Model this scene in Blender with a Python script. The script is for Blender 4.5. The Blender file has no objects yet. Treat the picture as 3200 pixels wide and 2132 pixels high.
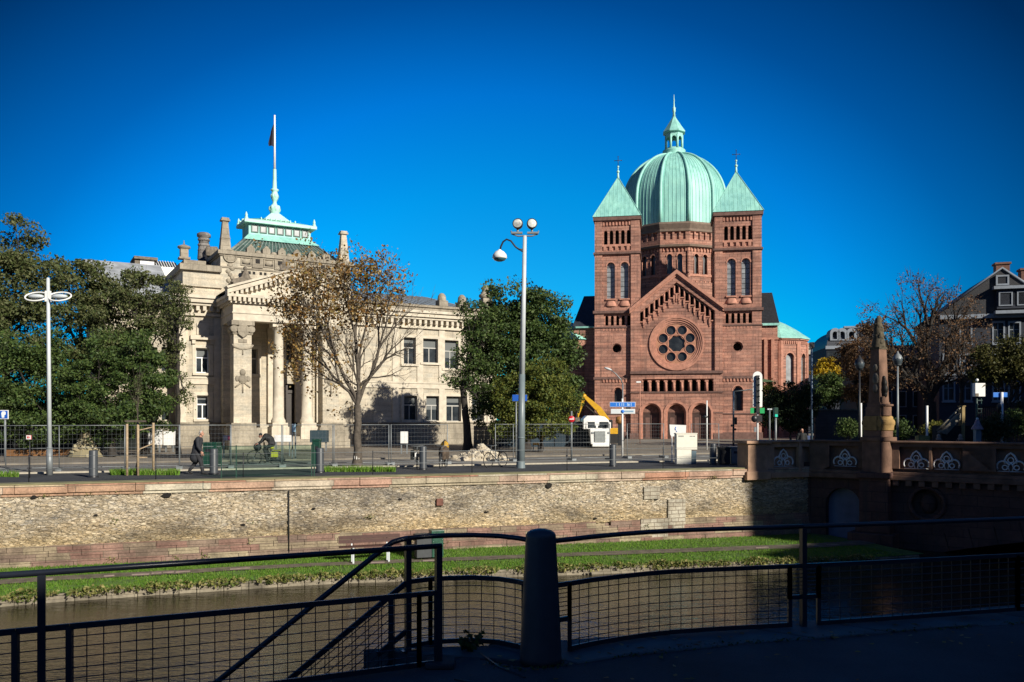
# Stone quay, courthouse and red sandstone church beside a canal on a clear autumn day.
import bpy, bmesh, math, random
import numpy as np
from math import sin, cos, tan, pi, radians, sqrt, atan2
from mathutils import Vector, Matrix, noise
from mathutils.geometry import tessellate_polygon

SC = bpy.context.scene
COL = SC.collection
FPX, HY, CH = 2667.0, 1310.0, 2.2        # focal length in photo pixels, horizon row, eye height
SUN_AZ, SUN_EL = radians(43), radians(26)
random.seed(7)

# ---------------------------------------------------------------- measuring
def W(x, y, D):
    "photo column and row at depth D -> metres"
    return Vector(((x-1600)/FPX*D, D, CH-(y-HY)/FPX*D))
def X_(x, D): return (x-1600)/FPX*D
def Z_(y, D): return CH-(y-HY)/FPX*D
def GD(y, z=0.0): return (CH-z)*FPX/(y-HY)          # depth of a ground row

class Frame:
    "a facade's own axes: s along it, d into the building, z up"
    def __init__(self, x, y, z, deg):
        t = radians(deg)
        self.o = Vector((x, y)); self.z0 = z; self.t = t
        self.a = Vector((cos(t), sin(t))); self.n = Vector((-sin(t), cos(t)))
    def hit(self, x, d=0.0):
        r = Vector(((x-1600)/FPX, 1.0))
        return (self.o.dot(self.n)+d)/r.dot(self.n)
    def s(self, x, d=0.0):
        k = self.hit(x, d); p = Vector(((x-1600)/FPX*k, k))
        return (p-self.o).dot(self.a)
    def z(self, x, y, d=0.0):
        return CH-(y-HY)/FPX*self.hit(x, d)-self.z0
    def loc(self): return (self.o.x, self.o.y, self.z0)

# ---------------------------------------------------------------- mesh building
class MB:
    def __init__(self):
        self.v = []; self.f = []; self.sm = []; self.M = None
    def add(self, vs, fs, smooth=False):
        b = len(self.v)
        if self.M is not None: vs = [self.M @ Vector(p) for p in vs]
        self.v += [tuple(p) for p in vs]
        self.f += [tuple(i+b for i in f) for f in fs]
        self.sm += [smooth]*len(fs)
        return self
    def box(self, x0, x1, y0, y1, z0, z1):
        vs = [(x0,y0,z0),(x1,y0,z0),(x1,y1,z0),(x0,y1,z0),(x0,y0,z1),(x1,y0,z1),(x1,y1,z1),(x0,y1,z1)]
        return self.add(vs, [(0,3,2,1),(4,5,6,7),(0,1,5,4),(1,2,6,5),(2,3,7,6),(3,0,4,7)])
    def cbox(self, c, sx, sy, sz):
        return self.box(c[0]-sx/2,c[0]+sx/2,c[1]-sy/2,c[1]+sy/2,c[2],c[2]+sz)
    def bar(self, p, q, w, h=None):
        "square bar between two points"
        h = h or w
        p, q = Vector(p), Vector(q); d = (q-p)
        if d.length < 1e-6: return self
        d.normalize()
        up = Vector((0,0,1)) if abs(d.z) < .99 else Vector((0,1,0))
        r = d.cross(up).normalized(); u = r.cross(d)
        vs = []
        for c in (p, q):
            for a, b in ((-1,-1),(1,-1),(1,1),(-1,1)):
                vs.append(c+r*(a*w/2)+u*(b*h/2))
        return self.add(vs, [(0,3,2,1),(4,5,6,7),(0,1,5,4),(1,2,6,5),(2,3,7,6),(3,0,4,7)])
    def tube(self, pts, rad, n=8, cap=True, smooth=True):
        pts = [Vector(p) for p in pts]; m = len(pts)
        if not hasattr(rad, '__len__'): rad = [rad]*m
        vs = []; prev = None
        for i, p in enumerate(pts):
            d = pts[min(i+1,m-1)]-pts[max(i-1,0)]
            if d.length < 1e-9: d = Vector((0,0,1))
            d.normalize()
            if prev is None:
                a = Vector((1,0,0)) if abs(d.x) < .9 else Vector((0,1,0))
                r = (a-d*a.dot(d)).normalized()
            else:
                r = prev-d*prev.dot(d)
                r = r.normalized() if r.length > 1e-6 else prev
            prev = r; u = d.cross(r)
            for k in range(n):
                t = 2*pi*k/n
                vs.append(p+(r*cos(t)+u*sin(t))*rad[i])
        fs = [(i*n+k, i*n+(k+1)%n, (i+1)*n+(k+1)%n, (i+1)*n+k) for i in range(m-1) for k in range(n)]
        self.add(vs, fs, smooth)
        if cap:
            self.add([vs[k] for k in range(n)], [tuple(range(n))[::-1]])
            self.add([vs[(m-1)*n+k] for k in range(n)], [tuple(range(n))])
        return self
    def lathe(self, prof, c=(0,0,0), n=24, smooth=True, a0=0.0, a1=2*pi, sx=1.0, sy=1.0):
        full = abs(a1-a0-2*pi) < 1e-6; k_ = n if full else n+1
        vs = []
        for r, z in prof:
            for k in range(k_):
                t = a0+(a1-a0)*k/n
                vs.append((c[0]+r*cos(t)*sx, c[1]+r*sin(t)*sy, c[2]+z))
        fs = []
        for i in range(len(prof)-1):
            for k in range(n):
                k2 = (k+1) % k_
                fs.append((i*k_+k, i*k_+k2, (i+1)*k_+k2, (i+1)*k_+k))
        self.add(vs, fs, smooth)
        return self
    def sphere(self, c, rx, ry=None, rz=None, n=12, m=8):
        ry = ry or rx; rz = rz or rx
        prof = [(max(sin(pi*i/m),1e-4), -cos(pi*i/m)) for i in range(m+1)]
        vs = []; 
        for r, z in prof:
            for k in range(n):
                t = 2*pi*k/n
                vs.append((c[0]+rx*r*cos(t), c[1]+ry*r*sin(t), c[2]+rz*z))
        fs = [(i*n+k, i*n+(k+1)%n, (i+1)*n+(k+1)%n, (i+1)*n+k) for i in range(m) for k in range(n)]
        return self.add(vs, fs, True)
    def poly(self, pts, y0, y1, holes=(), back=False, front=True):
        "outline in x,z with holes, from depth y0 (front) to y1"
        loops = [list(pts)]+[list(h) for h in holes]
        flat = [p for l in loops for p in l]
        if front or back:
            tri = tessellate_polygon([[Vector((p[0],p[1],0)) for p in l] for l in loops])
            if front: self.add([(p[0],y0,p[1]) for p in flat], [tuple(t) for t in tri])
            if back: self.add([(p[0],y1,p[1]) for p in flat], [tuple(t)[::-1] for t in tri])
        for l in loops:
            n = len(l)
            vs = [(p[0],y0,p[1]) for p in l]+[(p[0],y1,p[1]) for p in l]
            self.add(vs, [(i,(i+1)%n,n+(i+1)%n,n+i) for i in range(n)])
        return self
    def prismz(self, pts, z0, z1):
        "outline in x,y between two heights"
        n = len(pts)
        tri = tessellate_polygon([[Vector((p[0],p[1],0)) for p in pts]])
        self.add([(p[0],p[1],z1) for p in pts], [tuple(t) for t in tri])
        self.add([(p[0],p[1],z0) for p in pts], [tuple(t)[::-1] for t in tri])
        vs = [(p[0],p[1],z0) for p in pts]+[(p[0],p[1],z1) for p in pts]
        return self.add(vs, [(i,(i+1)%n,n+(i+1)%n,n+i) for i in range(n)])
    def build(self, name, mat=None, parent=None, recalc=True, bevel=0):
        me = bpy.data.meshes.new(name)
        me.from_pydata(self.v, [], self.f)
        me.polygons.foreach_set('use_smooth', self.sm)
        if recalc:
            bm = bmesh.new(); bm.from_mesh(me)
            bmesh.ops.remove_doubles(bm, verts=bm.verts, dist=1e-5)
            bmesh.ops.recalc_face_normals(bm, faces=bm.faces)
            bm.to_mesh(me); bm.free()
        me.update()
        o = bpy.data.objects.new(name, me); COL.objects.link(o)
        if mat: me.materials.append(mat)
        if parent: o.parent = parent
        if bevel:
            b = o.modifiers.new('edge', 'BEVEL'); b.width = bevel; b.segments = 2; b.limit_method = 'ANGLE'
        return o

def rect(x0, x1, z0, z1): return [(x0,z0),(x1,z0),(x1,z1),(x0,z1)]
def arch(xc, w, z0, z1, n=10, point=0.0):
    "opening with a round head; z1 is the crown"
    r = w/2; zs = z1-r
    return [(xc-r,z0),(xc+r,z0)]+[(xc+r*cos(pi*k/n), zs+(r+point*sin(pi*k/n))*sin(pi*k/n)) for k in range(n+1)]
def circ(xc, zc, r, n=20, ph=0.0): return [(xc+r*cos(2*pi*k/n+ph), zc+r*sin(2*pi*k/n+ph)) for k in range(n)]

def tag(o, label=None, cat=None, group=None, kind=None):
    if label: o['label'] = label
    if cat: o['category'] = cat
    if group: o['group'] = group
    if kind: o['kind'] = kind
    return o
def thing(name, label, cat, loc=(0,0,0), rz=0.0, group=None):
    o = bpy.data.objects.new(name, None); COL.objects.link(o)
    o.location = loc; o.rotation_euler = (0,0,rz); o.empty_display_size = .2
    return tag(o, label, cat, group)
def children(o): return [c for c in COL.objects if c.parent is o]
def dup(o, loc=None, rz=None, label=None, parent=None):
    kids = children(o)
    c = o.copy(); COL.objects.link(c)
    if parent: c.parent = parent
    if loc is not None: c.location = loc
    if rz is not None: c.rotation_euler = (0,0,rz)
    if label: c['label'] = label
    for k in kids: dup(k, parent=c)
    return c

# ---------------------------------------------------------------- materials
def N(t, kind, **kw):
    n = t.nodes.new(kind)
    for k, v in kw.items():
        if k in n.inputs: n.inputs[k].default_value = v
        else: setattr(n, k, v)
    return n
def newmat(name):
    m = bpy.data.materials.new(name); m.use_nodes = True
    t = m.node_tree; b = t.nodes['Principled BSDF']
    return m, t, b
def ramp(t, fac, stops):
    r = t.nodes.new('ShaderNodeValToRGB')
    el = r.color_ramp.elements
    while len(el) < len(stops): el.new(.5)
    for e, (p, c) in zip(el, stops):
        e.position = p; e.color = (*c[:3], 1) if hasattr(c, '__len__') else (c, c, c, 1)
    t.links.new(fac, r.inputs[0]); return r.outputs[0]
def mix(t, a, b, fac, mode='MIX'):
    m = t.nodes.new('ShaderNodeMix'); m.data_type = 'RGBA'; m.blend_type = mode
    for s, v in ((6, a), (7, b), (0, fac)):
        if hasattr(v, 'is_output') or isinstance(v, bpy.types.NodeSocket): t.links.new(v, m.inputs[s])
        elif hasattr(v, '__len__'): m.inputs[s].default_value = (*v[:3], 1)
        else: m.inputs[s].default_value = v
    return m.outputs[2]
def noise_tex(t, vec, scale, detail=5, rough=.55):
    n = N(t, 'ShaderNodeTexNoise', Scale=scale, Detail=detail, Roughness=rough)
    if vec is not None: t.links.new(vec, n.inputs['Vector'])
    return n
def objvec(t, scale=(1,1,1)):
    c = N(t, 'ShaderNodeTexCoord')
    m = N(t, 'ShaderNodeMapping'); m.inputs['Scale'].default_value = scale
    t.links.new(c.outputs['Object'], m.inputs[0]); return m.outputs[0]
def wallvec(t, scale=1.0):
    "x+y across, z up: courses run level round every face"
    c = N(t, 'ShaderNodeTexCoord'); s = N(t, 'ShaderNodeSeparateXYZ'); a = N(t, 'ShaderNodeMath', operation='ADD')
    t.links.new(c.outputs['Object'], s.inputs[0]); t.links.new(s.outputs[0], a.inputs[0]); t.links.new(s.outputs[1], a.inputs[1])
    k = N(t, 'ShaderNodeCombineXYZ'); t.links.new(a.outputs[0], k.inputs[0]); t.links.new(s.outputs[2], k.inputs[1])
    m = N(t, 'ShaderNodeMapping'); m.inputs['Scale'].default_value = (scale,)*3
    t.links.new(k.outputs[0], m.inputs[0]); return m.outputs[0], c.outputs['Object']
def bump(t, b, h, strength=.3, dist=.02):
    n = N(t, 'ShaderNodeBump', Strength=strength, Distance=dist)
    t.links.new(h, n.inputs['Height']); t.links.new(n.outputs[0], b.inputs['Normal'])

def plain(name, c, rough=.6, metal=0.0, var=.12, scale=6.0, bmp=.1, spec=.5):
    m, t, b = newmat(name)
    v = objvec(t); n = noise_tex(t, v, scale)
    lo = [x*(1-var) for x in c]; hi = [min(x*(1+var), 1) for x in c]
    t.links.new(ramp(t, n.outputs[0], [(.3, lo), (.7, hi)]), b.inputs['Base Color'])
    b.inputs['Roughness'].default_value = rough; b.inputs['Metallic'].default_value = metal
    b.inputs['Specular IOR Level'].default_value = spec
    if bmp: bump(t, b, noise_tex(t, v, scale*6).outputs[0], bmp, .01)
    return m
def ashlar(name, c1, c2, mortar, bw, bh, stain=.35, stain_scale=.35, mort=.012, rough=.85, bmp=.5, dirt=None, bands=0.0):
    m, t, b = newmat(name)
    v, ov = wallvec(t)
    br = N(t, 'ShaderNodeTexBrick', **{'Scale':1.0, 'Mortar Size':mort, 'Mortar Smooth':.3, 'Bias':0.0, 'Brick Width':bw, 'Row Height':bh})
    br.inputs['Color1'].default_value = (*c1,1); br.inputs['Color2'].default_value = (*c2,1); br.inputs['Mortar'].default_value = (*mortar,1)
    t.links.new(v, br.inputs['Vector'])
    n1 = noise_tex(t, ov, stain_scale, 7, .65); n2 = noise_tex(t, ov, 9.0, 4)
    st = ramp(t, n1.outputs[0], [(.34, 1-stain), (.56, 1.0)])
    col = mix(t, br.outputs[0], st, 1.0, 'MULTIPLY')
    col = mix(t, col, ramp(t, n2.outputs[0], [(.3, .82), (.7, 1.12)]), 1.0, 'MULTIPLY')
    if dirt:
        vs = objvec(t, (2.2, 2.2, .16)); n3 = noise_tex(t, vs, 1.0, 5)
        col = mix(t, col, dirt, ramp(t, n3.outputs[0], [(.53, 0.0), (.70, .65)]))
    if bands:                                            # beds of slightly different stone
        nb = noise_tex(t, objvec(t, (.12,.12,2.6)), 1.0, 4, .6); nc = noise_tex(t, objvec(t, (.9,.9,3.0)), 1.0, 3, .6)
        col = mix(t, col, ramp(t, nb.outputs[0], [(.36,(1-bands,)*3),(.5,(1,1,1)),(.64,(1+bands*.7,1+bands*.6,1+bands*.5))]), 1.0, 'MULTIPLY')
        col = mix(t, col, ramp(t, nc.outputs[0], [(.35,(.84,.86,.88)),(.6,(1.08,1.04,1.0))]), 1.0, 'MULTIPLY')
    t.links.new(col, b.inputs['Base Color']); b.inputs['Roughness'].default_value = rough
    h = mix(t, br.outputs['Fac'], n2.outputs[0], .35)
    inv = N(t, 'ShaderNodeMath', operation='SUBTRACT'); inv.inputs[0].default_value = 1.0; t.links.new(h, inv.inputs[1])
    bump(t, b, inv.outputs[0], bmp, .02)
    return m
def leafmat(name, cols, rough=.6, trans=.25):
    "every leaf its own tint"
    m, t, b = newmat(name)
    g = N(t, 'ShaderNodeNewGeometry')
    k = len(cols)
    c = ramp(t, g.outputs['Random Per Island'], [((i+.0)/max(k-1,1), cl) for i, cl in enumerate(cols)])
    t.links.new(c, b.inputs['Base Color']); b.inputs['Roughness'].default_value = rough
    b.inputs['Specular IOR Level'].default_value = .25
    if trans:
        tr = N(t, 'ShaderNodeBsdfTranslucent'); t.links.new(c, tr.inputs[0])
        mx = N(t, 'ShaderNodeMixShader'); mx.inputs[0].default_value = trans
        t.links.new(b.outputs[0], mx.inputs[1]); t.links.new(tr.outputs[0], mx.inputs[2])
        t.links.new(mx.outputs[0], t.nodes['Material Output'].inputs[0])
    return m
def glassmat(name, c=(.02,.025,.03), rough=.06):
    m, t, b = newmat(name)
    v = objvec(t); n = noise_tex(t, v, 1.3, 2)
    t.links.new(ramp(t, n.outputs[0], [(.35, c), (.7, [x*1.9+.01 for x in c])]), b.inputs['Base Color'])
    b.inputs['Roughness'].default_value = rough; b.inputs['Specular IOR Level'].default_value = .8
    bump(t, b, noise_tex(t, v, .9, 1).outputs[0], .08, .05)
    return m

M = {}
M['red'] = ashlar('red_sandstone', (.50,.262,.192), (.375,.185,.138), (.17,.07,.05), .85, .33, .28, .3, .02, bmp=.7, dirt=(.14,.08,.065), bands=.3)
M['red_trim'] = plain('red_sandstone_trim', (.45,.215,.15), .85, var=.25, scale=3)
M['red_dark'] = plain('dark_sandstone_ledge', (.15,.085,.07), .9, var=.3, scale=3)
M['lime'] = ashlar('pale_limestone', (.57,.515,.41), (.50,.45,.355), (.33,.29,.225), 1.15, .48, .26, .5, .008, bmp=.25, dirt=(.30,.265,.205), bands=.12)
M['lime_trim'] = plain('pale_limestone_trim', (.55,.49,.39), .85, var=.16, scale=2.5)
M['lime_old'] = ashlar('weathered_limestone', (.37,.325,.25), (.30,.26,.20), (.2,.17,.12), 1.0, .45, .4, .7, .012, bmp=.5, dirt=(.16,.14,.11))
M['lime_dark'] = plain('sooty_limestone', (.16,.135,.105), .9, var=.5, scale=4, bmp=.4)
def copper(name, c, dark):
    m, t, b = newmat(name); v = objvec(t)
    s = noise_tex(t, objvec(t, (2.4,2.4,.12)), 1.0, 5, .6); n = noise_tex(t, v, .55, 5, .6); f = noise_tex(t, v, 7, 3)
    col = ramp(t, s.outputs[0], [(.32,dark),(.48,c),(.68,[min(1,x*1.18) for x in c])])
    col = mix(t, col, ramp(t, n.outputs[0], [(.35,(.82,.86,.88)),(.62,(1.06,1.04,1.0))]), 1.0, 'MULTIPLY')
    col = mix(t, col, ramp(t, f.outputs[0], [(.3,.93),(.7,1.05)]), 1.0, 'MULTIPLY')
    t.links.new(col, b.inputs['Base Color']); b.inputs['Roughness'].default_value = .5; bump(t, b, n.outputs[0], .15, .05); return m
M['copper'] = copper('green_copper', (.285,.59,.525), (.205,.48,.43))
M['copper_plain'] = plain('even_green_copper', (.265,.575,.475), .55, var=.13, scale=1.2, bmp=.08)
M['copper_seam'] = plain('green_copper_seam', (.22,.48,.42), .55, var=.15, scale=2)
M['copper_pale'] = plain('pale_green_copper', (.42,.72,.60), .6, var=.1, scale=2)
M['copper_dark'] = plain('dark_green_sheet', (.055,.10,.085), .5, var=.5, scale=1.6)
M['slate'] = ashlar('blue_slate', (.035,.043,.06), (.025,.03,.042), (.012,.014,.018), .35, .22, .2, .5, .01, .55, .4)
M['slate_dark'] = ashlar('dark_slate', (.024,.024,.028), (.017,.017,.02), (.008,.008,.009), .35, .22, .2, .5, .01, .6, .4)
M['glass'] = glassmat('window_glass')
M['glass_grey'] = glassmat('leaded_grey_glass', (.17,.185,.195), .35)
M['glass_dark'] = glassmat('dark_leaded_glass', (.012,.014,.016), .3)
M['white'] = plain('white_paint', (.78,.78,.76), .45, var=.04, bmp=.03)
M['cream'] = plain('cream_enamel', (.82,.79,.68), .4, var=.05, bmp=.03)
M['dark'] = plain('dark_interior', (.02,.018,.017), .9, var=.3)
M['black_metal'] = plain('black_iron', (.018,.019,.022), .42, var=.2, bmp=.05)
M['grey_metal'] = plain('grey_painted_steel', (.13,.15,.155), .45, var=.1, bmp=.05)
M['pale_metal'] = plain('pale_blue_grey_paint', (.52,.56,.58), .4, var=.06, bmp=.03)
M['zinc'] = plain('galvanised_steel', (.22,.24,.25), .5, .3, var=.15)
M['wood'] = plain('raw_wood_stake', (.36,.27,.17), .8, var=.25, scale=12)
M['blue'] = plain('blue_sign_face', (.012,.09,.44), .4, var=.03, bmp=0)
M['blue_pale'] = plain('faded_blue_sign_face', (.02,.17,.62), .4, var=.05, bmp=0)
M['red_paint'] = plain('red_sign_face', (.52,.02,.03), .4, var=.05, bmp=0)
M['yellow'] = plain('yellow_machine_paint', (.60,.33,.012), .45, var=.12, bmp=.03)
M['green_paint'] = plain('green_enamel', (.008,.045,.03), .4, var=.15, bmp=.03)
M['green_sign'] = plain('bright_green_plate', (.005,.33,.09), .45, var=.05, bmp=0)
M['rubber'] = plain('rubber', (.012,.012,.013), .75, var=.2)
M['bark'] = plain('grey_bark', (.085,.07,.055), .9, var=.45, scale=7, bmp=.6)
M['bark_pale'] = plain('green_grey_bark', (.23,.22,.17), .9, var=.3, scale=5, bmp=.5)
M['bark_dark'] = plain('dark_bark', (.030,.025,.021), .9, var=.4, scale=7, bmp=.6)
M['skin'] = plain('skin', (.42,.22,.15), .5, var=.05, bmp=0)
M['hair'] = plain('grey_hair', (.38,.35,.31), .7, var=.2, scale=30)
M['coat'] = plain('charcoal_wool', (.022,.024,.03), .85, var=.25, scale=14)
M['cloth_dark'] = plain('dark_trousers', (.02,.02,.024), .85, var=.25, scale=14)
M['cloth_black'] = plain('black_jacket', (.010,.012,.013), .8, var=.25, scale=14)
SUN_POWER, EXPOSURE, SKY_STRENGTH = 5.0, .35, .10
SKY_STOPS = [(.0,(.27,.33,.46)),(.35,(.15,.22,.36)),(.70,(.0,.085,.15)),(.785,(.0,.135,.26)),(.872,(.0,.37,.69)),(.929,(.001,.685,1.18)),(.973,(.005,.83,1.157)),(1.0,(.035,.77,1.08))]
# ================================================================ sky, sun, camera
w = bpy.data.worlds.new("World"); SC.world = w; w.use_nodes = True
t = w.node_tree; bg = t.nodes['Background']
sky = N(t, 'ShaderNodeTexSky', sky_type='NISHITA', sun_disc=False)
sky.sun_elevation = SUN_EL; sky.sun_rotation = pi-SUN_AZ
sky.air_density = 1.0; sky.dust_density = .3; sky.ozone_density = 3.0
hs = N(t, 'ShaderNodeHueSaturation', Saturation=1.25)
t.links.new(sky.outputs[0], hs.inputs['Color'])
# the deep polarised blue of the day: paler low over the town, darker high up and away to the sides
tc = N(t, 'ShaderNodeTexCoord')
mp = N(t, 'ShaderNodeMapping'); mp.inputs['Location'].default_value = (.012, 0, -.146); mp.inputs['Scale'].default_value = (1, 1, 1.46)
t.links.new(tc.outputs['Generated'], mp.inputs[0])
nv_ = N(t, 'ShaderNodeVectorMath', operation='NORMALIZE'); t.links.new(mp.outputs[0], nv_.inputs[0])
dp = N(t, 'ShaderNodeVectorMath', operation='DOT_PRODUCT'); dp.inputs[1].default_value = (0, 1, 0)
t.links.new(nv_.outputs[0], dp.inputs[0])
tint = ramp(t, dp.outputs['Value'], SKY_STOPS)
col = mix(t, hs.outputs[0], tint, 1.0, 'MULTIPLY')
t.links.new(col, bg.inputs[0]); bg.inputs[1].default_value = SKY_STRENGTH

sd = bpy.data.lights.new('sun', 'SUN'); sd.energy = SUN_POWER; sd.angle = radians(.5); sd.color = (1, .93, .80)
so = bpy.data.objects.new('sun', sd); COL.objects.link(so); so.location = (60, -60, 60)
S = Vector((sin(SUN_AZ)*cos(SUN_EL), -cos(SUN_AZ)*cos(SUN_EL), sin(SUN_EL)))
so.rotation_euler = S.to_track_quat('Z', 'Y').to_euler()

cd = bpy.data.cameras.new('camera'); cam = bpy.data.objects.new('camera', cd); COL.objects.link(cam)
cam.location = (0, 0, CH); cam.rotation_euler = (pi/2, 0, 0)
cd.sensor_width = 36; cd.lens = FPX/3200*36; cd.shift_y = (HY-1066)/3200; cd.clip_end = 4000; cd.clip_start = .05
SC.camera = cam
SC.view_settings.view_transform = 'Standard'; SC.view_settings.look = 'None'
SC.view_settings.exposure = EXPOSURE; SC.view_settings.gamma = 1

# ================================================================ quay geometry shared by everything
QO = Vector((-16.5, 27.45)); QT = radians(19.4)
QA = Vector((cos(QT), sin(QT))); QN = Vector((-sin(QT), cos(QT)))
def Q(s, d): p = QO+QA*s+QN*d; return (p.x, p.y)
Q_END = 31.5       # the wall meets the bridge abutment here

# ground sheet to the horizon, split along the quay edge
g = MB()
bq = Q(Q_END, .3); bdir = (cos(radians(-38)), sin(radians(-38))); bn_ = (-bdir[1], bdir[0])
g.add([(*Q(-400,.3),-.02),(bq[0]+.3*bn_[0],bq[1]+.3*bn_[1],-.02),(bq[0]+34*bdir[0]+.5*bn_[0],bq[1]+34*bdir[1]+.5*bn_[1],-.02),(600,18,-.02),(900,1800,-.02),(-900,1800,-.02)], [(0,1,2,3,4,5)])
m, t, b = newmat('packed_earth')
v = objvec(t); n = noise_tex(t, v, .35, 8, .7); n2 = noise_tex(t, v, 7, 4)
c = ramp(t, n.outputs[0], [(.3,(.15,.125,.095)),(.5,(.22,.19,.15)),(.7,(.12,.10,.075))])
t.links.new(mix(t, c, ramp(t, n2.outputs[0], [(.3,.7),(.7,1.15)]), 1.0, 'MULTIPLY'), b.inputs['Base Color'])
b.inputs['Roughness'].default_value = .95; bump(t, b, n2.outputs[0], .6, .05); M['earth'] = m
tag(g.build('ground', m), kind='structure')

def asphalt(name, c, patch=.25):
    m, t, b = newmat(name)
    v = objvec(t); n = noise_tex(t, v, .5, 6, .65); n2 = noise_tex(t, v, 45, 3)
    cc = ramp(t, n.outputs[0], [(.35, [x*(1-patch) for x in c]), (.65, [x*(1+patch) for x in c])])
    t.links.new(mix(t, cc, ramp(t, n2.outputs[0], [(.3,.75),(.7,1.2)]), 1.0, 'MULTIPLY'), b.inputs['Base Color'])
    b.inputs['Roughness'].default_value = .85; bump(t, b, n2.outputs[0], .35, .008); return m
M['asphalt'] = asphalt('dark_asphalt', (.040,.043,.048))
M['asphalt_pale'] = asphalt('worn_pale_asphalt', (.17,.16,.145), .3)
M['asphalt_near'] = asphalt('shaded_asphalt', (.050,.054,.060), .4)  # own tone of the near pavement
def strip(name, d0, d1, z, mat, s0=-60, s1=46, th=None):
    r = MB(); ns = 60
    up = []; 
    for i in range(ns+1):
        s = s0+(s1-s0)*i/ns
        wv = .12*noise.noise((s*.35, d0, 0))
        up += [(*Q(s,d0+wv),z),(*Q(s,d1+wv*.6),z)]
    r.add(up, [(2*i,2*i+2,2*i+3,2*i+1) for i in range(ns)])
    if th: r.add([(p[0],p[1],z) for p in up[::2]]+[(p[0],p[1],z-th) for p in up[::2]], [(i,i+1,ns+2+i,ns+1+i) for i in range(ns)])
    return tag(r.build(name, mat, recalc=False), kind='structure')
strip('promenade', .7, 7.4, .0, M['asphalt'], s1=Q_END)
strip('kerb', 7.4, 7.75, .06, plain('pale_kerb_stone', (.42,.38,.30), .9, var=.2), s1=38, th=.1)
strip('road', 7.75, 14.5, .012, M['asphalt_pale'], s1=70)
strip('pavement', 14.7, 18.2, .10, plain('worn_paving', (.20,.175,.14), .9, var=.3, scale=1.2), s1=70, th=.14)
strip('gutter', 14.5, 14.7, .016, plain('gutter_stone', (.10,.09,.08), .9, var=.3), s1=70)
# lawn patches of the promenade and by the courthouse
M['turf'] = plain('turf', (.07,.13,.02), .95, var=.4, scale=5, bmp=.5)

# ---------------------------------------------------------------- quay wall: rubble face, ashlar foot, coping
ZT, ZB = -.30, -1.98        # rubble between these heights
def wall_mat():
    m, t, b = newmat('ochre_rubble_masonry')
    v = objvec(t, (.85,.85,2.5))
    wob = noise_tex(t, v, 1.6, 3); wv = N(t, 'ShaderNodeMix', data_type='VECTOR'); wv.inputs[0].default_value = .22
    t.links.new(v, wv.inputs[4]); t.links.new(wob.outputs['Color'], wv.inputs[5]); v2 = wv.outputs[1]
    vo = N(t, 'ShaderNodeTexVoronoi', Scale=10); vo.inputs['Randomness'].default_value = .9; t.links.new(v2, vo.inputs['Vector'])
    ve = N(t, 'ShaderNodeTexVoronoi', feature='DISTANCE_TO_EDGE', Scale=10); ve.inputs['Randomness'].default_value = .9; t.links.new(v2, ve.inputs['Vector'])
    sx = N(t, 'ShaderNodeSeparateColor'); t.links.new(vo.outputs['Color'], sx.inputs[0])
    c = ramp(t, sx.outputs[0], [(0,(.34,.28,.19)),(.3,(.56,.47,.335)),(.55,(.68,.605,.47)),(.8,(.51,.415,.275)),(1,(.45,.41,.345))])
    big = noise_tex(t, objvec(t, (.16,.16,.5)), 1.5, 6, .6)
    c = mix(t, c, ramp(t, big.outputs[0], [(.38,(.50,.49,.49)),(.47,(.88,.86,.83)),(.6,(1.12,1.07,1.0))]), 1.0, 'MULTIPLY')
    pat = noise_tex(t, objvec(t, (.35,.35,.7)), 1.3, 5, .7)
    c = mix(t, c, (.15,.135,.12), ramp(t, pat.outputs[0], [(.54,0),(.64,.62)]))
    fine = noise_tex(t, v, 13, 8, .78)
    c = mix(t, c, ramp(t, fine.outputs[0], [(.32,.28),(.46,.9),(.7,1.25)]), 1.0, 'MULTIPLY')
    gap = ramp(t, ve.outputs[0], [(.0,.0),(.035,.75),(.09,1.0)])
    miss = ramp(t, noise_tex(t, v, 2.3, 4).outputs[0], [(.42,.0),(.56,1.0)])
    c = mix(t, c, (.055,.045,.035), mix(t, (0,0,0), mix(t, (1,1,1), gap, 1.0, 'SUBTRACT'), miss))
    dash = noise_tex(t, objvec(t, (2.6,2.6,10.0)), 1.6, 7, .72)
    c = mix(t, c, (.07,.058,.045), ramp(t, dash.outputs[0], [(.37,.92),(.455,.0)]))
    oz = N(t, 'ShaderNodeSeparateXYZ'); t.links.new(objvec(t), oz.inputs[0])
    zr = N(t, 'ShaderNodeMapRange'); zr.inputs[1].default_value = -2.0; zr.inputs[2].default_value = -.4; t.links.new(oz.outputs[2], zr.inputs[0])
    wob2 = N(t, 'ShaderNodeMath', operation='ADD'); t.links.new(zr.outputs[0], wob2.inputs[0]); wn = noise_tex(t, objvec(t, (.5,.5,1)), 1.0, 4); t.links.new(wn.outputs[0], wob2.inputs[1])
    c = mix(t, c, ramp(t, wob2.outputs[0], [(.55,(.93,.86,.71)),(.85,(.88,.86,.84)),(1.2,(.92,.94,.99))]), 1.0, 'MULTIPLY')
    t.links.new(c, b.inputs['Base Color']); b.inputs['Roughness'].default_value = .95
    h = mix(t, gap, fine.outputs[0], .45); bump(t, b, h, .9, .05)
    return m
M['rubble'] = wall_mat()
M['foot'] = None
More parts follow.
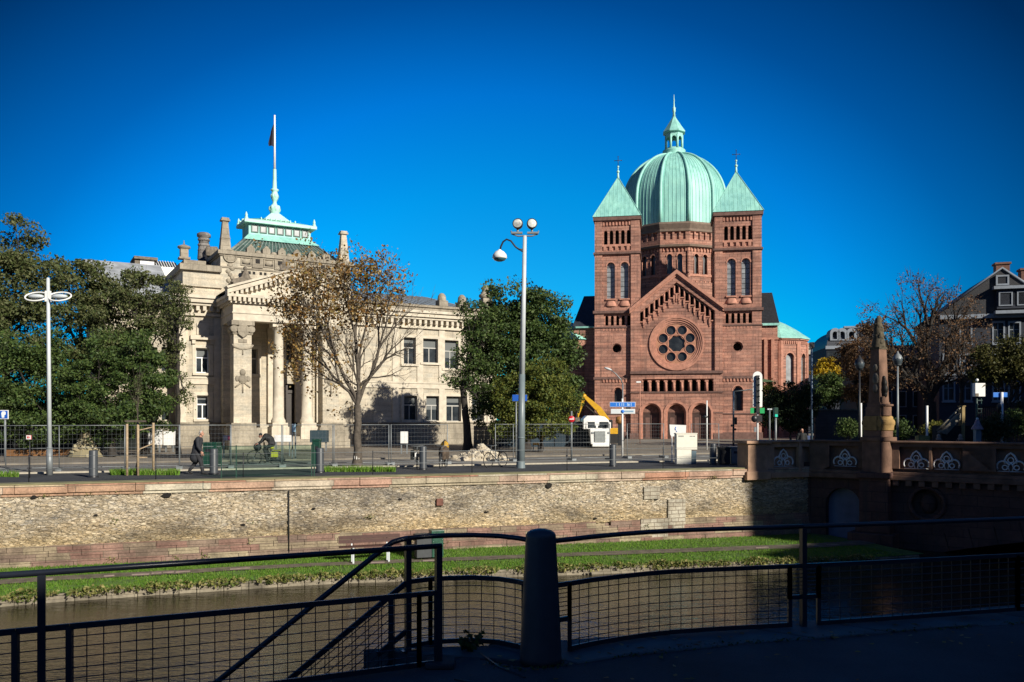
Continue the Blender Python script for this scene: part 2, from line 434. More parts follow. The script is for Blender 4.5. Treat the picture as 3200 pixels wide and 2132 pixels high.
def foot_mat(name, stops, bw, bh, mort=(.15,.11,.08)):
    m, t, b = newmat(name)
    v, ov = wallvec(t)
    sq = N(t, 'ShaderNodeTexBrick', **{'Scale':1.0,'Mortar Size':.012,'Brick Width':bw,'Row Height':bh,'Mortar Smooth':.2})
    sq.offset = .37; sq.offset_frequency = 2; sq.squash = 1.35; sq.squash_frequency = 3
    sq.inputs['Color1'].default_value = (0,0,0,1); sq.inputs['Color2'].default_value = (1,1,1,1); sq.inputs['Mortar'].default_value = (.5,.5,.5,1)
    t.links.new(v, sq.inputs['Vector'])
    sp = N(t, 'ShaderNodeSeparateColor'); t.links.new(sq.outputs[0], sp.inputs[0])
    c = ramp(t, sp.outputs[0], stops)
    fine = noise_tex(t, ov, 14, 6, .7); st = noise_tex(t, ov, 1.1, 5, .6)
    c = mix(t, c, ramp(t, fine.outputs[0], [(.3,.62),(.7,1.2)]), 1.0, 'MULTIPLY')
    c = mix(t, c, ramp(t, st.outputs[0], [(.35,.55),(.6,1.05)]), 1.0, 'MULTIPLY')
    c = mix(t, c, mort, sq.outputs['Fac'])
    t.links.new(c, b.inputs['Base Color']); b.inputs['Roughness'].default_value = .92
    h = mix(t, fine.outputs[0], (0,0,0), sq.outputs['Fac']); bump(t, b, h, .7, .03)
    return m
M['foot'] = foot_mat('pink_and_buff_ashlar', [(0,(.25,.14,.11)),(.3,(.30,.18,.14)),(.55,(.24,.165,.13)),(.8,(.34,.27,.18)),(1,(.40,.33,.22))], 1.0, .22)
M['coping'] = foot_mat('coping_stone', [(0,(.44,.19,.13)),(.25,(.52,.42,.27)),(.5,(.50,.30,.22)),(.72,(.58,.52,.40)),(1,(.42,.35,.24))], 2.1, 1.0)
M['moss_top'] = plain('lichened_coping_top', (.20,.19,.10), .95, var=.35, scale=1.4, bmp=.5)

qw = thing('quay_wall', 'long ochre rubble quay wall with pink and buff coping stones above the canal', 'wall', (*Q(0,0),0), QT)
# rubble face as real relief
r = MB(); s0, s1 = -14.0, Q_END; ns, nz = 1500, 70
vs = []
for j in range(nz+1):
    z = ZB+(ZT-ZB)*j/nz
    for i in range(ns+1):
        s = s0+(s1-s0)*i/ns
        p = Vector((s*5.6, 0, z*11.0)); p += Vector((noise.noise(p*.6), 0, noise.noise(p*.6+Vector((7,3,1)))))*.5
        dd, _ = noise.voronoi(p)
        e = min(dd[1]-dd[0], .25)/.25
        h = .045*e+.03*noise.noise(Vector((s*.5, 2, z*.9)))+.02*noise.noise(Vector((s*7, 5, z*9)))
        vs.append((s, .03-h, z))
W1 = ns+1
r.add(vs, [(j*W1+i, j*W1+i+1, (j+1)*W1+i+1, (j+1)*W1+i) for j in range(nz) for i in range(ns)], True)
r.build('rubble_face', M['rubble'], qw, recalc=False)
r = MB()
rng = random.Random(3)
for c_ in range(5):                               # the foot: four irregular ashlar courses
    z0 = -2.86+.185*c_; s = s0
    while s < s1:
        L = rng.uniform(.55, 1.7); e = min(s+L, s1)
        if c_ == 4 and rng.random() < .16: s = e; continue
        o_ = rng.uniform(-.012, .012)
        r.box(s+.006, e-.006, -.03+o_-.015*(4-c_), (.12 if 0 else .3), z0+.004, z0+.181); s = e
r.box(s0, s1, .09, .6, -3.1, -.3)
r.build('ashlar_foot', M['foot'], qw, bevel=.008)
r = MB(); rng = random.Random(11); s = s0
while s < s1-.2:
    L = rng.uniform(1.2, 3.0); e = min(s+L, s1)
    o_ = rng.uniform(-.01, .01)
    r.box(s+.006, e-.006, -.13+o_, .55, -.215+rng.uniform(-.006,.006), .055+o_*.5); s = e
r.box(s0, s1, -.06, .5, -.32, -.216)
r.build('coping', M['coping'], qw, bevel=.02)
r = MB(); r.box(s0, s1, -.04, .72, .056, .10); r.build('coping_top', M['moss_top'], qw, bevel=.02)
# fallen stones, patched repairs, rain pipe, a rusty plate
rp = MB()
for (x0,x1,y0,y1) in ((2000,2085,1620,1690),(2085,2140,1560,1640),(2010,2060,1520,1560),(2098,2136,1640,1655)):
    F_ = Frame(*Q(0,0), 0, 19.4)
    a_, b_ = F_.s(x0), F_.s(x1); zz = [F_.z((x0+x1)/2, y) for y in (y1,y0)]
    rp.box(a_, b_, -.075+random.uniform(-.008,.008), .1, zz[0], zz[1])
rp.build('repair_block', foot_mat('pale_repair_stone', [(0,(.40,.35,.27)),(.5,(.52,.47,.37)),(1,(.46,.42,.34))], .33, .16), qw, bevel=.02)
F_ = Frame(*Q(0,0), 0, 19.4)
s_ = F_.s(902); MB().tube([(s_,-.07,-.35),(s_,-.07,-2.55)], .022, 6).build('rain_pipe', M['rubber'], qw)
s_ = F_.s(1373); MB().box(s_-.13, s_+.13, -.10, .05, F_.z(1373,1580), F_.z(1373,1558)).build('iron_plate', plain('rusty_stone', (.16,.07,.05), .9, var=.4), qw, bevel=.02)

hm_ = plain('black_cavity', (.012,.010,.009), 1, var=.1, bmp=0); rng = random.Random(17)  # flat black patches, the dark of holes put into their colour
for x, y, w_, h_ in ((520,1547,.20,.10),(1715,1517,.17,.12),(108,1553,.12,.07),(980,1590,.09,.05),(1250,1560,.08,.05),(1520,1600,.09,.05),(300,1610,.08,.05),(760,1640,.10,.05),(2050,1560,.10,.06),(1860,1620,.08,.05)):
    s_, z_ = F_.s(x), F_.z(x,y); b_ = MB(); b_.poly([(s_+w_*cos(q)*rng.uniform(.6,1), z_+h_*sin(q)*rng.uniform(.5,1)) for q in np.linspace(0,2*pi,10)[:-1]], -.062, .02); b_.build('cavity', hm_, qw)
# ---------------------------------------------------------------- bank below the wall
bank_px = [(-500,1918),(0,1866),(250,1848),(500,1831),(1000,1800),(1400,1786),(1700,1775),(2100,1762),(2480,1751),(2700,1744)]
BZ = -2.92
edge = [W(x, y, GD(y, BZ)) for x, y in bank_px]
def edge_d(s):
    "distance of the bank's rim in front of the wall at s along the quay"
    pts = [((Vector((p.x,p.y))-QO).dot(QA), (Vector((p.x,p.y))-QO).dot(QN)) for p in edge]
    for (a, da), (b_, db) in zip(pts, pts[1:]):
        if a <= s <= b_: return da+(db-da)*(s-a)/(b_-a)
    return pts[0][1] if s < pts[0][0] else pts[-1][1]
def bank_z(s, f): z0 = -2.60-.009*max(min(s,30),-8); return z0+(BZ-z0)*f
bk = MB(); ns = 120; rows = 10; vs = []
for i in range(ns+1):
    s = -14+(46)*i/ns; d1 = edge_d(s)
    for j in range(rows+1):
        f = j/rows; d = d1*f
        vs.append((*Q(s, d), bank_z(s,f)+.02*noise.noise((s*1.3, d*2, 0))))
bk.add(vs, [(i*(rows+1)+j, (i+1)*(rows+1)+j, (i+1)*(rows+1)+j+1, i*(rows+1)+j+1) for i in range(ns) for j in range(rows)], True)
tag(bk.build('bank', M['turf'], recalc=False), kind='structure')
pt = MB(); vs = []                                   # trodden strip with set stones
for i in range(ns+1):
    s = -14+46*i/ns; d1 = edge_d(s)
    wv = .08*noise.noise((s*.8, 3, 0))
    for f, dz in ((.44+wv*.4, .0), (.44+.16+wv*.5, .0)):
        vs.append((*Q(s, d1*f), bank_z(s,f)+.03))
pt.add(vs, [(2*i, 2*i+2, 2*i+3, 2*i+1) for i in range(ns)])
tag(pt.build('path', plain('trodden_earth_path', (.115,.095,.07), .95, var=.4, scale=3, bmp=.5), recalc=False), kind='structure')
ps = MB(); rng = random.Random(5); s = -13
while s < 30:
    L = rng.uniform(.3, .8); d1 = edge_d(s)*.53
    if rng.random() < .38:
        c_ = Q(s, d1+rng.uniform(-.05,.05)); ps.M = Matrix.Translation((*c_, bank_z(s,.53)-.005)) @ Matrix.Rotation(QT+rng.uniform(-.08,.08), 4, 'Z')
        ps.box(0, L*.9, -.09, .09, -.05, .048)
    s += L
ps.M = None
tag(ps.build('path_edging', plain('pink_edging_stone', (.24,.18,.16), .95, var=.3, scale=4), bevel=.012), kind='structure')
rm = MB(); rng = random.Random(9); s = -14.0         # stone rim of the bank down to the water
while s < 31:
    L = rng.uniform(.5, 1.1)
    a_, b_ = Q(s, edge_d(s)), Q(s+L-.015, edge_d(s+L)); o_ = rng.uniform(-.02,.02)
    A, B_ = Vector(a_), Vector(b_); dn = (B_-A).normalized(); nn = Vector((dn.y,-dn.x))
    for (z0, z1, ex) in ((-3.5,-3.1,.10), (-3.1,-2.93+o_,.05)):
        p = [A-nn*.25, B_-nn*.25, B_+nn*(ex+o_), A+nn*(ex+o_)]
        rm.prismz([(q.x,q.y) for q in p], z0, z1)
    s += L
tag(rm.build('bank_rim', ashlar('damp_rim_stone', (.30,.26,.19), (.22,.19,.14), (.08,.07,.05), .8, .5, .5, 1.4, .01, bmp=.6), bevel=.015), kind='structure')

# water
wt = MB(); wt.add([(-120,-2,-3.18),(120,-2,-3.18),(160,60,-3.18),(-120,60,-3.18)], [(0,1,2,3)])
m, t, b = newmat('canal_water')
b.inputs['Base Color'].default_value = (.022,.018,.008,1); b.inputs['Roughness'].default_value = .10
b.inputs['IOR'].default_value = 1.33; b.inputs['Specular IOR Level'].default_value = .5
v = objvec(t, (.55,1.5,1)); n1 = noise_tex(t, v, .7, 5, .6); n2 = noise_tex(t, v, 5.5, 3)
bump(t, b, mix(t, n1.outputs[0], n2.outputs[0], .25), .26, .3)
tag(wt.build('water', m), kind='structure')

# ---------------------------------------------------------------- grass (blades) on bank and promenade
def blades(name, spots, mat, hmin, hmax, wd=.012, lean=.5, seed=1):
    g_ = np.random.default_rng(seed); P = np.array(spots, dtype=np.float32); n = len(P)
    a = g_.uniform(0, 2*pi, n); h = g_.uniform(hmin, hmax, n); la = g_.uniform(0, 2*pi, n); ll = g_.uniform(0, lean, n)*h
    dx, dy = np.cos(a)*wd, np.sin(a)*wd
    V = np.empty((n,3,3), np.float32)
    V[:,0] = P+np.stack([dx,dy,0*h],1); V[:,1] = P-np.stack([dx,dy,0*h],1); V[:,2] = P+np.stack([np.cos(la)*ll,np.sin(la)*ll,h],1)
    return facemesh(name, V.reshape(-1,3), 3, mat)
def facemesh(name, V, k, mat, parent=None):
    n = len(V)//k; me = bpy.data.meshes.new(name)
    me.vertices.add(len(V)); me.vertices.foreach_set('co', np.ascontiguousarray(V, np.float32).ravel())
    me.loops.add(n*k); me.loops.foreach_set('vertex_index', np.arange(n*k, dtype=np.int32))
    me.polygons.add(n); me.polygons.foreach_set('loop_start', np.arange(0, n*k, k, dtype=np.int32))
    me.update(calc_edges=True); me.materials.append(mat)
    o = bpy.data.objects.new(name, me); COL.objects.link(o)
    if parent: o.parent = parent
    return o
M['blade'] = leafmat('grass_blade', [(.075,.18,.013),(.11,.25,.02),(.15,.29,.03),(.20,.27,.06),(.08,.19,.015)], .6, .3)
M['weed'] = leafmat('rim_weed_leaf', [(.06,.10,.02),(.11,.15,.03),(.22,.21,.06),(.34,.30,.12),(.08,.13,.02)], .65, .25)
rng = random.Random(21); sp = []
while len(sp) < 72000:
    s = rng.uniform(-9, 31); d1 = edge_d(s); f = rng.random()
    wv = .08*noise.noise((s*.8, 3, 0))
    if .44+wv*.4-.01 < f < .60+wv*.5: 
        if rng.random() < .93: continue
    if noise.noise((s*.9, f*d1*-1.4, 4)) < -.36 and rng.random() < .8: continue
    if noise.noise((s*.3, f*d1, 8)) < -.3 and rng.random() < .35: continue
    x, y = Q(s, d1*f); sp.append((x, y, bank_z(s,f)-.01))
tag(blades('grass', sp, M['blade'], .04, .10, .013, .8), kind='stuff')
wv_ = []; rng = random.Random(22)
while len(wv_) < 15000:
    s = rng.uniform(-9, 29.5); k = noise.noise((s*1.1, 0, 9))+.6*noise.noise((s*4.1, 3, 9))
    if k < rng.uniform(-.55,.35): continue
    d1 = edge_d(s)+rng.uniform(-.10,.30)*(-1 if rng.random()<.1 else 1)-.12
    x, y = Q(s, d1-.02); z = BZ+rng.uniform(-.13,.16)*(.6+k)
    wv_.append((x, y, z))
def leafcards(name, P, mat, smin, smax, seed=1, parent=None, asp=.55, up=.0):
    g_ = np.random.default_rng(seed); P = np.asarray(P, np.float32); n = len(P)
    d = g_.normal(size=(n,3)); d[:,2] += up; d /= np.linalg.norm(d,axis=1)[:,None]
    e = g_.normal(size=(n,3)); e -= d*np.sum(e*d,1)[:,None]; e /= np.linalg.norm(e,axis=1)[:,None]
    s = (smin*.6+(smax*1.25-smin*.6)*g_.random(n)**1.7)[:,None]
    V = np.stack([P-d*s*.5, P+e*s*asp*.5, P+d*s*.5, P-e*s*asp*.5], 1)
    return facemesh(name, V.reshape(-1,3), 4, mat, parent)
tag(leafcards('undergrowth', wv_, M['weed'], .05, .13, 4), kind='stuff')

ww_ = []; rng = random.Random(41)
for _ in range(26):
    s_ = rng.uniform(-8, 27); z_ = rng.choice([rng.uniform(-2.0,-.4), -.26, rng.uniform(-2.6,-2.0), -2.55]); n_ = rng.randint(12, 60)
    for _ in range(n_): x, y = Q(s_+rng.gauss(0,.10), -.07-abs(rng.gauss(0,.04))); ww_.append((x, y, z_+rng.gauss(0,.06)))
tag(leafcards('wall_foliage', ww_, M['weed'], .03, .08, 6), kind='stuff')
# ================================================================ trees
def clusters(pts, k, rng):
    c = [pts[i] for i in rng.sample(range(len(pts)), k)]
    for _ in range(6):
        g_ = [[] for _ in c]
        for p in pts:
            g_[min(range(len(c)), key=lambda i: (p-c[i]).length_squared)].append(p)
        c = [sum(q, Vector())/len(q) if q else c[i] for i, q in enumerate(g_)]
    return [q for q in g_ if q]
def grow(mb, start, d0, pts, rad, rng, lvl=0, wig=.12, rmin=.012, frac=.45, nside=6):
    "limbs that split toward groups of twig ends"
    def limb(a, b, r0, r1, dr):
        L = (b-a).length; n = max(3, min(6, int(L/.5)))
        c1 = a+dr*L*.45; out = []
        for i in range(n+1):
            f = i/n; p = a*(1-f)**2+c1*2*f*(1-f)+b*f*f
            if 0 < i < n: p = p+Vector((rng.gauss(0,1),rng.gauss(0,1),rng.gauss(0,1)))*L*wig*.18
            out.append(p)
        mb.tube(out, [r0+(r1-r0)*i/n for i in range(n+1)], nside if r0 > .05 else 4, cap=False)
        return (out[-1]-out[-2]).normalized()
    if len(pts) == 1:
        limb(start, pts[0], rad, rmin*.6, d0); return
    k = min(len(pts), 2+(rng.random() < .55)+(2 if lvl == 0 else 0)+(1 if lvl == 1 and rng.random() < .5 else 0))
    gs = clusters(pts, k, rng)
    for g_ in gs:
        cen = sum(g_, Vector())/len(g_)
        if len(g_) == 1: grow(mb, start, d0, g_, max(rmin, rad*.4), rng, lvl+1, wig, rmin, frac); continue
        node = start+(cen-start)*frac*rng.uniform(.8,1.2)
        r1 = max(rmin, rad*min(.86, (len(g_)/len(pts))**.42))
        dr = limb(start, node, min(rad, r1*1.25), r1, ((cen-start).normalized()*.6+d0*.5).normalized())
        grow(mb, node, dr, g_, r1, rng, lvl+1, wig, rmin, frac)
TREES = []
def tree(name, label, D, base, lobes, leafmat_, bark, tips=90, leaves=14000, size=(.10,.2), trunk_r=.2, trunk_h=None, seed=1,
         sig=.45, depth=.8, outer=.5, group='trees around the square', gaps=.25, lean=0.0, frac=.45, cat='tree', asp=.55, up=0.0, flat=.7, twigs=0, z0=0.0, rmin=.012, shade=1):
    "lobes are (column, row, half width, half height) of the crown in the photograph at depth D"
    rng = random.Random(seed); k = D/FPX
    bx = X_(base, D); T = thing(name, label, cat, (bx, D, z0), 0, group)
    L = []
    for (cx, cy, rx, ry) in lobes:
        L.append((Vector((X_(cx,D)-bx, 0, Z_(cy,D)-z0)), rx*k, ry*k, rx*k*depth))
    vol = [l[1]*l[2]*l[3] for l in L]
    def pick():
        l = rng.choices(L, [v_**.67 for v_ in vol])[0]
        u = Vector((rng.gauss(0,1), rng.gauss(0,1), rng.gauss(0,1))).normalized()*(outer+(1-outer)*rng.random())**(.6)
        return l[0]+Vector((u.x*l[1], u.y*l[3], u.z*l[2]))
    ends = [pick() for _ in range(tips)]
    zmin = min(p.z for p in ends)
    th = trunk_h if trunk_h is not None else max(zmin*.8, .6)
    mb = MB()
    top = Vector((lean, 0, th))
    nn = 7
    tp = [Vector((lean*(i/nn)**1.5+rng.gauss(0,.02), rng.gauss(0,.02), th*i/nn)) for i in range(nn+1)]; tp[-1] = top
    mb.tube(tp, [trunk_r*(1.28-.5*(i/nn)**.5 if i else 1.5) for i in range(nn+1)], 10, cap=False)
    ends = [e if e.z > .25 else Vector((e.x,e.y,.25)) for e in ends]
    grow(mb, top, Vector((0,0,1)), ends, trunk_r*.8, rng, frac=frac, rmin=rmin)
    for _ in range(twigs):
        e = rng.choice(ends); d = (e-top).normalized()+Vector((rng.gauss(0,.5),rng.gauss(0,.5),rng.gauss(.25,.4)))
        q = e+d.normalized()*rng.uniform(.3,.9); mb.tube([e, (e+q)/2+Vector((0,0,.05)), q], [rmin*.8,rmin*.6,rmin*.3], 3, cap=False)
    mb.build('trunk', bark, T, recalc=False)
    if leaves:
        g_ = np.random.default_rng(seed)
        E = np.array([tuple(e) for e in ends], np.float32)
        wgt = np.where(g_.random(len(E)) < gaps, g_.uniform(.02,.35,len(E)), g_.uniform(.6,1.5,len(E))); wgt /= wgt.sum()
        idx = g_.choice(len(E), leaves, p=wgt); sg = sig*g_.uniform(.6,1.3,len(E))[idx][:,None]
        # each twig end carries a flattened spray of leaves
        off = g_.normal(size=(leaves,3)); off /= np.linalg.norm(off,axis=1)[:,None]; off *= (g_.random(leaves)**.45)[:,None]
        P = E[idx]+off*sg*np.array([1.15,1.15,flat],np.float32)*1.5
        P[:,2] = np.maximum(P[:,2], .08)
        leafcards('crown', P, leafmat_, size[0], size[1], seed, T, asp, up)
    TREES.append(T); return T
LF = {}
LF['dark'] = leafmat('evergreen_leaf', [(0.025,0.048,0.014),(0.040,0.075,0.019),(0.062,0.103,0.024),(0.096,0.137,0.034),(0.048,0.069,0.026)], .55, .15)
LF['olive'] = leafmat('olive_leaf', [(0.044,0.065,0.020),(0.076,0.100,0.030),(0.108,0.121,0.044),(0.139,0.142,0.064),(0.064,0.085,0.025)], .6, .2)
LF['brown'] = leafmat('withered_brown_leaf', [(.12,.06,.022),(.26,.14,.035),(.17,.085,.03),(.36,.22,.06),(.42,.33,.17),(.10,.055,.025),(.24,.19,.035)], .65, .25)
LF['ragged'] = leafmat('bronze_dead_leaf', [(0.116,0.070,0.039),(0.171,0.093,0.046),(0.093,0.065,0.040),(0.232,0.116,0.046)], .7, .15)
LF['ochre'] = leafmat('ochre_green_leaf', [(0.069,0.086,0.018),(0.127,0.132,0.023),(0.195,0.172,0.029),(0.092,0.115,0.023)], .6, .2)
LF['gold'] = leafmat('golden_leaf', [(.50,.33,.015),(.62,.42,.02),(.40,.27,.02),(.30,.26,.03)], .6, .3)
LF['dusk'] = leafmat('dusky_ochre_leaf', [(.035,.042,.012),(.06,.062,.014),(.09,.08,.018),(.045,.055,.014)], .6, .1)  # ochre tints darkened, shade put into the leaf colour
LF['mid'] = leafmat('turning_green_leaf', [(0.062,0.093,0.019),(0.116,0.138,0.023),(0.163,0.162,0.027),(0.070,0.105,0.023),(0.096,0.123,0.031)], .6, .15)
LF['deep'] = leafmat('shadow_green_leaf', [(0.019,0.034,0.014),(0.031,0.053,0.019),(0.046,0.065,0.023)], .6, .1)  # darkest green leaf tints

# left garden in front of the courthouse
tree('tall_tree', 'tall dark olive tree rising highest at the left edge of the courthouse garden', 56, 20,
     [(40,770,75,95),(-30,900,130,160),(60,900,130,130),(120,830,70,80),(20,1040,170,110),(-20,1180,150,120)], LF['olive'], M['bark_dark'], 170, 44000, (.14,.26), .3, 5.5, 3, .6, gaps=.2)
tree('garden_tree', 'thin-leaved olive tree with a broad domed top behind the white lamp post', 55, 255,
     [(250,870,85,85),(190,930,90,90),(300,930,95,95),(240,1040,140,110),(340,1010,95,120),(250,1180,130,110)], LF['olive'], M['bark_dark'], 170, 31000, (.13,.24), .24, 4.2, 5, .5, gaps=.35)
tree('garden_tree', 'loose grey-green tree whose drooping right side half hides the courthouse corner', 53, 455,
     [(430,920,80,70),(500,935,70,60),(400,1000,110,90),(520,1000,55,55),(480,1090,60,80),(380,1120,95,110),(440,900,90,60)], LF['olive'], M['bark_dark'], 150, 20000, (.12,.22), .2, 4.0, 8, .42, gaps=.4, twigs=120)
tree('yew', 'dense dark green yew reaching to the ground at the left edge', 51, 60,
     [(40,1190,150,120),(150,1200,110,120),(90,1090,130,80),(-60,1200,120,140),(120,1290,150,80),(60,1340,170,60),(160,1350,80,50)], LF['dark'], M['bark_dark'], 220, 52000, (.10,.2), .25, 1.2, 11, .5, gaps=.15, cat='tree', flat=.5)
tree('yew', 'wide dark yew with layered branches beside the staked sapling', 50, 350,
     [(320,1190,140,120),(430,1210,90,110),(250,1250,110,90),(380,1090,110,80),(480,1180,60,90),(340,1290,160,65),(500,1230,60,60),(300,1335,150,50),(430,1320,90,50)], LF['dark'], M['bark_dark'], 220, 50000, (.10,.2), .22, 1.2, 13, .48, gaps=.18, flat=.5)
tree('slender_tree', 'slender dark-trunked conifer with wispy sprays against the pale courthouse wall', 52, 556,
     [(560,930,40,60),(545,1010,45,60),(575,980,25,50),(545,1120,40,80),(560,1200,40,60),(580,1265,22,40)], LF['olive'], M['bark_dark'], 80, 4600, (.10,.18), .13, 6.0, 17, .30, depth=1.0, gaps=.4, outer=.3)
# the half bare autumn tree
tree('autumn_tree', 'brown-leaved autumn tree with a white-painted trunk foot in front of the portico', 39, 1117,
     [(1010,900,130,105),(1150,880,105,80),(930,1000,68,120),(1060,1010,130,115),(1190,970,95,115),(1290,1010,70,130),(960,1110,62,90),(1100,1120,120,95),(1230,1120,100,80)],
     LF['brown'], M['bark'], 360, 0, trunk_r=.19, trunk_h=2.85, seed=23, outer=.35, frac=.36, twigs=700, depth=.9, rmin=.011)
T = TREES[-1]
g_ = np.random.default_rng(5); k = 39/FPX; P = []
bx = X_(1117, 39)
for (cx, cy, rx, ry, n) in ((1000,880,120,90,2900),(1130,850,95,66,2700),(925,960,66,85,1900),(1060,980,120,85,1900),(950,1080,72,80,1300),(900,1170,40,40,150),(1150,960,90,70,900),(1230,900,60,70,500),(1085,1180,60,90,330),(985,1190,50,70,160),(930,1130,50,90,200),(1270,960,60,80,90)):
    c_ = max(6, n//26)
    cc = g_.normal(size=(c_,3))*np.array([rx*k*.52, rx*k*.6, ry*k*.52])
    i = g_.integers(0, c_, n)
    P.append(cc[i]+g_.normal(size=(n,3))*.17+np.array([X_(cx,39)-bx, 0, Z_(cy,39)]))
leafcards('crown', np.concatenate(P), LF['brown'], .075, .155, 8, T, .75, -.2)
MB().tube([(0,0,.0),(.0,0,.52)], [.215,.19], 12).build('trunk_paint', plain('lime_wash', (.62,.60,.55), .9, var=.15), T)
# right of the courthouse
tree('ivy_tree', 'dark tree with a crooked ivy-clad trunk hiding the right end of the courthouse', 60, 1462,
     [(1480,1000,45,70),(1462,1110,40,70),(1515,1090,60,90),(1480,1180,50,60),(1530,1210,50,70),(1520,1290,45,50),(1425,1190,30,25)], LF['dark'], M['bark_dark'], 130, 15000, (.12,.22), .27, 4.4, 29, .46, gaps=.4, lean=-.35, twigs=220)
tree('broad_tree', 'big rounded green tree behind the tall floodlight mast', 62, 1640,
     [(1595,955,85,75),(1580,1050,115,95),(1685,990,85,85),(1735,1090,75,85),(1640,1120,140,110),(1755,1190,60,90),(1560,1210,80,90),(1650,1250,130,70)], LF['dark'], M['bark_dark'], 250, 74000, (.14,.27), .35, 4.0, 31, .6, gaps=.2)
tree('yellowing_bush', 'tall yellow-green bush below the rounded green tree beside the mast', 57, 1690,
     [(1690,1230,95,80),(1620,1280,70,55),(1755,1260,50,70),(1700,1170,75,50),(1590,1240,45,70),(1690,1325,110,45),(1590,1330,60,35)], LF['mid'], M['bark_dark'], 170, 42000, (.11,.21), .1, .8, 37, .4, gaps=.15, cat='bush', group='bushes around the square')
# right-hand side, beyond the bridge
tree('bare_tree', 'great bare autumn tree with a thick forked trunk beyond the bridge', 60, 2906,
     [(2870,940,95,85),(2760,1010,80,80),(2960,990,90,95),(2800,1080,110,80),(2920,1090,110,90),(3030,1040,70,110),(3010,1140,80,80),(2740,1120,70,80),(2860,1180,90,60)],
     LF['ragged'], M['bark_dark'], 480, 11000, (.08,.17), .5, 3.4, 41, .4, gaps=.4, outer=.3, frac=.4, twigs=1300, depth=.9, rmin=.015)
tree('bronze_tree', 'small tree with dense bronze leaves left of the stone obelisk', 66, 2690,
     [(2680,1120,50,60),(2730,1060,50,60),(2640,1130,40,50),(2700,1200,60,60),(2750,1150,60,80)], LF['ragged'], M['bark_dark'], 110, 15000, (.13,.25), .15, 2.2, 43, .5, gaps=.25)
tree('clipped_tree', 'low clipped ochre-green tree at the right edge in front of the house', 52, 3150,
     [(3120,1120,70,65),(3190,1110,80,75),(3090,1160,50,40),(3170,1170,90,40),(3240,1130,70,70)], LF['dusk'], M['bark_dark'], 140, 32000, (.10,.19), .14, 2.6, 47, .42, gaps=.15)
tree('dark_tree', 'dark thin-stemmed tree standing against the house front', 58, 3005,
     [(3010,1110,60,90),(2985,1040,50,70),(3050,1160,50,60)], LF['ragged'], M['bark_dark'], 90, 1500, (.10,.2), .16, 4.0, 53, .4, gaps=.5, twigs=120)
tree('golden_tree', 'small tree with a golden yellow top behind the slim blue pole', 78, 2588,
     [(2590,1148,30,24),(2568,1162,20,18),(2606,1170,22,24),(2588,1136,18,14)], LF['gold'], M['bark_dark'], 60, 5200, (.16,.30), .12, 3.9, 59, .3, gaps=.1)
tree('round_shrub', 'dark green round shrub below the golden tree', 76, 2588,
     [(2580,1220,45,40),(2600,1200,38,40),(2560,1250,35,35),(2615,1240,30,30)], LF['dark'], M['bark_dark'], 80, 8000, (.14,.24), .12, 1.2, 61, .4, cat='shrub', group='bushes around the square')
tree('spreading_shrub', 'dark spreading shrub in front of the church apse', 70, 2470,
     [(2460,1250,50,50),(2500,1240,40,50),(2430,1290,40,60),(2490,1300,40,50),(2530,1260,25,40)], LF['deep'], M['bark_dark'], 120, 20000, (.13,.24), .1, 1.0, 67, .42, cat='shrub', group='bushes around the square', gaps=.3, twigs=50)
tree('leafy_shrub', 'light green leafy shrub beside the right tower of the church', 72, 2415,
     [(2410,1240,30,45),(2430,1260,30,40),(2405,1290,25,30)], LF['ochre'], M['bark_dark'], 60, 5000, (.12,.22), .08, 1.0, 71, .35, cat='shrub', group='bushes around the square')
for i, (cx, D, rx, ry, cy, mt, lab) in enumerate((
        (2800,47,32,28,1345,'dark','green bush growing right behind the obelisk on the bridge'),
        (3105,46,36,40,1335,'deep','dark bush between the lantern kiosk and the right white pole'),
        (3180,47,34,46,1325,'dark','tall green bush at the far right behind the bridge'),
        (2650,52,26,22,1335,'dark','low bush in the grass left of the first white pole'),
        (2925,50,22,20,1345,'ochre','scrubby yellow-green bush beside the left white stair pole'),
        (3240,55,60,80,1290,'deep','tall dark bush behind the bridge beyond the right edge'))):
    tree('bush', lab, D, cx, [(cx,cy,rx,ry),(cx-rx*.5,cy+ry*.3,rx*.6,ry*.6),(cx+rx*.5,cy+ry*.2,rx*.6,ry*.7)], LF[mt], M['bark_dark'], 45, 4200, (.08,.16), .05, .3, 80+i, .3, cat='bush', group='bushes around the square')
# ================================================================ red sandstone church
CF = Frame(X_(2113,95), 95, -.30, -10)
church = thing('church', 'red sandstone church with twin pyramid-roofed towers, rose window and ribbed green dome', 'church', CF.loc(), CF.t)
cs, cz = CF.s, CF.z
glassG, glassD = M['glass_grey'], M['glass_dark']

def seams(mb, p0, p1, q0, q1, n, r):
    "standing seams from a bottom edge to a top edge"
    for i in range(1, n):
        f = i/n; mb.tube([Vector(p0).lerp(Vector(p1), f), Vector(q0).lerp(Vector(q1), f)], r, 4, cap=False)
def archivolt(mb, xc, zs, r0, r1, y0, y1, n=14):
    pts = [(xc+r1*cos(pi*k/n), zs+r1*sin(pi*k/n)) for k in range(n+1)]+[(xc+r0*cos(pi*k/n), zs+r0*sin(pi*k/n)) for k in range(n,-1,-1)]
    mb.poly(pts, y0, y1)

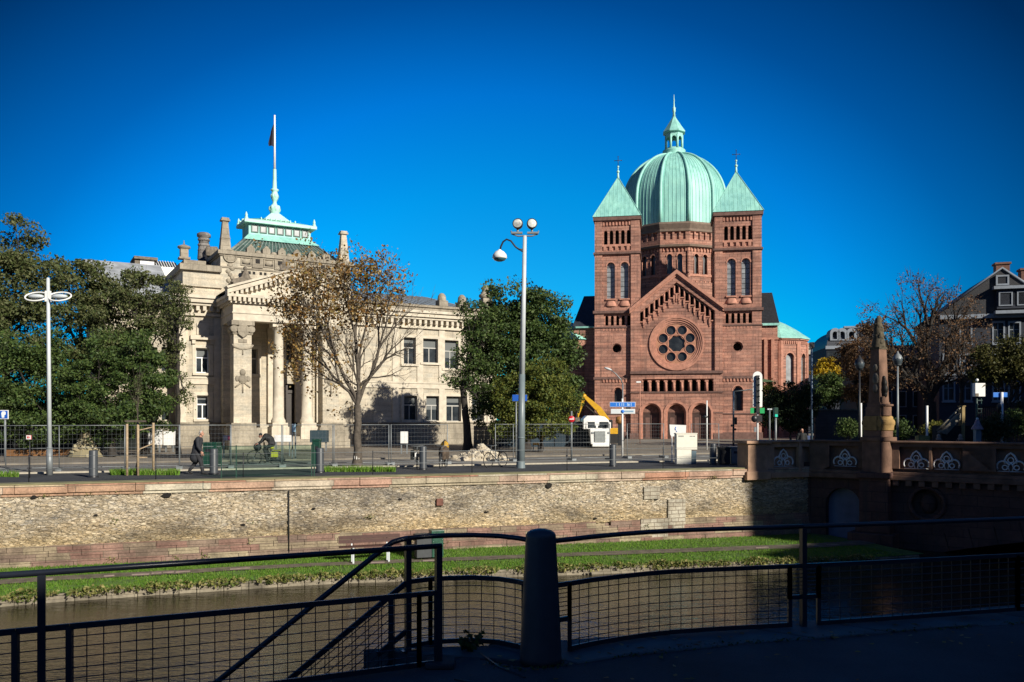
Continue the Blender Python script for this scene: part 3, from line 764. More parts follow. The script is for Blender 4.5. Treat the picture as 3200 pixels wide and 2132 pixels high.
# ---- towers
TZ = {k: CF.z(1928, y, .4) for k, y in dict(top=679, recess_t=692, bel_t=719, bel_b=763, cor_b=770, cor_e=783, str1=788, pan_t=797, win_t=819, win_b=933, sill=958,
      str2=971, arc_t=986, arc_b=1017, str3=1021, d1=1026, d2=1034, ocu=1089, str4=1179, d3=1186, d4=1195, w_t=1211, w_b=1254, str5=1291, base=1386).items()}
TW = (CF.s(1998,.4)-CF.s(1858,.4))/2
def tower(sc, side, low_win):
    T = MB(); hw = TW; dep = 5.0
    f0, f1, f2 = .40, .56, .98
    # outer skin with sunk panels, inner skin with the openings
    px0, px1 = sc-hw+.86, sc+hw-.96
    panels = [rect(px0, px1, TZ['cor_e'], TZ['recess_t']), rect(px0, px1, TZ['str2']+.12, TZ['pan_t'])]
    T.poly(rect(sc-hw, sc+hw, TZ['base'], TZ['top']), f0, f1, [rect(px0,px1,TZ['cor_e'],TZ['recess_t']), rect(px0,px1,TZ['sill'],TZ['pan_t']),
        rect(px0+.2,px1-.05,TZ['arc_b']-.02,TZ['arc_t']+.14), circ((px0+px1)/2, TZ['ocu'], .58), low_win])
    bel = [arch(px0+(px1-px0)*(i+.5)/5+.06, .42, TZ['bel_b'], TZ['bel_t'], 6) for i in range(5)]
    win = [arch(px0+(px1-px0)*f, .92, TZ['win_b'], TZ['win_t'], 10) for f in (.30, .78)]
    arc = [arch(px0+.5+i*(px1-px0-.75)/4, .34, TZ['arc_b'], TZ['arc_t'], 5) for i in range(5)]
    ocu = circ((px0+px1)/2, TZ['ocu'], .46)
    lw = [(p[0]+( .08 if p[0] < (low_win[0][0]+low_win[1][0])/2 else -.08), p[1]-(.0 if k_ < 2 else .08)) for k_, p in enumerate(low_win)]
    T.poly(rect(sc-hw, sc+hw, TZ['base'], TZ['top']), f1, f2, bel+win+arc+[ocu, lw])
    # body behind, as four thick walls, so that the openings are deep
    T.box(sc-hw, sc-hw+.5, f0+.01, f0+dep, TZ['base'], TZ['top']); T.box(sc+hw-.5, sc+hw, f0+.01, f0+dep, TZ['base'], TZ['top'])
    T.box(sc-hw+.5, sc+hw-.5, f0+dep-.5, f0+dep, TZ['base'], TZ['top'])
    o = T.build('tower', M['red'], church)
    # trim: string courses, sills, corbel tables
    for k, h, pr in (('top',.34,.16),('str1',.22,.14),('str2',.30,.18),('str3',.16,.10),('str4',.26,.12),('str5',.16,.08)):
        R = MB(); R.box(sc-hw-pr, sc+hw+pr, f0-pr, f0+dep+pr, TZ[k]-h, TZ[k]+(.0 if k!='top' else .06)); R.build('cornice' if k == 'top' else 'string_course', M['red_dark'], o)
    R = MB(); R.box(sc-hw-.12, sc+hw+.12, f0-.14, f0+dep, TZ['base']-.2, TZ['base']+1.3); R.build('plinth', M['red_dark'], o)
    C = MB()
    for i in range(9):                                    # corbel tables under the strings
        x = px0+.15+i*(px1-px0-.3)/8
        C.box(x-.085, x+.085, f0-.02, f1+.02, TZ['d2'], TZ['d1']); C.box(x-.085, x+.085, f0-.10, f0+.02, TZ['d4'], TZ['d3'])
        C.box(x-.09, x+.09, f1-.12, f1+.02, TZ['recess_t']-.42, TZ['recess_t']-.06)
    for i in range(5):
        x = px0+.3+i*(px1-px0-.6)/4; C.box(x-.16, x+.16, f1-.16, f1+.02, TZ['cor_e']+.03, TZ['cor_b'])
        C.box(x-.10, x+.10, f1-.10, f1+.02, TZ['cor_e']-.25, TZ['cor_e']+.03)
    C.box(px0, px1, f1-.16, f1+.01, TZ['cor_b'], TZ['cor_b']+.13)
    C.build('corbel_table', M['red_trim'], o)
    for f in (.30, .78):                                  # bulging window sills
        C = MB(); x = px0+(px1-px0)*f; C.lathe([(.62,0),(.66,.15),(.52,.4),(.40,.62)], (x, f1-.02, TZ['sill']+.02), 10, sy=.55)
        C.box(x-.58, x+.58, f1-.16, f1+.02, TZ['win_b']-.16, TZ['win_b']); C.build('window_sill', M['red_trim'], o)
    for x in [px0+(px1-px0)*(i)/5+.06 for i in range(6)]:   # belfry colonnettes
        C = MB(); C.tube([(x,f1+.1,TZ['bel_b']),(x,f1+.1,TZ['bel_t']-.28)], .07, 6)
        C.box(x-.12, x+.12, f1-.04, f1+.2, TZ['bel_t']-.30, TZ['bel_t']-.16); C.build('colonnette', M['red_trim'], o)
    C = MB(); C.box(px0, px1, f1-.10, f1+.02, TZ['bel_b']-.14, TZ['bel_b']); C.build('belfry_sill', M['red_trim'], o)
    for h in (win[0], win[1]):
        C = MB(); xc = (h[0][0]+h[1][0])/2; archivolt(C, xc, TZ['win_t']-.46, .46, .60, f1-.05, f1+.01); C.build('window_arch', M['red_trim'], o)
    C = MB(); archivolt(C, (low_win[0][0]+low_win[1][0])/2, low_win[2][1], (low_win[1][0]-low_win[0][0])/2, (low_win[1][0]-low_win[0][0])/2+.13, f0-.05, f0+.01)
    C.build('window_arch', M['red_trim'], o)
    for h in win+[lw]:
        gx0, gx1 = h[0][0], h[1][0]; gz0, gz1 = h[0][1], max(p[1] for p in h)
        P = MB(); P.poly(h, f2-.06, f2+.0)
        wd = P.build('window', glassG if h is not lw else glassD, o)
        B = MB()
        for z in np.arange(gz0+.3, gz1-.2, .55): B.box(gx0, gx1, f2-.085, f2-.062, z-.018, z+.018)
        B.box((gx0+gx1)/2-.018, (gx0+gx1)/2+.018, f2-.088, f2-.064, gz0, gz1-.06)
        B.build('glazing_bar', M['black_metal'], wd)
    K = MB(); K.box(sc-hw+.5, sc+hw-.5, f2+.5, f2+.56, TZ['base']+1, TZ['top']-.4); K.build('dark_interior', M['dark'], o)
    # spire
    e = hw+.22; zt = TZ['top']+.08; A = (sc, f0+dep/2, CF.z(1928, 551, 2.5))
    y0, y1 = f0-.22, f0+dep+.22
    c4 = [(sc-e,y0,zt),(sc+e,y0,zt),(sc+e,y1,zt),(sc-e,y1,zt)]
    Sx = MB(); Sx.add(c4+[A], [(0,1,4),(1,2,4),(2,3,4),(3,0,4),(0,3,2,1)])
    sp_ = Sx.build('spire', M['copper'], o)
    Sm = MB()
    for a, b in ((0,1),(1,2),(2,3),(3,0)):
        a, b = Vector(c4[a]), Vector(c4[b]); mid = (a+b)/2; up = Vector(A)-mid
        for i in range(1, 12):
            f = i/12; g_ = 1-abs(2*f-1); Sm.tube([a.lerp(b,f), a.lerp(b,f)+up*g_], .028, 4, cap=False)
        Sm.tube([a, A], .05, 5, cap=False)
    Sm.build('seam', M['copper_seam'], sp_)
    X = MB(); ax, ay, az = A
    X.tube([(ax,ay,az-.3),(ax,ay,az+.55)], [.16,.08], 8); X.sphere((ax,ay,az+.62), .17); X.tube([(ax,ay,az+.7),(ax,ay,az+1.2)], [.06,.05], 6); X.sphere((ax,ay,az+1.2), .12)
    X.build('finial', M['copper_pale'], sp_)
    Xc = MB(); Xc.tube([(ax,ay,az+1.2),(ax,ay,az+2.35)], .035, 5); Xc.tube([(ax-.36,ay,az+1.92),(ax+.36,ay,az+1.92)], .035, 5)
    for dx, dz in ((-.4,1.92),(.4,1.92),(0,2.4)): Xc.sphere((ax+dx,ay,az+dz), .06, n=6, m=4)
    Xc.build('iron_cross', M['black_metal'], sp_)
    return o
scL, scR = CF.s(1928,.4), CF.s(2306.5,.4)
tower(scL, -1, arch(CF.s(1931,.4), 1.0, TZ['w_b']-.4, TZ['w_t'], 8))
tower(scR, 1, arch(CF.s(2306,.4), 1.12, CF.z(2306,1284,.4), CF.z(2306,1206,.4), 8))

# ---- gabled front between the towers
xL, xR = cs(1971), cs(2258); xc0 = cs(2114.5)
zEL, zER, zA = cz(1971,969), cz(2258,963), cz(2114.5,855)
zE = (zEL+zER)/2; zb = cz(2113,1386); sl = (zA-zE)/((xR-xL)/2)
def rake(x): return zA-abs(x-xc0)*sl
fr = MB()
fx0, fx1 = cs(2000), cs(2234)             # sunk field between pilasters
rose_c = (xc0, cz(2113,1073)); kq = 95/FPX
slots = []
for i in range(-7, 8):
    x = xc0+i*.555
    if abs(i) == 0: pass
    zt = rake(x)-1.05; slots.append(arch(x, .30, zt-1.12, zt, 5))
field = [(fx0, cz(2113,1166)), (fx1, cz(2113,1166)), (fx1, rake(fx1)-.95), (xc0, zA-.95), (fx0, rake(fx0)-.95)]
door_r = 26*kq; dz_s = cz(2113,1291); dxs = [cs(2035), cs(2112.5), cs(2190)]
doors = []
for x in dxs:
    r_ = 37*kq; doors.append([(x-r_*.93,zb),(x+r_*.93,zb)]+[(x+r_*.93*cos(pi*k/12), dz_s+r_*.93*sin(pi*k/12)) for k in range(13)])
arc9 = [arch(cs(2017)+i*(cs(2221)-cs(2017))/8, .47, cz(2113,1223), cz(2113,1187), 6) for i in range(9)]
body = [(xL,zb),(xR,zb),(xR,zE),(xc0,zA),(xL,zE)]
fr.poly(body, -.02, .26, [field, rect(cs(2008),cs(2230),cz(2113,1225),cz(2113,1184))]+doors)
fr.poly(body, .26, .80, [circ(*rose_c, 84*kq, 40)]+slots+arc9+[[(x-door_r,zb),(x+door_r,zb)]+[(x+door_r*cos(pi*k/12), dz_s+.04+door_r*sin(pi*k/12)) for k in range(13)] for x in dxs])
fr.box(xL, xL+.5, .01, 6, zb, zE); fr.box(xR-.5, xR, .01, 6, zb, zE)
front = fr.build('gabled_front', M['red'], church)
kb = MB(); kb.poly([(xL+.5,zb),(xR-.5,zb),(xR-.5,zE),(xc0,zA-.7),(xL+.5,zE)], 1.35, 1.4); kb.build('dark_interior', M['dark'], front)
tr = MB()
th = .42                                       # raking cornice
for sg, xe in ((-1, xL-.12), (1, xR+.12)):
    ze = rake(xe)
    tr.poly([(xe,ze-.05),(xc0,zA-.05),(xc0,zA+th),(xe,ze+th*.7)], -.34, .5, back=True)
    tr.poly([(xe,ze-.28),(xc0,zA-.28),(xc0,zA-.05),(xe,ze-.05)], -.16, .3)
for i in range(-7, 8):                         # stepped corbels beneath the gable slots
    x = xc0+(i+(.5 if i < 0 else -.5 if i > 0 else 0))*.555
    zt = rake(x)-2.25
    tr.box(x-.10, x+.10, .10, .27, zt-.55, zt+.05); tr.box(x-.06, x+.06, .16, .27, zt-.85, zt-.5)
    x2 = xc0+i*.555; tr.box(x2-.24, x2+.24, .12, .27, rake(x2)-2.30, rake(x2)-2.18)
    x3 = xc0+(i-.5)*.555; tr.tube([(x3,.22,rake(x3)-2.2),(x3,.22,rake(x3)-1.15)], .07, 6)
tr.build('gable_cornice', M['red_trim'], front)
st = MB()
for y, h, pr in ((1168,.30,.22),(1228,.16,.10),(1292,.13,.05)):
    if y == 1292:
        xs = [xL-.05]+[v_ for x in dxs for v_ in (x-38*kq, x+38*kq)]+[xR+.05]
        for a, b_ in zip(xs[::2], xs[1::2]): st.box(a, b_, -.02-pr, .3, cz(2113,y), cz(2113,y)+h)
    else: st.box(xL-.06, xR+.06, -.02-pr, .3, cz(2113,y), cz(2113,y)+h)
for a, b_ in zip([xL-.1]+[x+39*kq for x in dxs], [x-39*kq for x in dxs]+[xR+.1]): st.box(a, b_, -.16, .3, zb-.1, zb+1.15)
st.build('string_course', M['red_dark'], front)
cr = MB()                                      # dwarf-gallery columns
for i in range(10):
    x = cs(2017)+(i-.5)*(cs(2221)-cs(2017))/8
    cr.tube([(x,.12,cz(2113,1224)),(x,.12,cz(2113,1194))], .13, 8); cr.box(x-.19, x+.19, .0, .26, cz(2113,1194), cz(2113,1188))
cr.build('gallery_column', M['red_trim'], front)
for x in dxs:                                  # stepped portals
    A = MB()
    for r0, r1, y0, y1 in ((31*kq,37.5*kq,-.10,.12),(28*kq,31*kq,.02,.24),(26*kq,28*kq,.14,.3)):
        archivolt(A, x, dz_s, r0, r1, y0, y1, 16)
        for sg in (-1,1): A.box(*sorted((x+sg*r0, x+sg*r1)), y0, y1, zb, dz_s)
    A.build('portal_arch', M['red_trim'], front)
    Dr = MB(); Dr.poly([(x-door_r,zb),(x+door_r,zb),(x+door_r,dz_s+.04),(x-door_r,dz_s+.04)], .72, .78)
    dr = Dr.build('door', plain('old_brown_door', (.055,.030,.024), .6, var=.3, scale=4), front)
    Db = MB(); Db.box(x-.03, x+.03, .68, .72, zb, dz_s); Db.box(x-door_r, x+door_r, .66, .72, dz_s-.02, dz_s+.12)
    for sg in (-1,1): Db.box(x+sg*.4-.25, x+sg*.4+.25, .70, .719, zb+.5, dz_s-.5)
    Db.build('door_frame', M['red_dark'], dr)
    Ty = MB(); Ty.poly([(x+door_r*cos(pi*k/12), dz_s+.12+door_r*sin(pi*k/12)*.96) for k in range(13)], .60, .66)
    Ty.build('tympanum', plain('carved_tympanum', (.19,.10,.075), .9, var=.6, scale=4, bmp=1.0), front)
    for sg in (-1,1): pass
# rose window
RW = MB(); rc = rose_c
rw = None
hol = [circ(rc[0]+45*kq*cos(pi/8+i*pi/4), rc[1]+45*kq*sin(pi/8+i*pi/4), 15*kq, 18) for i in range(8)]
hol.append([(rc[0]+(27 if i%2 else 23.5)*kq*cos(i*pi/8), rc[1]+(27 if i%2 else 23.5)*kq*sin(i*pi/8)) for i in range(16)])
RW.poly(circ(*rc, 64*kq, 48), .46, .66, hol)
rw = RW.build('rose_window', plain('rose_tracery', (.43,.21,.13), .85, var=.15, scale=3), front)
RR = MB()
for r0, r1, y0, y1 in ((79*kq,84.5*kq,.10,.30),(74*kq,79*kq,.17,.44),(68*kq,74*kq,.27,.5),(63*kq,68*kq,.37,.52)):
    n = 56
    vs = []
    for k in range(n):
        c_, s_ = cos(2*pi*k/n), sin(2*pi*k/n)
        vs += [(rc[0]+r0*c_,y0,rc[1]+r0*s_),(rc[0]+r1*c_,y0,rc[1]+r1*s_),(rc[0]+r1*c_,y1,rc[1]+r1*s_),(rc[0]+r0*c_,y1,rc[1]+r0*s_)]
    RR.add(vs, [(4*k+a,4*k+(a+1)%4,4*((k+1)%n)+(a+1)%4,4*((k+1)%n)+a) for k in range(n) for a in range(4)], False)
RR.build('rose_ring', M['red_trim'], rw)
RT = MB()
for h in hol[:8]:
    cx = sum(p[0] for p in h)/len(h); cz_ = sum(p[1] for p in h)/len(h)
    RT.tube([(cx+15.5*kq*cos(2*pi*k/16), .455, cz_+15.5*kq*sin(2*pi*k/16)) for k in range(17)], .055, 5, cap=False)
RT.tube([(rc[0]+28*kq*cos(2*pi*k/32), .455, rc[1]+28*kq*sin(2*pi*k/32)) for k in range(33)], .055, 5, cap=False)
RT.build('tracery_moulding', M['red_trim'], rw)
G = MB(); G.poly(circ(*rc, 64*kq, 40), .61, .64); G.build('leaded_pane', glassD, rw)

# nave roof behind the gable
nr = MB(); y0, y1 = .8, 13.0
nr.add([(xL-.2,y0,zE+.1),(xc0,y0,zA+.2),(xR+.2,y0,zE+.1),(xL-.2,y1,zE+.1),(xc0,y1,zA+.2),(xR+.2,y1,zE+.1)], [(0,1,4,3),(1,2,5,4),(3,4,5)])
nr.build('nave_roof', M['slate_dark'], church)
nb = MB(); nb.box(xL+.1, xR-.1, 6, 13, zb, zE); nb.build('nave_wall', M['red'], church)

# ---- drum and dome
DD = 18.0; dk = CF.hit(2113, DD)/FPX; RD = 155*dk
def dzz(y): return CF.z(2108, y, DD-RD*.5)
dcx = 0.0
zt_, zf0, zf1, zc1 = dzz(714), dzz(741), dzz(766), dzz(781)
dr = MB(); dw = MB(); fz = MB(); pan = MB(); PANES = []
hwid = RD*tan(pi/12)
zlow = dzz(1000)
for k in range(12):
    ang = -pi/2+k*pi/6
    Mx = Matrix.Translation((dcx, DD, 0)) @ Matrix.Rotation(ang+pi/2, 4, 'Z') @ Matrix.Translation((0, -RD, 0))
    for q in (dr, dw, fz, pan): q.M = Mx
    hs_ = [arch(sx*hwid*.36, .62, dzz(868), dzz(808), 8) for sx in (-1,1)]
    front_ = k in (0,1,2,10,11,3,9)
    pl = hwid*.90
    dr.poly(rect(-hwid,hwid,zlow,zc1), 0, .18, [rect(-pl,pl,dzz(872)-.9,dzz(790))] if front_ else [])
    if front_:
        dr.poly(rect(-pl,pl,zlow,zc1), .18, .5, hs_)
        for h in hs_: q_ = MB(); q_.M = Mx; q_.poly(h, .46, .49); PANES.append(q_)
        for sx in (-1,1):
            fz.tube([(sx*hwid*.36+s2*.33,.14,dzz(868)) if 0 else (sx*hwid*.36+s2*.34,.14,dzz(868)) for s2 in (1,)]+[(sx*hwid*.36+.34,.14,dzz(826))], .05, 5)
            fz.tube([(sx*hwid*.36-.34,.14,dzz(868)),(sx*hwid*.36-.34,.14,dzz(826))], .05, 5)
            archivolt(fz, sx*hwid*.36, dzz(808)-.31, .31, .45, .08, .2, 10)
        for i in range(7): 
            x = -pl+.2+i*(2*pl-.4)/6; fz.box(x-.07, x+.07, .02, .2, dzz(800), dzz(791))
        for i in range(5):
            x = -pl+.3+i*(2*pl-.6)/4; fz.box(x-.09, x+.09, .06, .2, dzz(905), dzz(890))
        fz.box(-pl, pl, .08, .2, dzz(876), dzz(870))
    # frieze of sunk squares
    dr.poly(rect(-hwid*1.03,hwid*1.03,zc1,zf0), -.1, .12, [rect(-hwid+.12+i*.80, -hwid+.12+i*.80+.56, zf1+.03, zf0-.06) for i in range(4)])
    dr.poly(rect(-hwid,hwid,zc1,zf0), .12, .2)
for q in (dr, dw, fz, pan): q.M = None
drum = dr.build('drum', M['red'], church)
fz.build('arcade_moulding', M['red_trim'], drum)

for q_ in PANES: q_.build('window_pane', glassD, drum, recalc=False)
cn = MB()
c12 = lambda r, z: (r/cos(pi/12), z)
cn.lathe([c12(RD+.05,zf0-.02),c12(RD+.22,zf0+.02),c12(RD+.26,zf0+.3),c12(RD+.55,zt_-.22),c12(RD+.55,zt_),c12(RD*.9,zt_)], (dcx,DD,0), 12, False, a0=pi/12, a1=2*pi+pi/12)
cn.lathe([c12(RD+.02,zc1-.32),c12(RD+.22,zc1-.25),c12(RD+.30,zc1),c12(RD+.1,zc1+.06)], (dcx,DD,0), 12, False, a0=pi/12, a1=2*pi+pi/12)
cn.build('cornice', plain('brown_drum_cornice', (.20,.145,.11), .85, var=.2, scale=2), drum)
# dome shell: twelve gores with standing seams and round ribs
zs_ = CF.z(2108, 642, DD); RO = 157*dk; ztop = CF.z(2108, 492, DD)
HD = (CF.z(2108,485,DD)-zs_)
prof = [(RO+.04, zt_), (RO+.05, zt_+.5*(zs_-zt_)), (RO+.02, zs_)]
nseg = 22; amax = math.acos(.20)
prof += [(RO*cos(amax*i/nseg), zs_+HD*sin(amax*i/nseg)) for i in range(1, nseg+1)]
dm = MB(); off = pi/12
vs = []
for r_, z_ in prof:
    for k in range(12):
        for j in range(4):                      # gores bulge very slightly between ribs
            a = off+(k+j/4)*pi/6; chord = cos(pi/12)/cos((j/4-.5)*pi/6)
            rr = r_*(chord*.65+.35)
            vs.append((dcx+rr*cos(a), DD+rr*sin(a), z_))
nn = 48
dm.add(vs, [(i*nn+k, i*nn+(k+1)%nn, (i+1)*nn+(k+1)%nn, (i+1)*nn+k) for i in range(len(prof)-1) for k in range(nn)], True)
dome = dm.build('dome', M['copper'], church)
rb = MB(); sm = MB()
for k in range(12):
    a = off+k*pi/6
    rb.tube([(dcx+(r_+.06)*cos(a), DD+(r_+.06)*sin(a), z_+.04) for r_, z_ in prof], [.23-.10*i/len(prof) for i in range(len(prof))], 8)
    for j in range(1, 7):
        b_ = a+j*pi/42; chord = cos(pi/12)/cos((j/7-.5)*pi/6)
        sm.tube([(dcx+(r_*(chord*.65+.35)+.012)*cos(b_), DD+(r_*(chord*.65+.35)+.012)*sin(b_), z_) for r_, z_ in prof], .028, 4, cap=False)
rb.build('rib', M['copper'], dome); sm.build('seam', M['copper_seam'], dome)
# lantern on the dome
LZ = lambda y: CF.z(2106, y, DD)
lt = MB(); c0 = (dcx, DD, 0)
r6 = 31*dk
lt.lathe([(RO*.30,ztop-.55),(RO*.235,ztop-.1),(RO*.215,LZ(482)),(r6*1.12,LZ(478)),(r6*1.12,LZ(472)),(r6*.98,LZ(470))], c0, 24)
for i in range(20):
    a = 2*pi*i/20; lt.cbox((c0[0]+r6*1.02*cos(a), c0[1]+r6*1.02*sin(a), LZ(486+0)) if 0 else (c0[0]+r6*1.02*cos(a), c0[1]+r6*1.02*sin(a), LZ(488)), .16, .16, LZ(476)-LZ(488))
lt.lathe([(r6*1.12,LZ(477)),(r6*1.16,LZ(474)),(r6*.9,LZ(471)),(.1,LZ(470.5))], c0, 24)
lantern = lt.build('lantern', M['copper'], church)
lc = MB()
for i in range(8):
    a = pi/8+i*pi/4
    lc.tube([(c0[0]+r6*.86*cos(a), c0[1]+r6*.86*sin(a), LZ(472)), (c0[0]+r6*.86*cos(a), c0[1]+r6*.86*sin(a), LZ(428))], .15, 8)
    Mx = Matrix.Translation(c0) @ Matrix.Rotation(i*pi/4+pi/2, 4, 'Z') @ Matrix.Translation((0,-r6*.86*cos(pi/8),0)); lc.M = Mx
    ww = r6*.86*sin(pi/8); zz0, zz1 = LZ(438), LZ(419)
    lc.poly([(-ww,zz0),(-ww*.62,zz0)]+[(-ww*.62*cos(pi*q/8), zz0+ww*.62*sin(pi*q/8)) for q in range(1,8)]+[(ww*.62,zz0),(ww,zz0),(ww,zz1),(-ww,zz1)], -.08, .08, back=True)
    lc.box(-ww, ww, -.06, .06, LZ(472), LZ(466)); lc.M = None
lc.build('arcade', M['copper'], lantern)
lr = MB()
lr.lathe([(r6*.8,LZ(420)),(r6*1.17,LZ(418)),(r6*1.17,LZ(415)),(r6*.92,LZ(404)),(r6*.55,LZ(386)),(r6*.22,LZ(370)),(.12,LZ(362))], c0, 8, False, a0=pi/8, a1=2*pi+pi/8)
lr.build('lantern_roof', M['copper_pale'] if 0 else M['copper'], lantern)
lf = MB(); lf.tube([(0,DD,LZ(366)),(0,DD,LZ(352)),(0,DD,LZ(350)),(0,DD,LZ(340)),(0,DD,LZ(336)),(0,DD,LZ(296))], [.2,.13,.2,.2,.09,.025], 8); lf.sphere((0,DD,LZ(339)), .2)
for z_ in (LZ(326), LZ(314)): lf.sphere((0,DD,z_), .09, n=6, m=4)
lf.build('finial', M['copper_pale'], lantern)

# ---- transepts and the side apse
def transept(x0, x1, y0, y1, d, top_px, eave_px, xe, slope_x):
    b = MB(); b.box(x0, x1, y0, y1, zb, eave_px)
    for i in range(6): pass
    o = b.build('transept_wall', M['red'], church)
    r_ = MB(); ov = .2
    ridge0, ridge1 = (x0+slope_x[0], x1+slope_x[1])
    ym = (y0+y1)/2
    r_.add([(x0-ov,y0-ov,eave_px),(x1+ov,y0-ov,eave_px),(x1+ov,y1+ov,eave_px),(x0-ov,y1+ov,eave_px),(ridge0,ym,top_px),(ridge1,ym,top_px)],
           [(0,1,5,4),(1,2,5),(2,3,4,5),(3,0,4)])
    return o, r_
d = 12.0
xl0, xl1 = cs(1793,d), cs(1862,d)
o, r_ = transept(xl0, xl1+3, d, d+9, d, CF.z(1820,926,d+4.5), CF.z(1820,1022,d), 0, (.9,0))
r_.build('roof', M['slate'], o)
e = MB(); e.box(xl0-.3, xl1+3, d-.32, d+.1, CF.z(1820,1026,d), CF.z(1820,1021,d)); e.build('gutter', M['copper_seam'], o)
ap = MB(); ax_, ay_ = cs(1788,14), 14.0; ra = 2.7
ap.lathe([(ra,zb),(ra,CF.z(1770,1062,12))], (ax_,ay_,0), 20); o2 = ap.build('apse_wall', M['red'], church)
ar = MB(); ar.lathe([(ra+.25,CF.z(1770,1062,12)),(ra*.55,CF.z(1770,1030,12)),(.05,CF.z(1770,1003,12))], (ax_,ay_,0), 20); ar.build('apse_roof', M['copper'], o2)
xr0, xr1 = cs(2376,d), cs(2422,d)
o, r_ = transept(xr0-3, xr1+.3, d, d+9, d, CF.z(2400,915,d+4.5), CF.z(2400,1012,d), 0, (0,-.1))
r_.build('roof', M['slate_dark'], o)
e = MB(); e.box(xr0-3, xr1+.5, d-.35, d+.1, CF.z(2400,1018,d), CF.z(2400,1011,d)); e.build('gutter', M['copper'], o)
e = MB()
for x in (2392, 2414): e.box(cs(x,d)-.18, cs(x,d)+.18, d-.3, d, zb, CF.z(2400,1060,d))
e.box(xr0-3, xr1+.4, d-.14, d, CF.z(2400,1062,d), CF.z(2400,1055,d)); e.build('buttress', M['red_trim'], o)
# polygonal apse with a half-cone copper roof
ac = (cs(2424,16.5), 16.5); ra = cs(2523,16.5)-cs(2424,16.5); zea = CF.z(2480,1058,14)
AP = []; am = MB(); ag = MB(); at_ = MB(); nsd = 10; ap_h = ra*cos(pi/nsd); hw_ = ra*sin(pi/nsd)
for k in range(nsd):
    Mx = Matrix.Translation((*ac,0)) @ Matrix.Rotation(k*2*pi/nsd+radians(20), 4, 'Z') @ Matrix.Translation((0,-ap_h,0))
    for q in (am, ag, at_): q.M = Mx
    h = arch(0, 1.05, CF.z(2460,1200,13), CF.z(2460,1103,13), 8)
    am.poly(rect(-hw_,hw_,zb,zea), 0, .45, [h]); q_ = MB(); q_.M = Mx; q_.poly(h, .36, .4); AP.append(q_)
    archivolt(at_, 0, CF.z(2460,1103,13)-.525, .525, .68, -.06, .02)
    at_.box(-hw_-.05, -hw_+.28, -.10, .1, zb, zea-.45); at_.box(hw_-.28, hw_+.05, -.101, .1, zb, zea-.45)
    at_.box(-hw_, hw_, -.16, .1, zea-.22, zea)
    for i in range(7): x = -hw_+.4+i*(2*hw_-.8)/6; at_.box(x-.07, x+.07, -.09, .02, zea-.75, zea-.4)
    at_.box(-hw_, hw_, -.08, .02, CF.z(2460,1204,10)-.2, CF.z(2460,1204,10))
for q in (am, ag, at_): q.M = None
apse = am.build('apse_wall', M['red'], church); [q_.build('window_pane', glassG, apse, recalc=False) for q_ in AP]; at_.build('apse_trim', M['red_trim'], apse)
ar = MB(); ar.lathe([(ra+.3,zea-.05),(ra+.3,zea+.05),(ra*.62,CF.z(2460,1028,15)),(ra*.3,CF.z(2440,1010,15)),(.05,CF.z(2436,1000,16))], (*ac,0), nsd, False, a0=radians(20)-pi/2-pi/nsd, a1=radians(20)-pi/2-pi/nsd+2*pi)
ar.build('apse_roof', M['copper'], apse)
# front steps and low forecourt wall
sp = MB()
for i in range(4): sp.box(xL-1.2+i*.1, xR+1.2-i*.1, -2.4+i*.45, .0, zb-.35+i*.16, zb-.35+(i+1)*.16-.002)
sp.build('church_steps', M['red_dark'], church)
# ================================================================ courthouse
PF = Frame(X_(700,66), 66, 0.0, 30)
ch = thing('courthouse', 'pale limestone courthouse with pedimented portico and green copper roof lantern', 'courthouse', PF.loc(), PF.t)
ps_, pz = PF.s, PF.z
def zz(x, y, d=0.0): return pz(x, y, d)
sA, sB, sC = ps_(561), ps_(1100), ps_(1552)          # left corner, end of the centre, right end
zCor = zz(608, 944); zPl = zz(608, 1320)             # cornice and plinth tops
sP0, sP1 = ps_(689,-.6), ps_(1094,-.6)
FP = -4.5
def win_hole(x0, x1, y0, y1, d=0.0):
    xm = (x0+x1)/2; a, b = ps_(x0,d), ps_(x1,d); return rect(a, b, zz(xm,y1,d), zz(xm,y0,d))
wall_wins = [win_hole(*q) for q in ((612,654,1088,1166),(615,654,1236,1310),(1261,1299,1055,1138),(1321,1368,1059,1134),(1388,1432,1064,1152),
     (1262,1304,1237,1313),(1331,1373,1238,1315),(1394,1440,1239,1317),(1470,1505,1075,1150),(1474,1512,1240,1316))]
inner = [win_hole(772,805,1090,1170,.0), win_hole(894,926,1065,1140,0), win_hole(985,1012,1065,1140,0)]
doorh = win_hole(892,962,1200,1400,0); doorh = [(p[0], max(p[1], .9)) for p in doorh]
M['frame_grey'] = plain('grey_window_frame', (.40,.39,.36), .6, var=.1)
wl = MB()
wl.poly(rect(sA, sC, 0, zCor+.4), 0, .55, wall_wins+inner+[doorh])
wl.box(sA, sA+.5, .56, 16, 0, zCor+.4); wl.box(sC-.5, sC, .56, 16, 0, zCor+.4); wl.box(sA+.5, sC-.5, 15.4, 15.9, 0, zCor+.4)
wall = wl.build('wall', M['lime'], ch)
K = MB(); K.box(sA+.6, sC-.6, 2.6, 2.7, .2, zCor); K.box(sA+.6, sC-.6, .9, 15, zCor+.1, zCor+.2); K.build('dark_interior', M['dark'], wall)
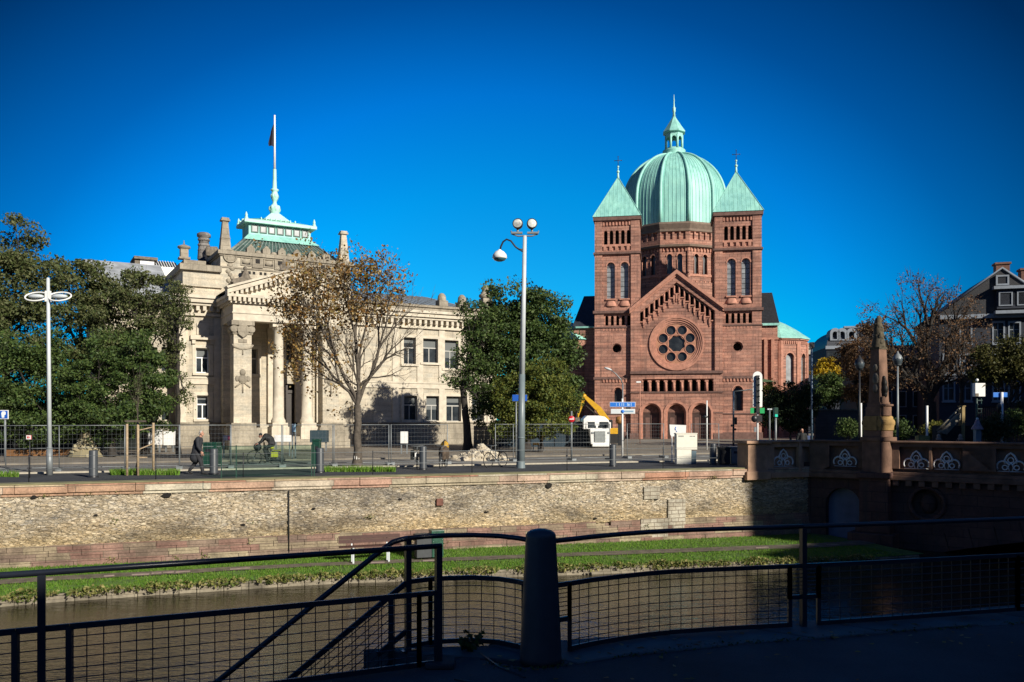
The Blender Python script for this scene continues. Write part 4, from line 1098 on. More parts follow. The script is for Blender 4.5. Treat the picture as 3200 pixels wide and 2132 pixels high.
def window(h, i, blind=False):
    (x0,z0),(x1,_),(_,z1) = h[0], h[1], h[2]
    F = MB(); t_ = .09 if i in (0,1) else .055
    for a in (x0, x1-t_): F.box(a, a+t_, .30, .40, z0, z1)
    F.box(x0+t_, x1-t_, .30, .40, z0, z0+t_); F.box(x0+t_, x1-t_, .30, .40, z1-t_, z1)
    zm = z0+(z1-z0)*.62; F.box(x0+t_, x1-t_, .295, .39, zm-.05, zm+.05); F.box((x0+x1)/2-.04, (x0+x1)/2+.04, .30, .39, z0+t_, zm-.05)
    f = F.build('window', M['white'] if i in (0,1) else M['frame_grey'], ch)
    P = MB(); P.box(x0+.02, x1-.02, .35, .37, z0+.02, z1-.02); P.build('pane', M['glass'], f)
    if blind:
        B = MB(); B.box(x0+t_, x1-t_, .335, .349, z1-(z1-z0)*blind, z1-t_); B.build('blind', plain('grey_blind', (.13,.14,.14), .8, var=.05), f)
    Sx = MB(); Sx.box(x0-.25, x1+.25, -.16, .28, z0-.18, z0); 
    for a, b in ((x0-.26,x0),(x1,x1+.26)): Sx.box(a, b, -.07, .05, z0, z1+.22)
    Sx.box(x0, x1, -.07, .05, z1, z1+.22)
    Sx.build('surround', M['lime_trim'], f)
    return f
for i, h in enumerate(wall_wins): window(h, i, {0:.32,3:.36,5:.3,2:.2,1:.18,6:.55,7:.25,4:.62}.get(i, False))
for i, h in enumerate(inner): window(h, 20+i)
hd = MB()
for h in (wall_wins[0],):
    x0, x1, z1 = h[0][0], h[1][0], h[2][1]
    hd.box(x0-.42, x1+.42, -.28, .04, z1+.62, z1+.95); hd.box(x0-.3, x0-.05, -.2, .04, z1+.3, z1+.62); hd.box(x1+.05, x1+.3, -.2, .04, z1+.3, z1+.62)
    hd.box(x0+.05, x1-.05, -.10, .04, z1+1.0, z1+1.9)
hd.build('window_hood', M['lime_trim'], ch)
dd = MB(); (x0,z0),(x1,_),(_,z1) = doorh[0], doorh[1], doorh[2]
dd.box(x0+.25, x1-.25, .32, .42, z0, z1-.75); dd.box(x0, x0+.25, .22, .44, z0, z1); dd.box(x1-.25, x1, .22, .44, z0, z1); dd.box(x0+.25, x1-.25, .22, .44, z1-.75, z1-.5)
dd.build('door', plain('dark_bronze_door', (.035,.028,.024), .45, var=.2), ch)
# plinth, sill bands, pilaster strips
for a, b in ((sA-.12, ps_(689)), (ps_(1105), sC+.12)):
    pl = MB(); pl.box(a, b, -.36, .02, -.2, zPl*.52); pl.box(a+.06, b-.06, -.24, .02, zPl*.52, zPl-.12); pl.box(a, b, -.33, .02, zPl-.12, zPl)
    pl.build('plinth', M['lime_old'], ch)
zs1, zs0 = zz(630,1178), zz(630,1201)
for a, b in ((sA-.05, ps_(690)), (ps_(1108), sC+.05)): bd = MB(); bd.box(a, b, -.10, .02, zs0, zs1); bd.box(a, b, -.16, .02, zs1-.14, zs1); bd.build('sill_band', M['lime_trim'], ch)
for x in (566, 683): bd = MB(); bd.box(ps_(x)-.35, ps_(x)+.35, -.09, .02, zPl, zCor-1.1); bd.build('pilaster', M['lime_trim'], ch)
for x in (1112, 1235, 1312, 1380, 1455, 1530): bd = MB(); bd.box(ps_(x)-.28, ps_(x)+.28, -.085, .02, zPl, zCor-1.1); bd.build('pilaster', M['lime_trim'], ch)
# main cornice with brackets
for a, b in ((sA-.5, ps_(700)), (ps_(1100), sC+.5)):
    co = MB(); co.box(a, b, -.22, .02, zCor-1.05, zCor-.85); co.box(a, b, -.80, .02, zCor-.10, zCor+.22); co.box(a+.1, b-.1, -.62, .02, zCor-.30, zCor-.1); co.box(a-.1, b+.1, -.95, .02, zCor+.22, zCor+.45)
    n = int((b-a)/.52)
    for i in range(n): x = a+.26+i*(b-a-.3)/n; co.box(x-.12, x+.12, -.55, .02, zCor-.68, zCor-.30)
    co.box(a, b, -.10, .02, zCor-.85, zCor-.3)
    co.build('cornice', M['lime_trim'], ch)
# left corner block attic
zA1, zA0 = zz(608,845), zCor+.45
at = MB()
at.box(sA+.25, ps_(690), .1, 9, zA0, zz(608,895)); at.box(sA+.1, ps_(690)+.1, -.1, 9.2, zz(608,895), zz(608,889)); at.box(sA+.25, ps_(690), .12, 9, zz(608,889), zA1)
at.build('attic_wall', M['lime'], ch)
ac_ = MB(); ac_.box(sA+.0, ps_(692), -.18, 9.3, zA1, zz(608,826)); ac_.box(sA+.3, sA+1.9, -.05, 1.6, zz(608,826), zz(575,811))
ac_.build('attic_coping', M['lime_old'], ch)
ur = MB(); us = ps_(575,.8); zu = zz(575,811,.8)
ur.cbox((us,.8,zu), .8,.8,.14); ur.cbox((us,.8,zu+.14), .56,.56,.62)
ur.lathe([(.30,.76),(.48,.86),(.46,1.0),(.3,1.04),(.2,1.1),(.06,1.14),(.03,1.45)], (us,.8,zu), 10)
ur.build('urn', M['lime_old'], ch)
# right wing parapet, pedestals, pale roof
rp_ = MB(); zr = zz(1380,957); rp_.box(ps_(1100)+.2, sC-.1, .05, .5, zCor+.45, zr-.2); rp_.box(ps_(1100), sC+.1, -.1, .62, zr-.2, zr)
for x in (1385, 1448): rp_.box(ps_(x)-.42, ps_(x)+.42, -.12, .7, zr, zr+.5); rp_.lathe([(.42,.5),(.36,.95),(.18,1.15),(.02,1.2)], (ps_(x),.3,zr), 8)
rp_.build('parapet', M['lime_old'], ch)
rr_ = MB(); y0 = .9
rr_.add([(ps_(1100),y0,zr-.1),(sC-.6,y0,zr-.1),(sC-.6,12,zr-.1),(ps_(1100),12,zr-.1),(ps_(1100),6.5,zr+1.7),(sC-4,6.5,zr+1.7)], [(0,1,5,4),(1,2,5),(2,3,4,5)])
rw_ = rr_.build('glass_roof', plain('pale_zinc_roof', (.30,.36,.42), .35, .3, var=.12, scale=.7), ch)
rs = MB(); seams(rs, (ps_(1100),y0,zr-.08), (sC-.6,y0,zr-.08), (ps_(1100),6.5,zr+1.72), (sC-4,6.5,zr+1.72), 16, .035); rs.build('seam', M['zinc'], rw_)
cp = MB(); cx = ps_(1517,.8); zq = zz(1517,965,.8)
cp.box(cx-.9, cx+.9, -.2, 1.8, zCor+.45, zq); cp.cbox((cx,.8,zq), .9,.9,.9); cp.lathe([(.40,.9),(.62,1.05),(.6,1.25),(.4,1.4),(.3,1.7),(.45,1.85),(.2,2.1)], (cx,.8,zq), 9)
cp.build('corner_urn', M['lime_old'], ch)
# ---- portico
pf = lambda x: ps_(x, FP)
z_ent0, z_ent1 = pz(890,1008,FP), pz(890,963,FP)
z_ent0, z_ent1 = pz(760,1002,FP), pz(760,949,FP)
e0, e1 = pf(728), pf(1062); ec = (e0+e1)/2
en = MB()
en.box(e0, e1, FP, FP+1.1, z_ent0, z_ent1); en.box(e0, e0+1.1, FP+1.1, .0, z_ent0, z_ent1); en.box(e1-1.1, e1, FP+1.1, .0, z_ent0, z_ent1)
en.box(e0-.06, e1+.06, FP-.06, -.02, z_ent0+(z_ent1-z_ent0)*.42, z_ent0+(z_ent1-z_ent0)*.5)
en.box(e0+1.1, e1-1.1, FP+1.1, 0, z_ent1-.4, z_ent1-.05)
en.build('entablature', M['lime_trim'], ch)
gc = MB(); ov = .48; zg = z_ent1+.62; zap = pz(888,866,FP)
gc.box(e0-.2, e1+.2, FP-.2, 0, z_ent1, z_ent1+.12)
gc.box(e0-ov, e1+ov, FP-ov, 0, z_ent1+.42, z_ent1+.62)
n = 26
for i in range(n): x = e0-.3+i*(e1-e0+.6)/(n-1); gc.box(x-.10, x+.10, FP-.46, FP+.02, z_ent1+.12, z_ent1+.42)
for i in range(14): y = FP+.2+i*.3; 
gc.box(e0-.18, e1+.18, FP-.08, 0, z_ent1+.12, z_ent1+.42)
for i in range(11):
    y = FP+.1+i*.4
    for x in (e0-.42, e1+.18): gc.box(x, x+.24, y-.1, y+.1, z_ent1+.12, z_ent1+.42)
slp = (zap-zg)/(ec-e0+ov)
gc.poly([(e0-.1,zg),(e1+.1,zg),(ec,zg+slp*(ec-e0))], FP-.02, FP+.3)
for sg in (-1, 1):
    xe = ec+sg*(ec-e0+ov)
    gc.poly([(xe,zg),(ec,zap),(ec,zap+.36),(xe,zg+.36)], FP-ov, FP+.4, back=True)
    gc.poly([(xe,zg+.36),(ec,zap+.36),(ec,zap+.5),(xe-sg*-.1,zg+.5)], FP-ov-.14, FP+.4, back=True)
    L = abs(xe-ec)
    for i in range(1, 13):
        f = i/13; x = xe+(ec-xe)*f; z = zg+(zap-zg)*f; gc.poly([(x-.10,z-.32-.10*slp*-sg*-1),(x+.10,z-.32),(x+.10,z),(x-.10,z)], FP-.42, FP, back=False)
gc.build('pediment', M['lime_trim'], ch)
pr = MB(); pr.add([(e0-ov,FP+.3,zg+.3),(ec,FP+.3,zap+.42),(e1+ov,FP+.3,zg+.3),(e0-ov,.6,zg+.3),(ec,.6,zap+.42),(e1+ov,.6,zg+.3)], [(0,1,4,3),(1,2,5,4)])
pr.build('portico_roof', M['lime_old'], ch)
# crowning ornaments of the pediment
ak = MB(); 
for (cx, sc_) in ((pf(889), 1.0),):
    ak.lathe([(.40,0),(.36,.12),(.2,.25),(.26,.42),(.22,.6),(.13,.72),(.15,.84),(.05,.96)], (cx,FP,zap+.45), 9, sy=.7)
    for sg in (-1,1): ak.sphere((cx+sg*.24,FP,zap+.72), .13, .1, .22)
ak.build('crowning_figure', M['lime_dark'], ch)
ak = MB(); cx = ps_(763,-.5); zq = pz(763,886,-.5)
ak.box(cx-.95, cx+.95, -1.1, .2, zq-.9, zq); ak.poly([(cx-1.05,zq),(cx+1.1,zq),(cx+.95,zq+.28),(cx+.45,zq+.42),(cx+.22,zq+1.0),(cx-.05,zq+1.02),(cx-.25,zq+.45),(cx-.9,zq+.25)], -.75, -.2, back=True); ak.sphere((cx+.08,-.5,zq+1.15), .17)
ak.build('carved_crest', M['lime_dark'], ch, bevel=.06)
# piers and columns
def ztop_(x): return z_ent0
pw = pf(787)-pf(731)
zc_b = pz(760,1322,FP)
def pier(x0, x1):
    P = MB(); P.box(x0, x1, FP+.08, FP+1.3, zc_b, z_ent0)
    o = P.build('pier', M['lime'], ch)
    C = MB(); C.box(x0-.18, x1+.18, FP-.12, FP+1.45, z_ent0-.34, z_ent0-.004); xm = (x0+x1)/2
    for sg in (-1,1): C.tube([(xm+sg*(x1-x0)*.48,FP-.08,z_ent0-.62),(xm+sg*(x1-x0)*.48,FP+1.2,z_ent0-.62)], .26, 10)
    C.poly([(x0+.2,z_ent0-.55),(xm,z_ent0-.05),(x1-.2,z_ent0-.55),(x1-.3,z_ent0-1.0),(xm,z_ent0-1.25),(x0+.3,z_ent0-1.0)], FP-.14, FP+.1, back=False)
    C.box(x0-.08, x1+.08, FP+.0, FP+1.38, z_ent0-1.0, z_ent0-.88)
    C.build('capital', M['lime_old'], o)
    R = MB(); zc = z_ent0-1.75                     # hanging garland and trophy carved on the shaft
    R.tube([(xm+ .75*sin(q*.5*pi)*1.0,FP+.06,zc-.32*cos(q*.5*pi)) for q in (-1,-.6,-.2,.2,.6,1)], .07, 6); R.box(xm-.3, xm+.3, FP+.03, FP+.1, zc+.15, zc+.4); R.tube([(xm,FP+.06,zc-.3),(xm,FP+.06,zc-.75)], .05, 5)
    R.build('garland', M['lime_old'], o); R = MB()
    zt = z_ent0-(z_ent0-zc_b)*.58
    R.sphere((xm,FP+.06,zt+.55), .22, .12, .25); R.sphere((xm,FP+.06,zt+.05), .34, .14, .34)
    for a in (-1,1): R.tube([(xm,FP+.06,zt-.1),(xm+a*.55,FP+.06,zt-.55)], .06, 5); R.sphere((xm+a*.4,FP+.06,zt+.1), .14,.08,.22)
    R.tube([(xm,FP+.06,zt-.2),(xm,FP+.06,zt-.95)], .06, 5)
    R.build('trophy', M['lime_old'], o)
    B = MB(); B.box(x0-.22, x1+.28, FP-.2, FP+1.5, zc_b-.35, zc_b); B.box(x0-.34, x1+.62, FP-.36, FP+1.7, zc_b-1.25, zc_b-.35); B.box(x0-.44, x1+.72, FP-.46, FP+1.8, -.2, zc_b-1.25)
    B.build('pedestal', M['lime_old'], o)
pier(pf(731), pf(787)); pier(e1-pw-.05, e1-.05)
def column(x, r_):
    P = MB(); h = z_ent0-zc_b; y = FP+.75
    P.lathe([(r_*1.3,0),(r_*1.3,.2),(r_*1.12,.3),(r_*1.02,.42)]+[(r_*(1.0-.16*f**1.6), .42+(h-1.0)*f) for f in (0,.25,.5,.75,1)]+[(r_*.95,h-.5),(r_*1.25,h-.35),(r_*1.3,h-.3)], (x,y,zc_b), 20)
    P.box(x-r_*1.35, x+r_*1.35, y-r_*1.35, y+r_*1.35, zc_b+h-.3, zc_b+h-.004); P.box(x-r_*1.4, x+r_*1.4, y-r_*1.4, y+r_*1.4, zc_b-.3, zc_b)
    P.box(x-r_*1.6, x+r_*1.6, y-r_*1.6, y+r_*1.6, -.2, zc_b-.3)
    return P.build('column', M['lime_trim'], ch)
cps = [pf(878), pf(968)]
for x in cps: column(x, .41)
for x in (pf(759), cps[0], cps[1], e1-pw/2):         # wall pilasters behind
    pa = MB(); pa.box(x+.55-.45, x+.55+.45, -.3, .02, zc_b, z_ent0-.02); pa.box(x+.05, x+1.05+.05, -.38, .02, z_ent0-.5, z_ent0-.02)
    pa.build('pilaster', M['lime_trim'], ch)
sf = MB(); sf.box(e0+.0, e0+1.05, -1.0, -.002, zc_b, z_ent0-.02); sf.build('anta', M['lime'], ch)  # added at the flank to widen the pier's shade on the wall
sf = MB()
for i in range(6): sf.box(e0+pw+.9, e1-pw-.9, FP-1.5+i*.34, -.01, -.3+i*.2, -.3+(i+1)*.2-.004)
sf.box(e0+.2, e1-.2, FP+1.85, -.005, -.3, .898)
sf.build('entrance_steps', M['lime_old'], ch)
# ---- centre attic behind the pediment
ad = .3; s0, s1 = ps_(689,ad), ps_(1096,ad); zt = pz(800,792,ad); ztb = zCor-1.6
cb = MB(); cb.box(s0, s1, ad, 13.5, ztb, zt-.3)
catt = cb.build('centre_attic', M['lime'], ch)
cc_ = MB(); cc_.box(s0-.22, s1+.22, ad-.22, 13.7, zt-.3, zt); cc_.box(s0-.1, s1+.1, ad-.10, 13.6, zt-.42, zt-.3); cc_.box(s0-.06, s1+.06, ad-.07, 13.56, pz(800,840,ad)-.12, pz(800,840,ad))
cc_.build('attic_cornice', M['lime_old'], catt)
nb_ = 9; bw_ = (s1-s0-2.6)/nb_; zb0, zb1 = pz(800,834,ad), pz(800,806,ad)
pn = MB(); OPN = []
for i in range(nb_):
    x = s0+1.5+bw_*(i+.5)
    if i % 2: pn.box(x-.42, x+.42, ad-.11, ad+.01, zb0-.1, zb1+.12); OPN.append((x-.17, x+.17, ad-.13, ad-.10, zb0+.25, zb1-.12))
    else:
        pn.poly(rect(x-bw_*.46, x+bw_*.46, zb0, zb1), ad-.07, ad+.01, [rect(x-bw_*.36, x+bw_*.36, zb0+.1, zb1-.12)], back=False)
        pn.sphere((x,ad,(zb0+zb1)/2), .34, .12, .22); OPN.append((x-.3, x+.3, ad-.02, ad-.005, zb0+.12, zb0+.24))
    for q in (-.3,.3): OPN.append((x+q*bw_-.1, x+q*bw_+.1, ad-.02, ad-.003, zb0-.62, zb0-.4))
pn.build('relief_panel', M['lime_old'], catt); 
for q in OPN: po = MB(); po.box(*q); po.build('attic_opening', M['dark'], catt)
for x in (s0+.72, s1-.72):
    zc = pz(800,812,ad)
    ct = MB(); ct.sphere((x,ad,zc+.1), .46,.13,.46, 14); ct.tube([(x+.48*cos(q),ad-.08,zc+.1+.48*sin(q)) for q in np.linspace(0,2*pi,17)], .06, 5, cap=False)
    for q in range(7): ct.sphere((x+.18*sin(q*2.1),ad-.02,zc-.62-q*.24), .22-.015*q,.10,.17, 8, 6)
    ct.build('corner_trophy', M['lime_old'], catt)
af = MB()
for i in range(6):                                     # small gabled antefixes along the roof edge
    x = s0+2.3+i*(s1-s0-4.4)/5
    af.poly([(x-.30,zt),(x+.30,zt),(x+.30,zt+.36),(x,zt+.66),(x-.30,zt+.36)], ad-.1, ad+.5, back=True)
    if i < 5: x2 = x+(s1-s0-4.4)/10; af.sphere((x2,ad+.1,zt+.06), .26,.2,.2, 8, 6)
af.build('antefix', M['lime_old'], catt)
for x0 in (s0-.05, s1-.95):                            # tapering stone chimneys
    om = MB(); cx = x0+.5; h = pz(705,677,ad)-zt; y = ad+.6
    om.add([(cx-.42,y-.4,zt-.002),(cx+.42,y-.4,zt-.002),(cx+.42,y+.4,zt-.002),(cx-.42,y+.4,zt-.002),(cx-.20,y-.2,zt+h-.25),(cx+.20,y-.2,zt+h-.25),(cx+.20,y+.2,zt+h-.25),(cx-.20,y+.2,zt+h-.25)],
           [(0,1,5,4),(1,2,6,5),(2,3,7,6),(3,0,4,7)])
    om.cbox((cx,y,zt+h-.25), .66,.66,.12); om.cbox((cx,y,zt+h-.13), .54,.54,.14); om.cbox((cx,y,zt+h*.38), .70,.70,.06)
    om.build('chimney', M['lime_old'] if x0 < s0+1 else M['lime'], catt)
# hipped metal roof and copper lantern
ld = 5.2; l0, l1 = ps_(770,ld), ps_(982,ld); lzb = pz(850,753,ld); lze = pz(850,702,ld); lb = ld+2.9
rf = MB(); ry0, ry1 = ad+.6, 13.0
B4 = [(s0+.7,ry0,zt),(s1-.7,ry0,zt),(s1-.7,ry1,zt),(s0+.7,ry1,zt)]; T4 = [(l0,ld,lzb),(l1,ld,lzb),(l1,lb,lzb),(l0,lb,lzb)]
rf.add(B4+T4, [(0,1,5,4),(1,2,6,5),(2,3,7,6),(3,0,4,7),(4,5,6,7)])
roof = rf.build('roof', M['copper_dark'], ch)
sm = MB(); seams(sm, B4[0], B4[1], T4[0], T4[1], 24, .06); seams(sm, B4[3], B4[0], T4[3], T4[0], 14, .05); seams(sm, B4[1], B4[2], T4[1], T4[2], 14, .05)
for a, b in zip(B4, T4): sm.tube([a, b], .11, 6)
sm.build('seam', plain('weathered_seam', (.20,.24,.22), .6, var=.4, scale=3), roof)
la = MB(); fl = .55
b4 = [(l0-fl*.6,ld-fl,lzb-.15),(l1+fl*.6,ld-fl,lzb-.15),(l1+fl*.6,lb+fl,lzb-.15),(l0-fl*.6,lb+fl,lzb-.15)]
lzm = lzb+(lze-lzb)*.34
m4 = [(l0+.25,ld+.25,lzm),(l1-.25,ld+.25,lzm),(l1-.25,lb-.25,lzm),(l0+.25,lb-.25,lzm)]
t4 = [(l0+.25,ld+.25,lze),(l1-.25,ld+.25,lze),(l1-.25,lb-.25,lze),(l0+.25,lb-.25,lze)]
la.add(b4+m4+t4, [(0,1,5,4),(1,2,6,5),(2,3,7,6),(3,0,4,7),(4,5,9,8),(5,6,10,9),(6,7,11,10),(7,4,8,11)])
lant = la.build('roof_lantern', M['copper'], ch)
ro = MB(); o_ = .18; zt2 = pz(862,689,ld+1.6)
e4 = [(l0-o_,ld-o_,lze+.22),(l1+o_,ld-o_,lze+.22),(l1+o_,lb+o_,lze+.22),(l0-o_,lb+o_,lze+.22)]
ro.box(l0-o_, l1+o_, ld-o_, lb+o_, lze-.02, lze+.22)
lm = (l0+l1)/2; ro.add(e4+[(lm-1.0,ld+1.6,zt2),(lm+1.0,ld+1.6,zt2),(lm+1.0,lb-1.6,zt2),(lm-1.0,lb-1.6,zt2)], [(0,1,5,4),(1,2,6,5),(2,3,7,6),(3,0,4,7),(4,5,6,7)])
for i in range(8): x = lm+(i-3.5)*.42; ro.box(x-.03, x+.03, ld+.8, ld+1.0, lze+.2, zt2-.05)
for x, y in ((l0,ld),(l1,ld),(l1,lb),(l0,lb)): ro.lathe([(.14,0),(.17,.12),(.09,.28),(.12,.4),(.02,.66)], (x,y,lze+.2), 7)
for i in range(3): ro.sphere((l0-.05,ld+1.0+i*.9,lze+.32), .15, n=6, m=4)
ro.build('lantern_roof', M['copper_pale'], lant)
nw = 7
for i in range(nw):
    x = l0+.75+i*(l1-l0-1.5)/(nw-1); z0 = lzm+.22; z1 = lze-.2
    Wn = MB(); Wn.poly(rect(x-.30,x+.30,z0-.08,z1+.06), ld+.16, ld+.26, [rect(x-.21,x+.21,z0,z1)], back=False)
    wn = Wn.build('window', M['copper_dark'], lant); Pn = MB(); Pn.box(x-.21, x+.21, ld+.225, ld+.24, z0, z1); Pn.build('pane', M['glass_grey'], wn)
# flagpole with its ornate foot
fp = MB(); c0 = (lm,ld+2.1,0); FZ = lambda y: pz(860, y, ld+2.1); z0 = zt2-.1
fp.add([(lm-1.15,ld+1.1,z0),(lm+1.15,ld+1.1,z0),(lm+1.15,ld+3.1,z0),(lm-1.15,ld+3.1,z0),(lm-.35,ld+1.8,FZ(669)),(lm+.35,ld+1.8,FZ(669)),(lm+.35,ld+2.4,FZ(669)),(lm-.35,ld+2.4,FZ(669))], [(0,1,5,4),(1,2,6,5),(2,3,7,6),(3,0,4,7)])
fp.lathe([(.36,FZ(672)),(.44,FZ(662)),(.48,FZ(655)),(.38,FZ(646)),(.22,FZ(640)),(.16,FZ(634)),(.19,FZ(629)),(.30,FZ(622)),(.32,FZ(613)),(.26,FZ(604)),(.22,FZ(599)),(.36,FZ(596)),(.34,FZ(593)),(.19,FZ(590)),(.16,FZ(560)),(.15,FZ(530))], c0, 12)
for q in range(8):
    a = q*pi/4
    fp.sphere((c0[0]+.38*cos(a),c0[1]+.38*sin(a),FZ(655)+.1*(q%2)), .16, .15, .24, 6, 5); fp.sphere((c0[0]+.25*cos(a),c0[1]+.25*sin(a),FZ(614)), .12, .12, .2, 6, 5)
flp = fp.build('flagpole', M['copper_pale'], ch)
f2 = MB(); f2.tube([(lm,c0[1],FZ(530)),(lm,c0[1],FZ(365))], [.10,.075], 8); f2.sphere((lm,c0[1],FZ(363)), .09); f2.build('pole', M['white'], flp)
# the flag hangs from the pole in dark folds
wl_ = Matrix.Translation((*PF.loc()[:2],0)) @ Matrix.Rotation(PF.t, 4, 'Z')
flg = MB(); nu, nv = 14, 14; zt_f, zb_f = FZ(388), FZ(460); vs = []
for j in range(nv+1):
    v_ = j/nv
    for i in range(nu+1):
        u = i/nu; wd_ = .10+.62*(v_**.9)*(1-.2*v_)
        x = lm-.08-wd_*u*.95; y = c0[1]-.05+.22*sin(u*9+v_*2)*u*(.3+v_); z = zt_f+(zb_f-zt_f)*v_+.55*u*(v_-.85)*(1 if v_ > .3 else .5)+.25*(v_>.8)*u*(1-v_)
        vs.append((x,y,z))
flg.add(vs, [(j*(nu+1)+i, j*(nu+1)+i+1, (j+1)*(nu+1)+i+1, (j+1)*(nu+1)+i) for j in range(nv) for i in range(nu)], True)
m, t, b = newmat('flag_cloth'); tcx = objvec(t); sx = N(t,'ShaderNodeSeparateXYZ'); t.links.new(tcx, sx.inputs[0])
nz_ = noise_tex(t, tcx, 1.3, 1)
t.links.new(ramp(t, nz_.outputs[0], [(.45,(.008,.008,.018)),(.53,(.010,.012,.035)),(.64,(.016,.008,.012))]), b.inputs['Base Color']); b.inputs['Roughness'].default_value = .8
fo = flg.build('flag', m); fo.matrix_world = wl_; tag(fo, 'dark furled flag hanging limp from the courthouse flagpole', 'flag')
# slated flank roof, chimneys and sheds behind the left corner block
bk_ = MB(); zsh = zA1-.1
bk_.add([(sA+.2,2.0,zsh),(ps_(690),2.0,zsh),(ps_(690),13,zsh),(sA+.2,13,zsh),(sA+3.0,6.0,zz(640,795,6)),(ps_(690),6.0,zz(640,795,6))], [(0,1,5,4),(1,2,5),(2,3,4,5),(3,0,4)])
bk_.build('side_roof', M['slate_dark'], ch)
cm = MB(); cx, cy = ps_(637,9), 9.0; zc0, zc1 = zz(637,812,9), zz(637,728,9)
cm.lathe([(.55,zc0),(.48,zc0+(zc1-zc0)*.4),(.4,zc1-.45),(.58,zc1-.38),(.58,zc1-.12),(.4,zc1)], (cx,cy,0), 8)
for q in (.3,.5,.7): cm.lathe([(.5,zc0+(zc1-zc0)*q),(.53,zc0+(zc1-zc0)*q+.1),(.46,zc0+(zc1-zc0)*q+.2)], (cx,cy,0), 8)
cm.build('dark_chimney', ashlar('sooty_brick_chimney', (.10,.085,.08), (.30,.28,.26), (.05,.05,.05), .4, .3), ch)
pb = MB()
for x in (652, 662, 672): q = ps_(x,8); pb.lathe([(.28,zz(x,800,8)),(.3,zz(x,780,8)),(.2,zz(x,772,8))], (q,8,0), 8)
pb.build('chimney_pots', M['lime_dark'], ch)
# left wing, set back, mostly behind trees
lw = MB(); ws0, ws1 = ps_(300,1.4), sA; zlw = zz(520,955,1.4)
lwh = [win_hole(458,496,1238,1312,1.4), win_hole(505,530,1238,1312,1.4), win_hole(460,492,1085,1160,1.4), win_hole(505,530,1085,1160,1.4), win_hole(370,410,1090,1165,1.4), win_hole(370,410,1240,1312,1.4)]
lw.poly(rect(ws0, ws1, 0, zlw), 1.4, 1.9, lwh); lw.box(ws0, ws1, 2.4, 12, 0, zlw); wg = lw.build('side_wing', M['lime'], ch)
for h in lwh: Pn = MB(); Pn.box(h[0][0], h[1][0], 1.72, 1.76, h[0][1], h[2][1]); Pn.build('pane', M['glass'], wg)
Cn = MB(); Cn.box(ws0-.3, ws1, .9, 2.3, zlw-.1, zlw+.35); Cn.box(ws0, ws1, 1.1, 1.4, zlw-1, zlw-.8); Cn.box(ws0, ws1, 1.0, 1.4, 0, zPl); Cn.build('wing_cornice', M['lime_old'], wg)
Rf = MB(); Rf.add([(ws0-.3,1.2,zlw+.3),(ws1,1.2,zlw+.3),(ws1,10,zz(500,830,10)),(ws0-.3,10,zz(500,830,10))], [(0,1,2,3)]); Rf.build('wing_roof', plain('pale_grey_roof', (.33,.35,.37), .6, var=.35, scale=.8), wg)
dp_ = MB(); x = ps_(554,-.2); dp_.tube([(x,-.2,zCor-.8),(x,-.2,zPl-.4),(x-.5,-.3,zPl-1.2),(x-.5,-.3,.2)], .13, 8); dp_.build('downpipe', M['black_metal'], ch)
hb = MB(); hx0, hx1, hy = ps_(438,11), ps_(482,11), 11.0
hb.box(hx0, hx1, hy, hy+2.5, zz(455,875,11), zz(455,812,11)); hb_ = hb.build('roof_hut', M['white'], ch)
hh = MB(); hh.box(hx0-.5, hx1+.25, hy-.25, hy+2.8, zz(455,812,11), zz(455,804,11)); hh.box(hx0-.42, hx0-.03, hy-.02, hy+2.5, zz(455,875,11), zz(455,812,11)); hh.build('hut_roof', M['lime_dark'], hb_)
gr = MB(); a, b_ = ps_(484,10.5), ps_(560,10.5); gr.add([(a,10.5,zz(520,838,10.5)),(b_,10.5,zz(520,838,10.5)),(b_,12.5,zz(520,806,10.5)),(a,12.5,zz(520,806,10.5))], [(0,1,2,3)])
gl_ = gr.build('skylight', M['glass'], ch); gs = MB(); seams(gs, (a,10.48,zz(520,838,10.5)),(b_,10.48,zz(520,838,10.5)),(a,12.48,zz(520,806,10.5)+.03),(b_,12.48,zz(520,806,10.5)+.03), 9, .05); gs.box(a, b_, 10.3, 10.5, zz(520,870,10.5), zz(520,836,10.5)); gs.build('skylight_bar', M['white'], gl_)
# ================================================================ near quay: pavement, railings, stairs, granite bollard
ZR = 1.07
edge_near = [(-3.9,6.22),(-.62,7.78),(-.70,8.42),(X_(1316,8.15)-.55,8.15),(X_(1622,8.32),8.32),(X_(1894,8.55),8.55),(X_(2365,9.1),9.1),(X_(3200,10.1),10.1),(20,13.5)]
near_in = [(-3.9,6.22),(-.62,7.78),(-.3,7.95),(X_(1500,7.8),7.8),(X_(1640,7.55),7.55),(X_(1800,7.75),7.75),(X_(1965,8.05),8.05),(X_(2200,8.35),8.35),(X_(2500,8.62),8.62),(X_(3200,9.35),9.35),(20,12.6)]
npv = MB(); npv.prismz([(-14,1.5)]+[(-14,1.6)]+near_in+[(40,12.6),(40,-40),(-60,-40),(-60,1.5)], -.35, .0)
tag(npv.build('near_pavement', M['asphalt_near']), kind='structure')
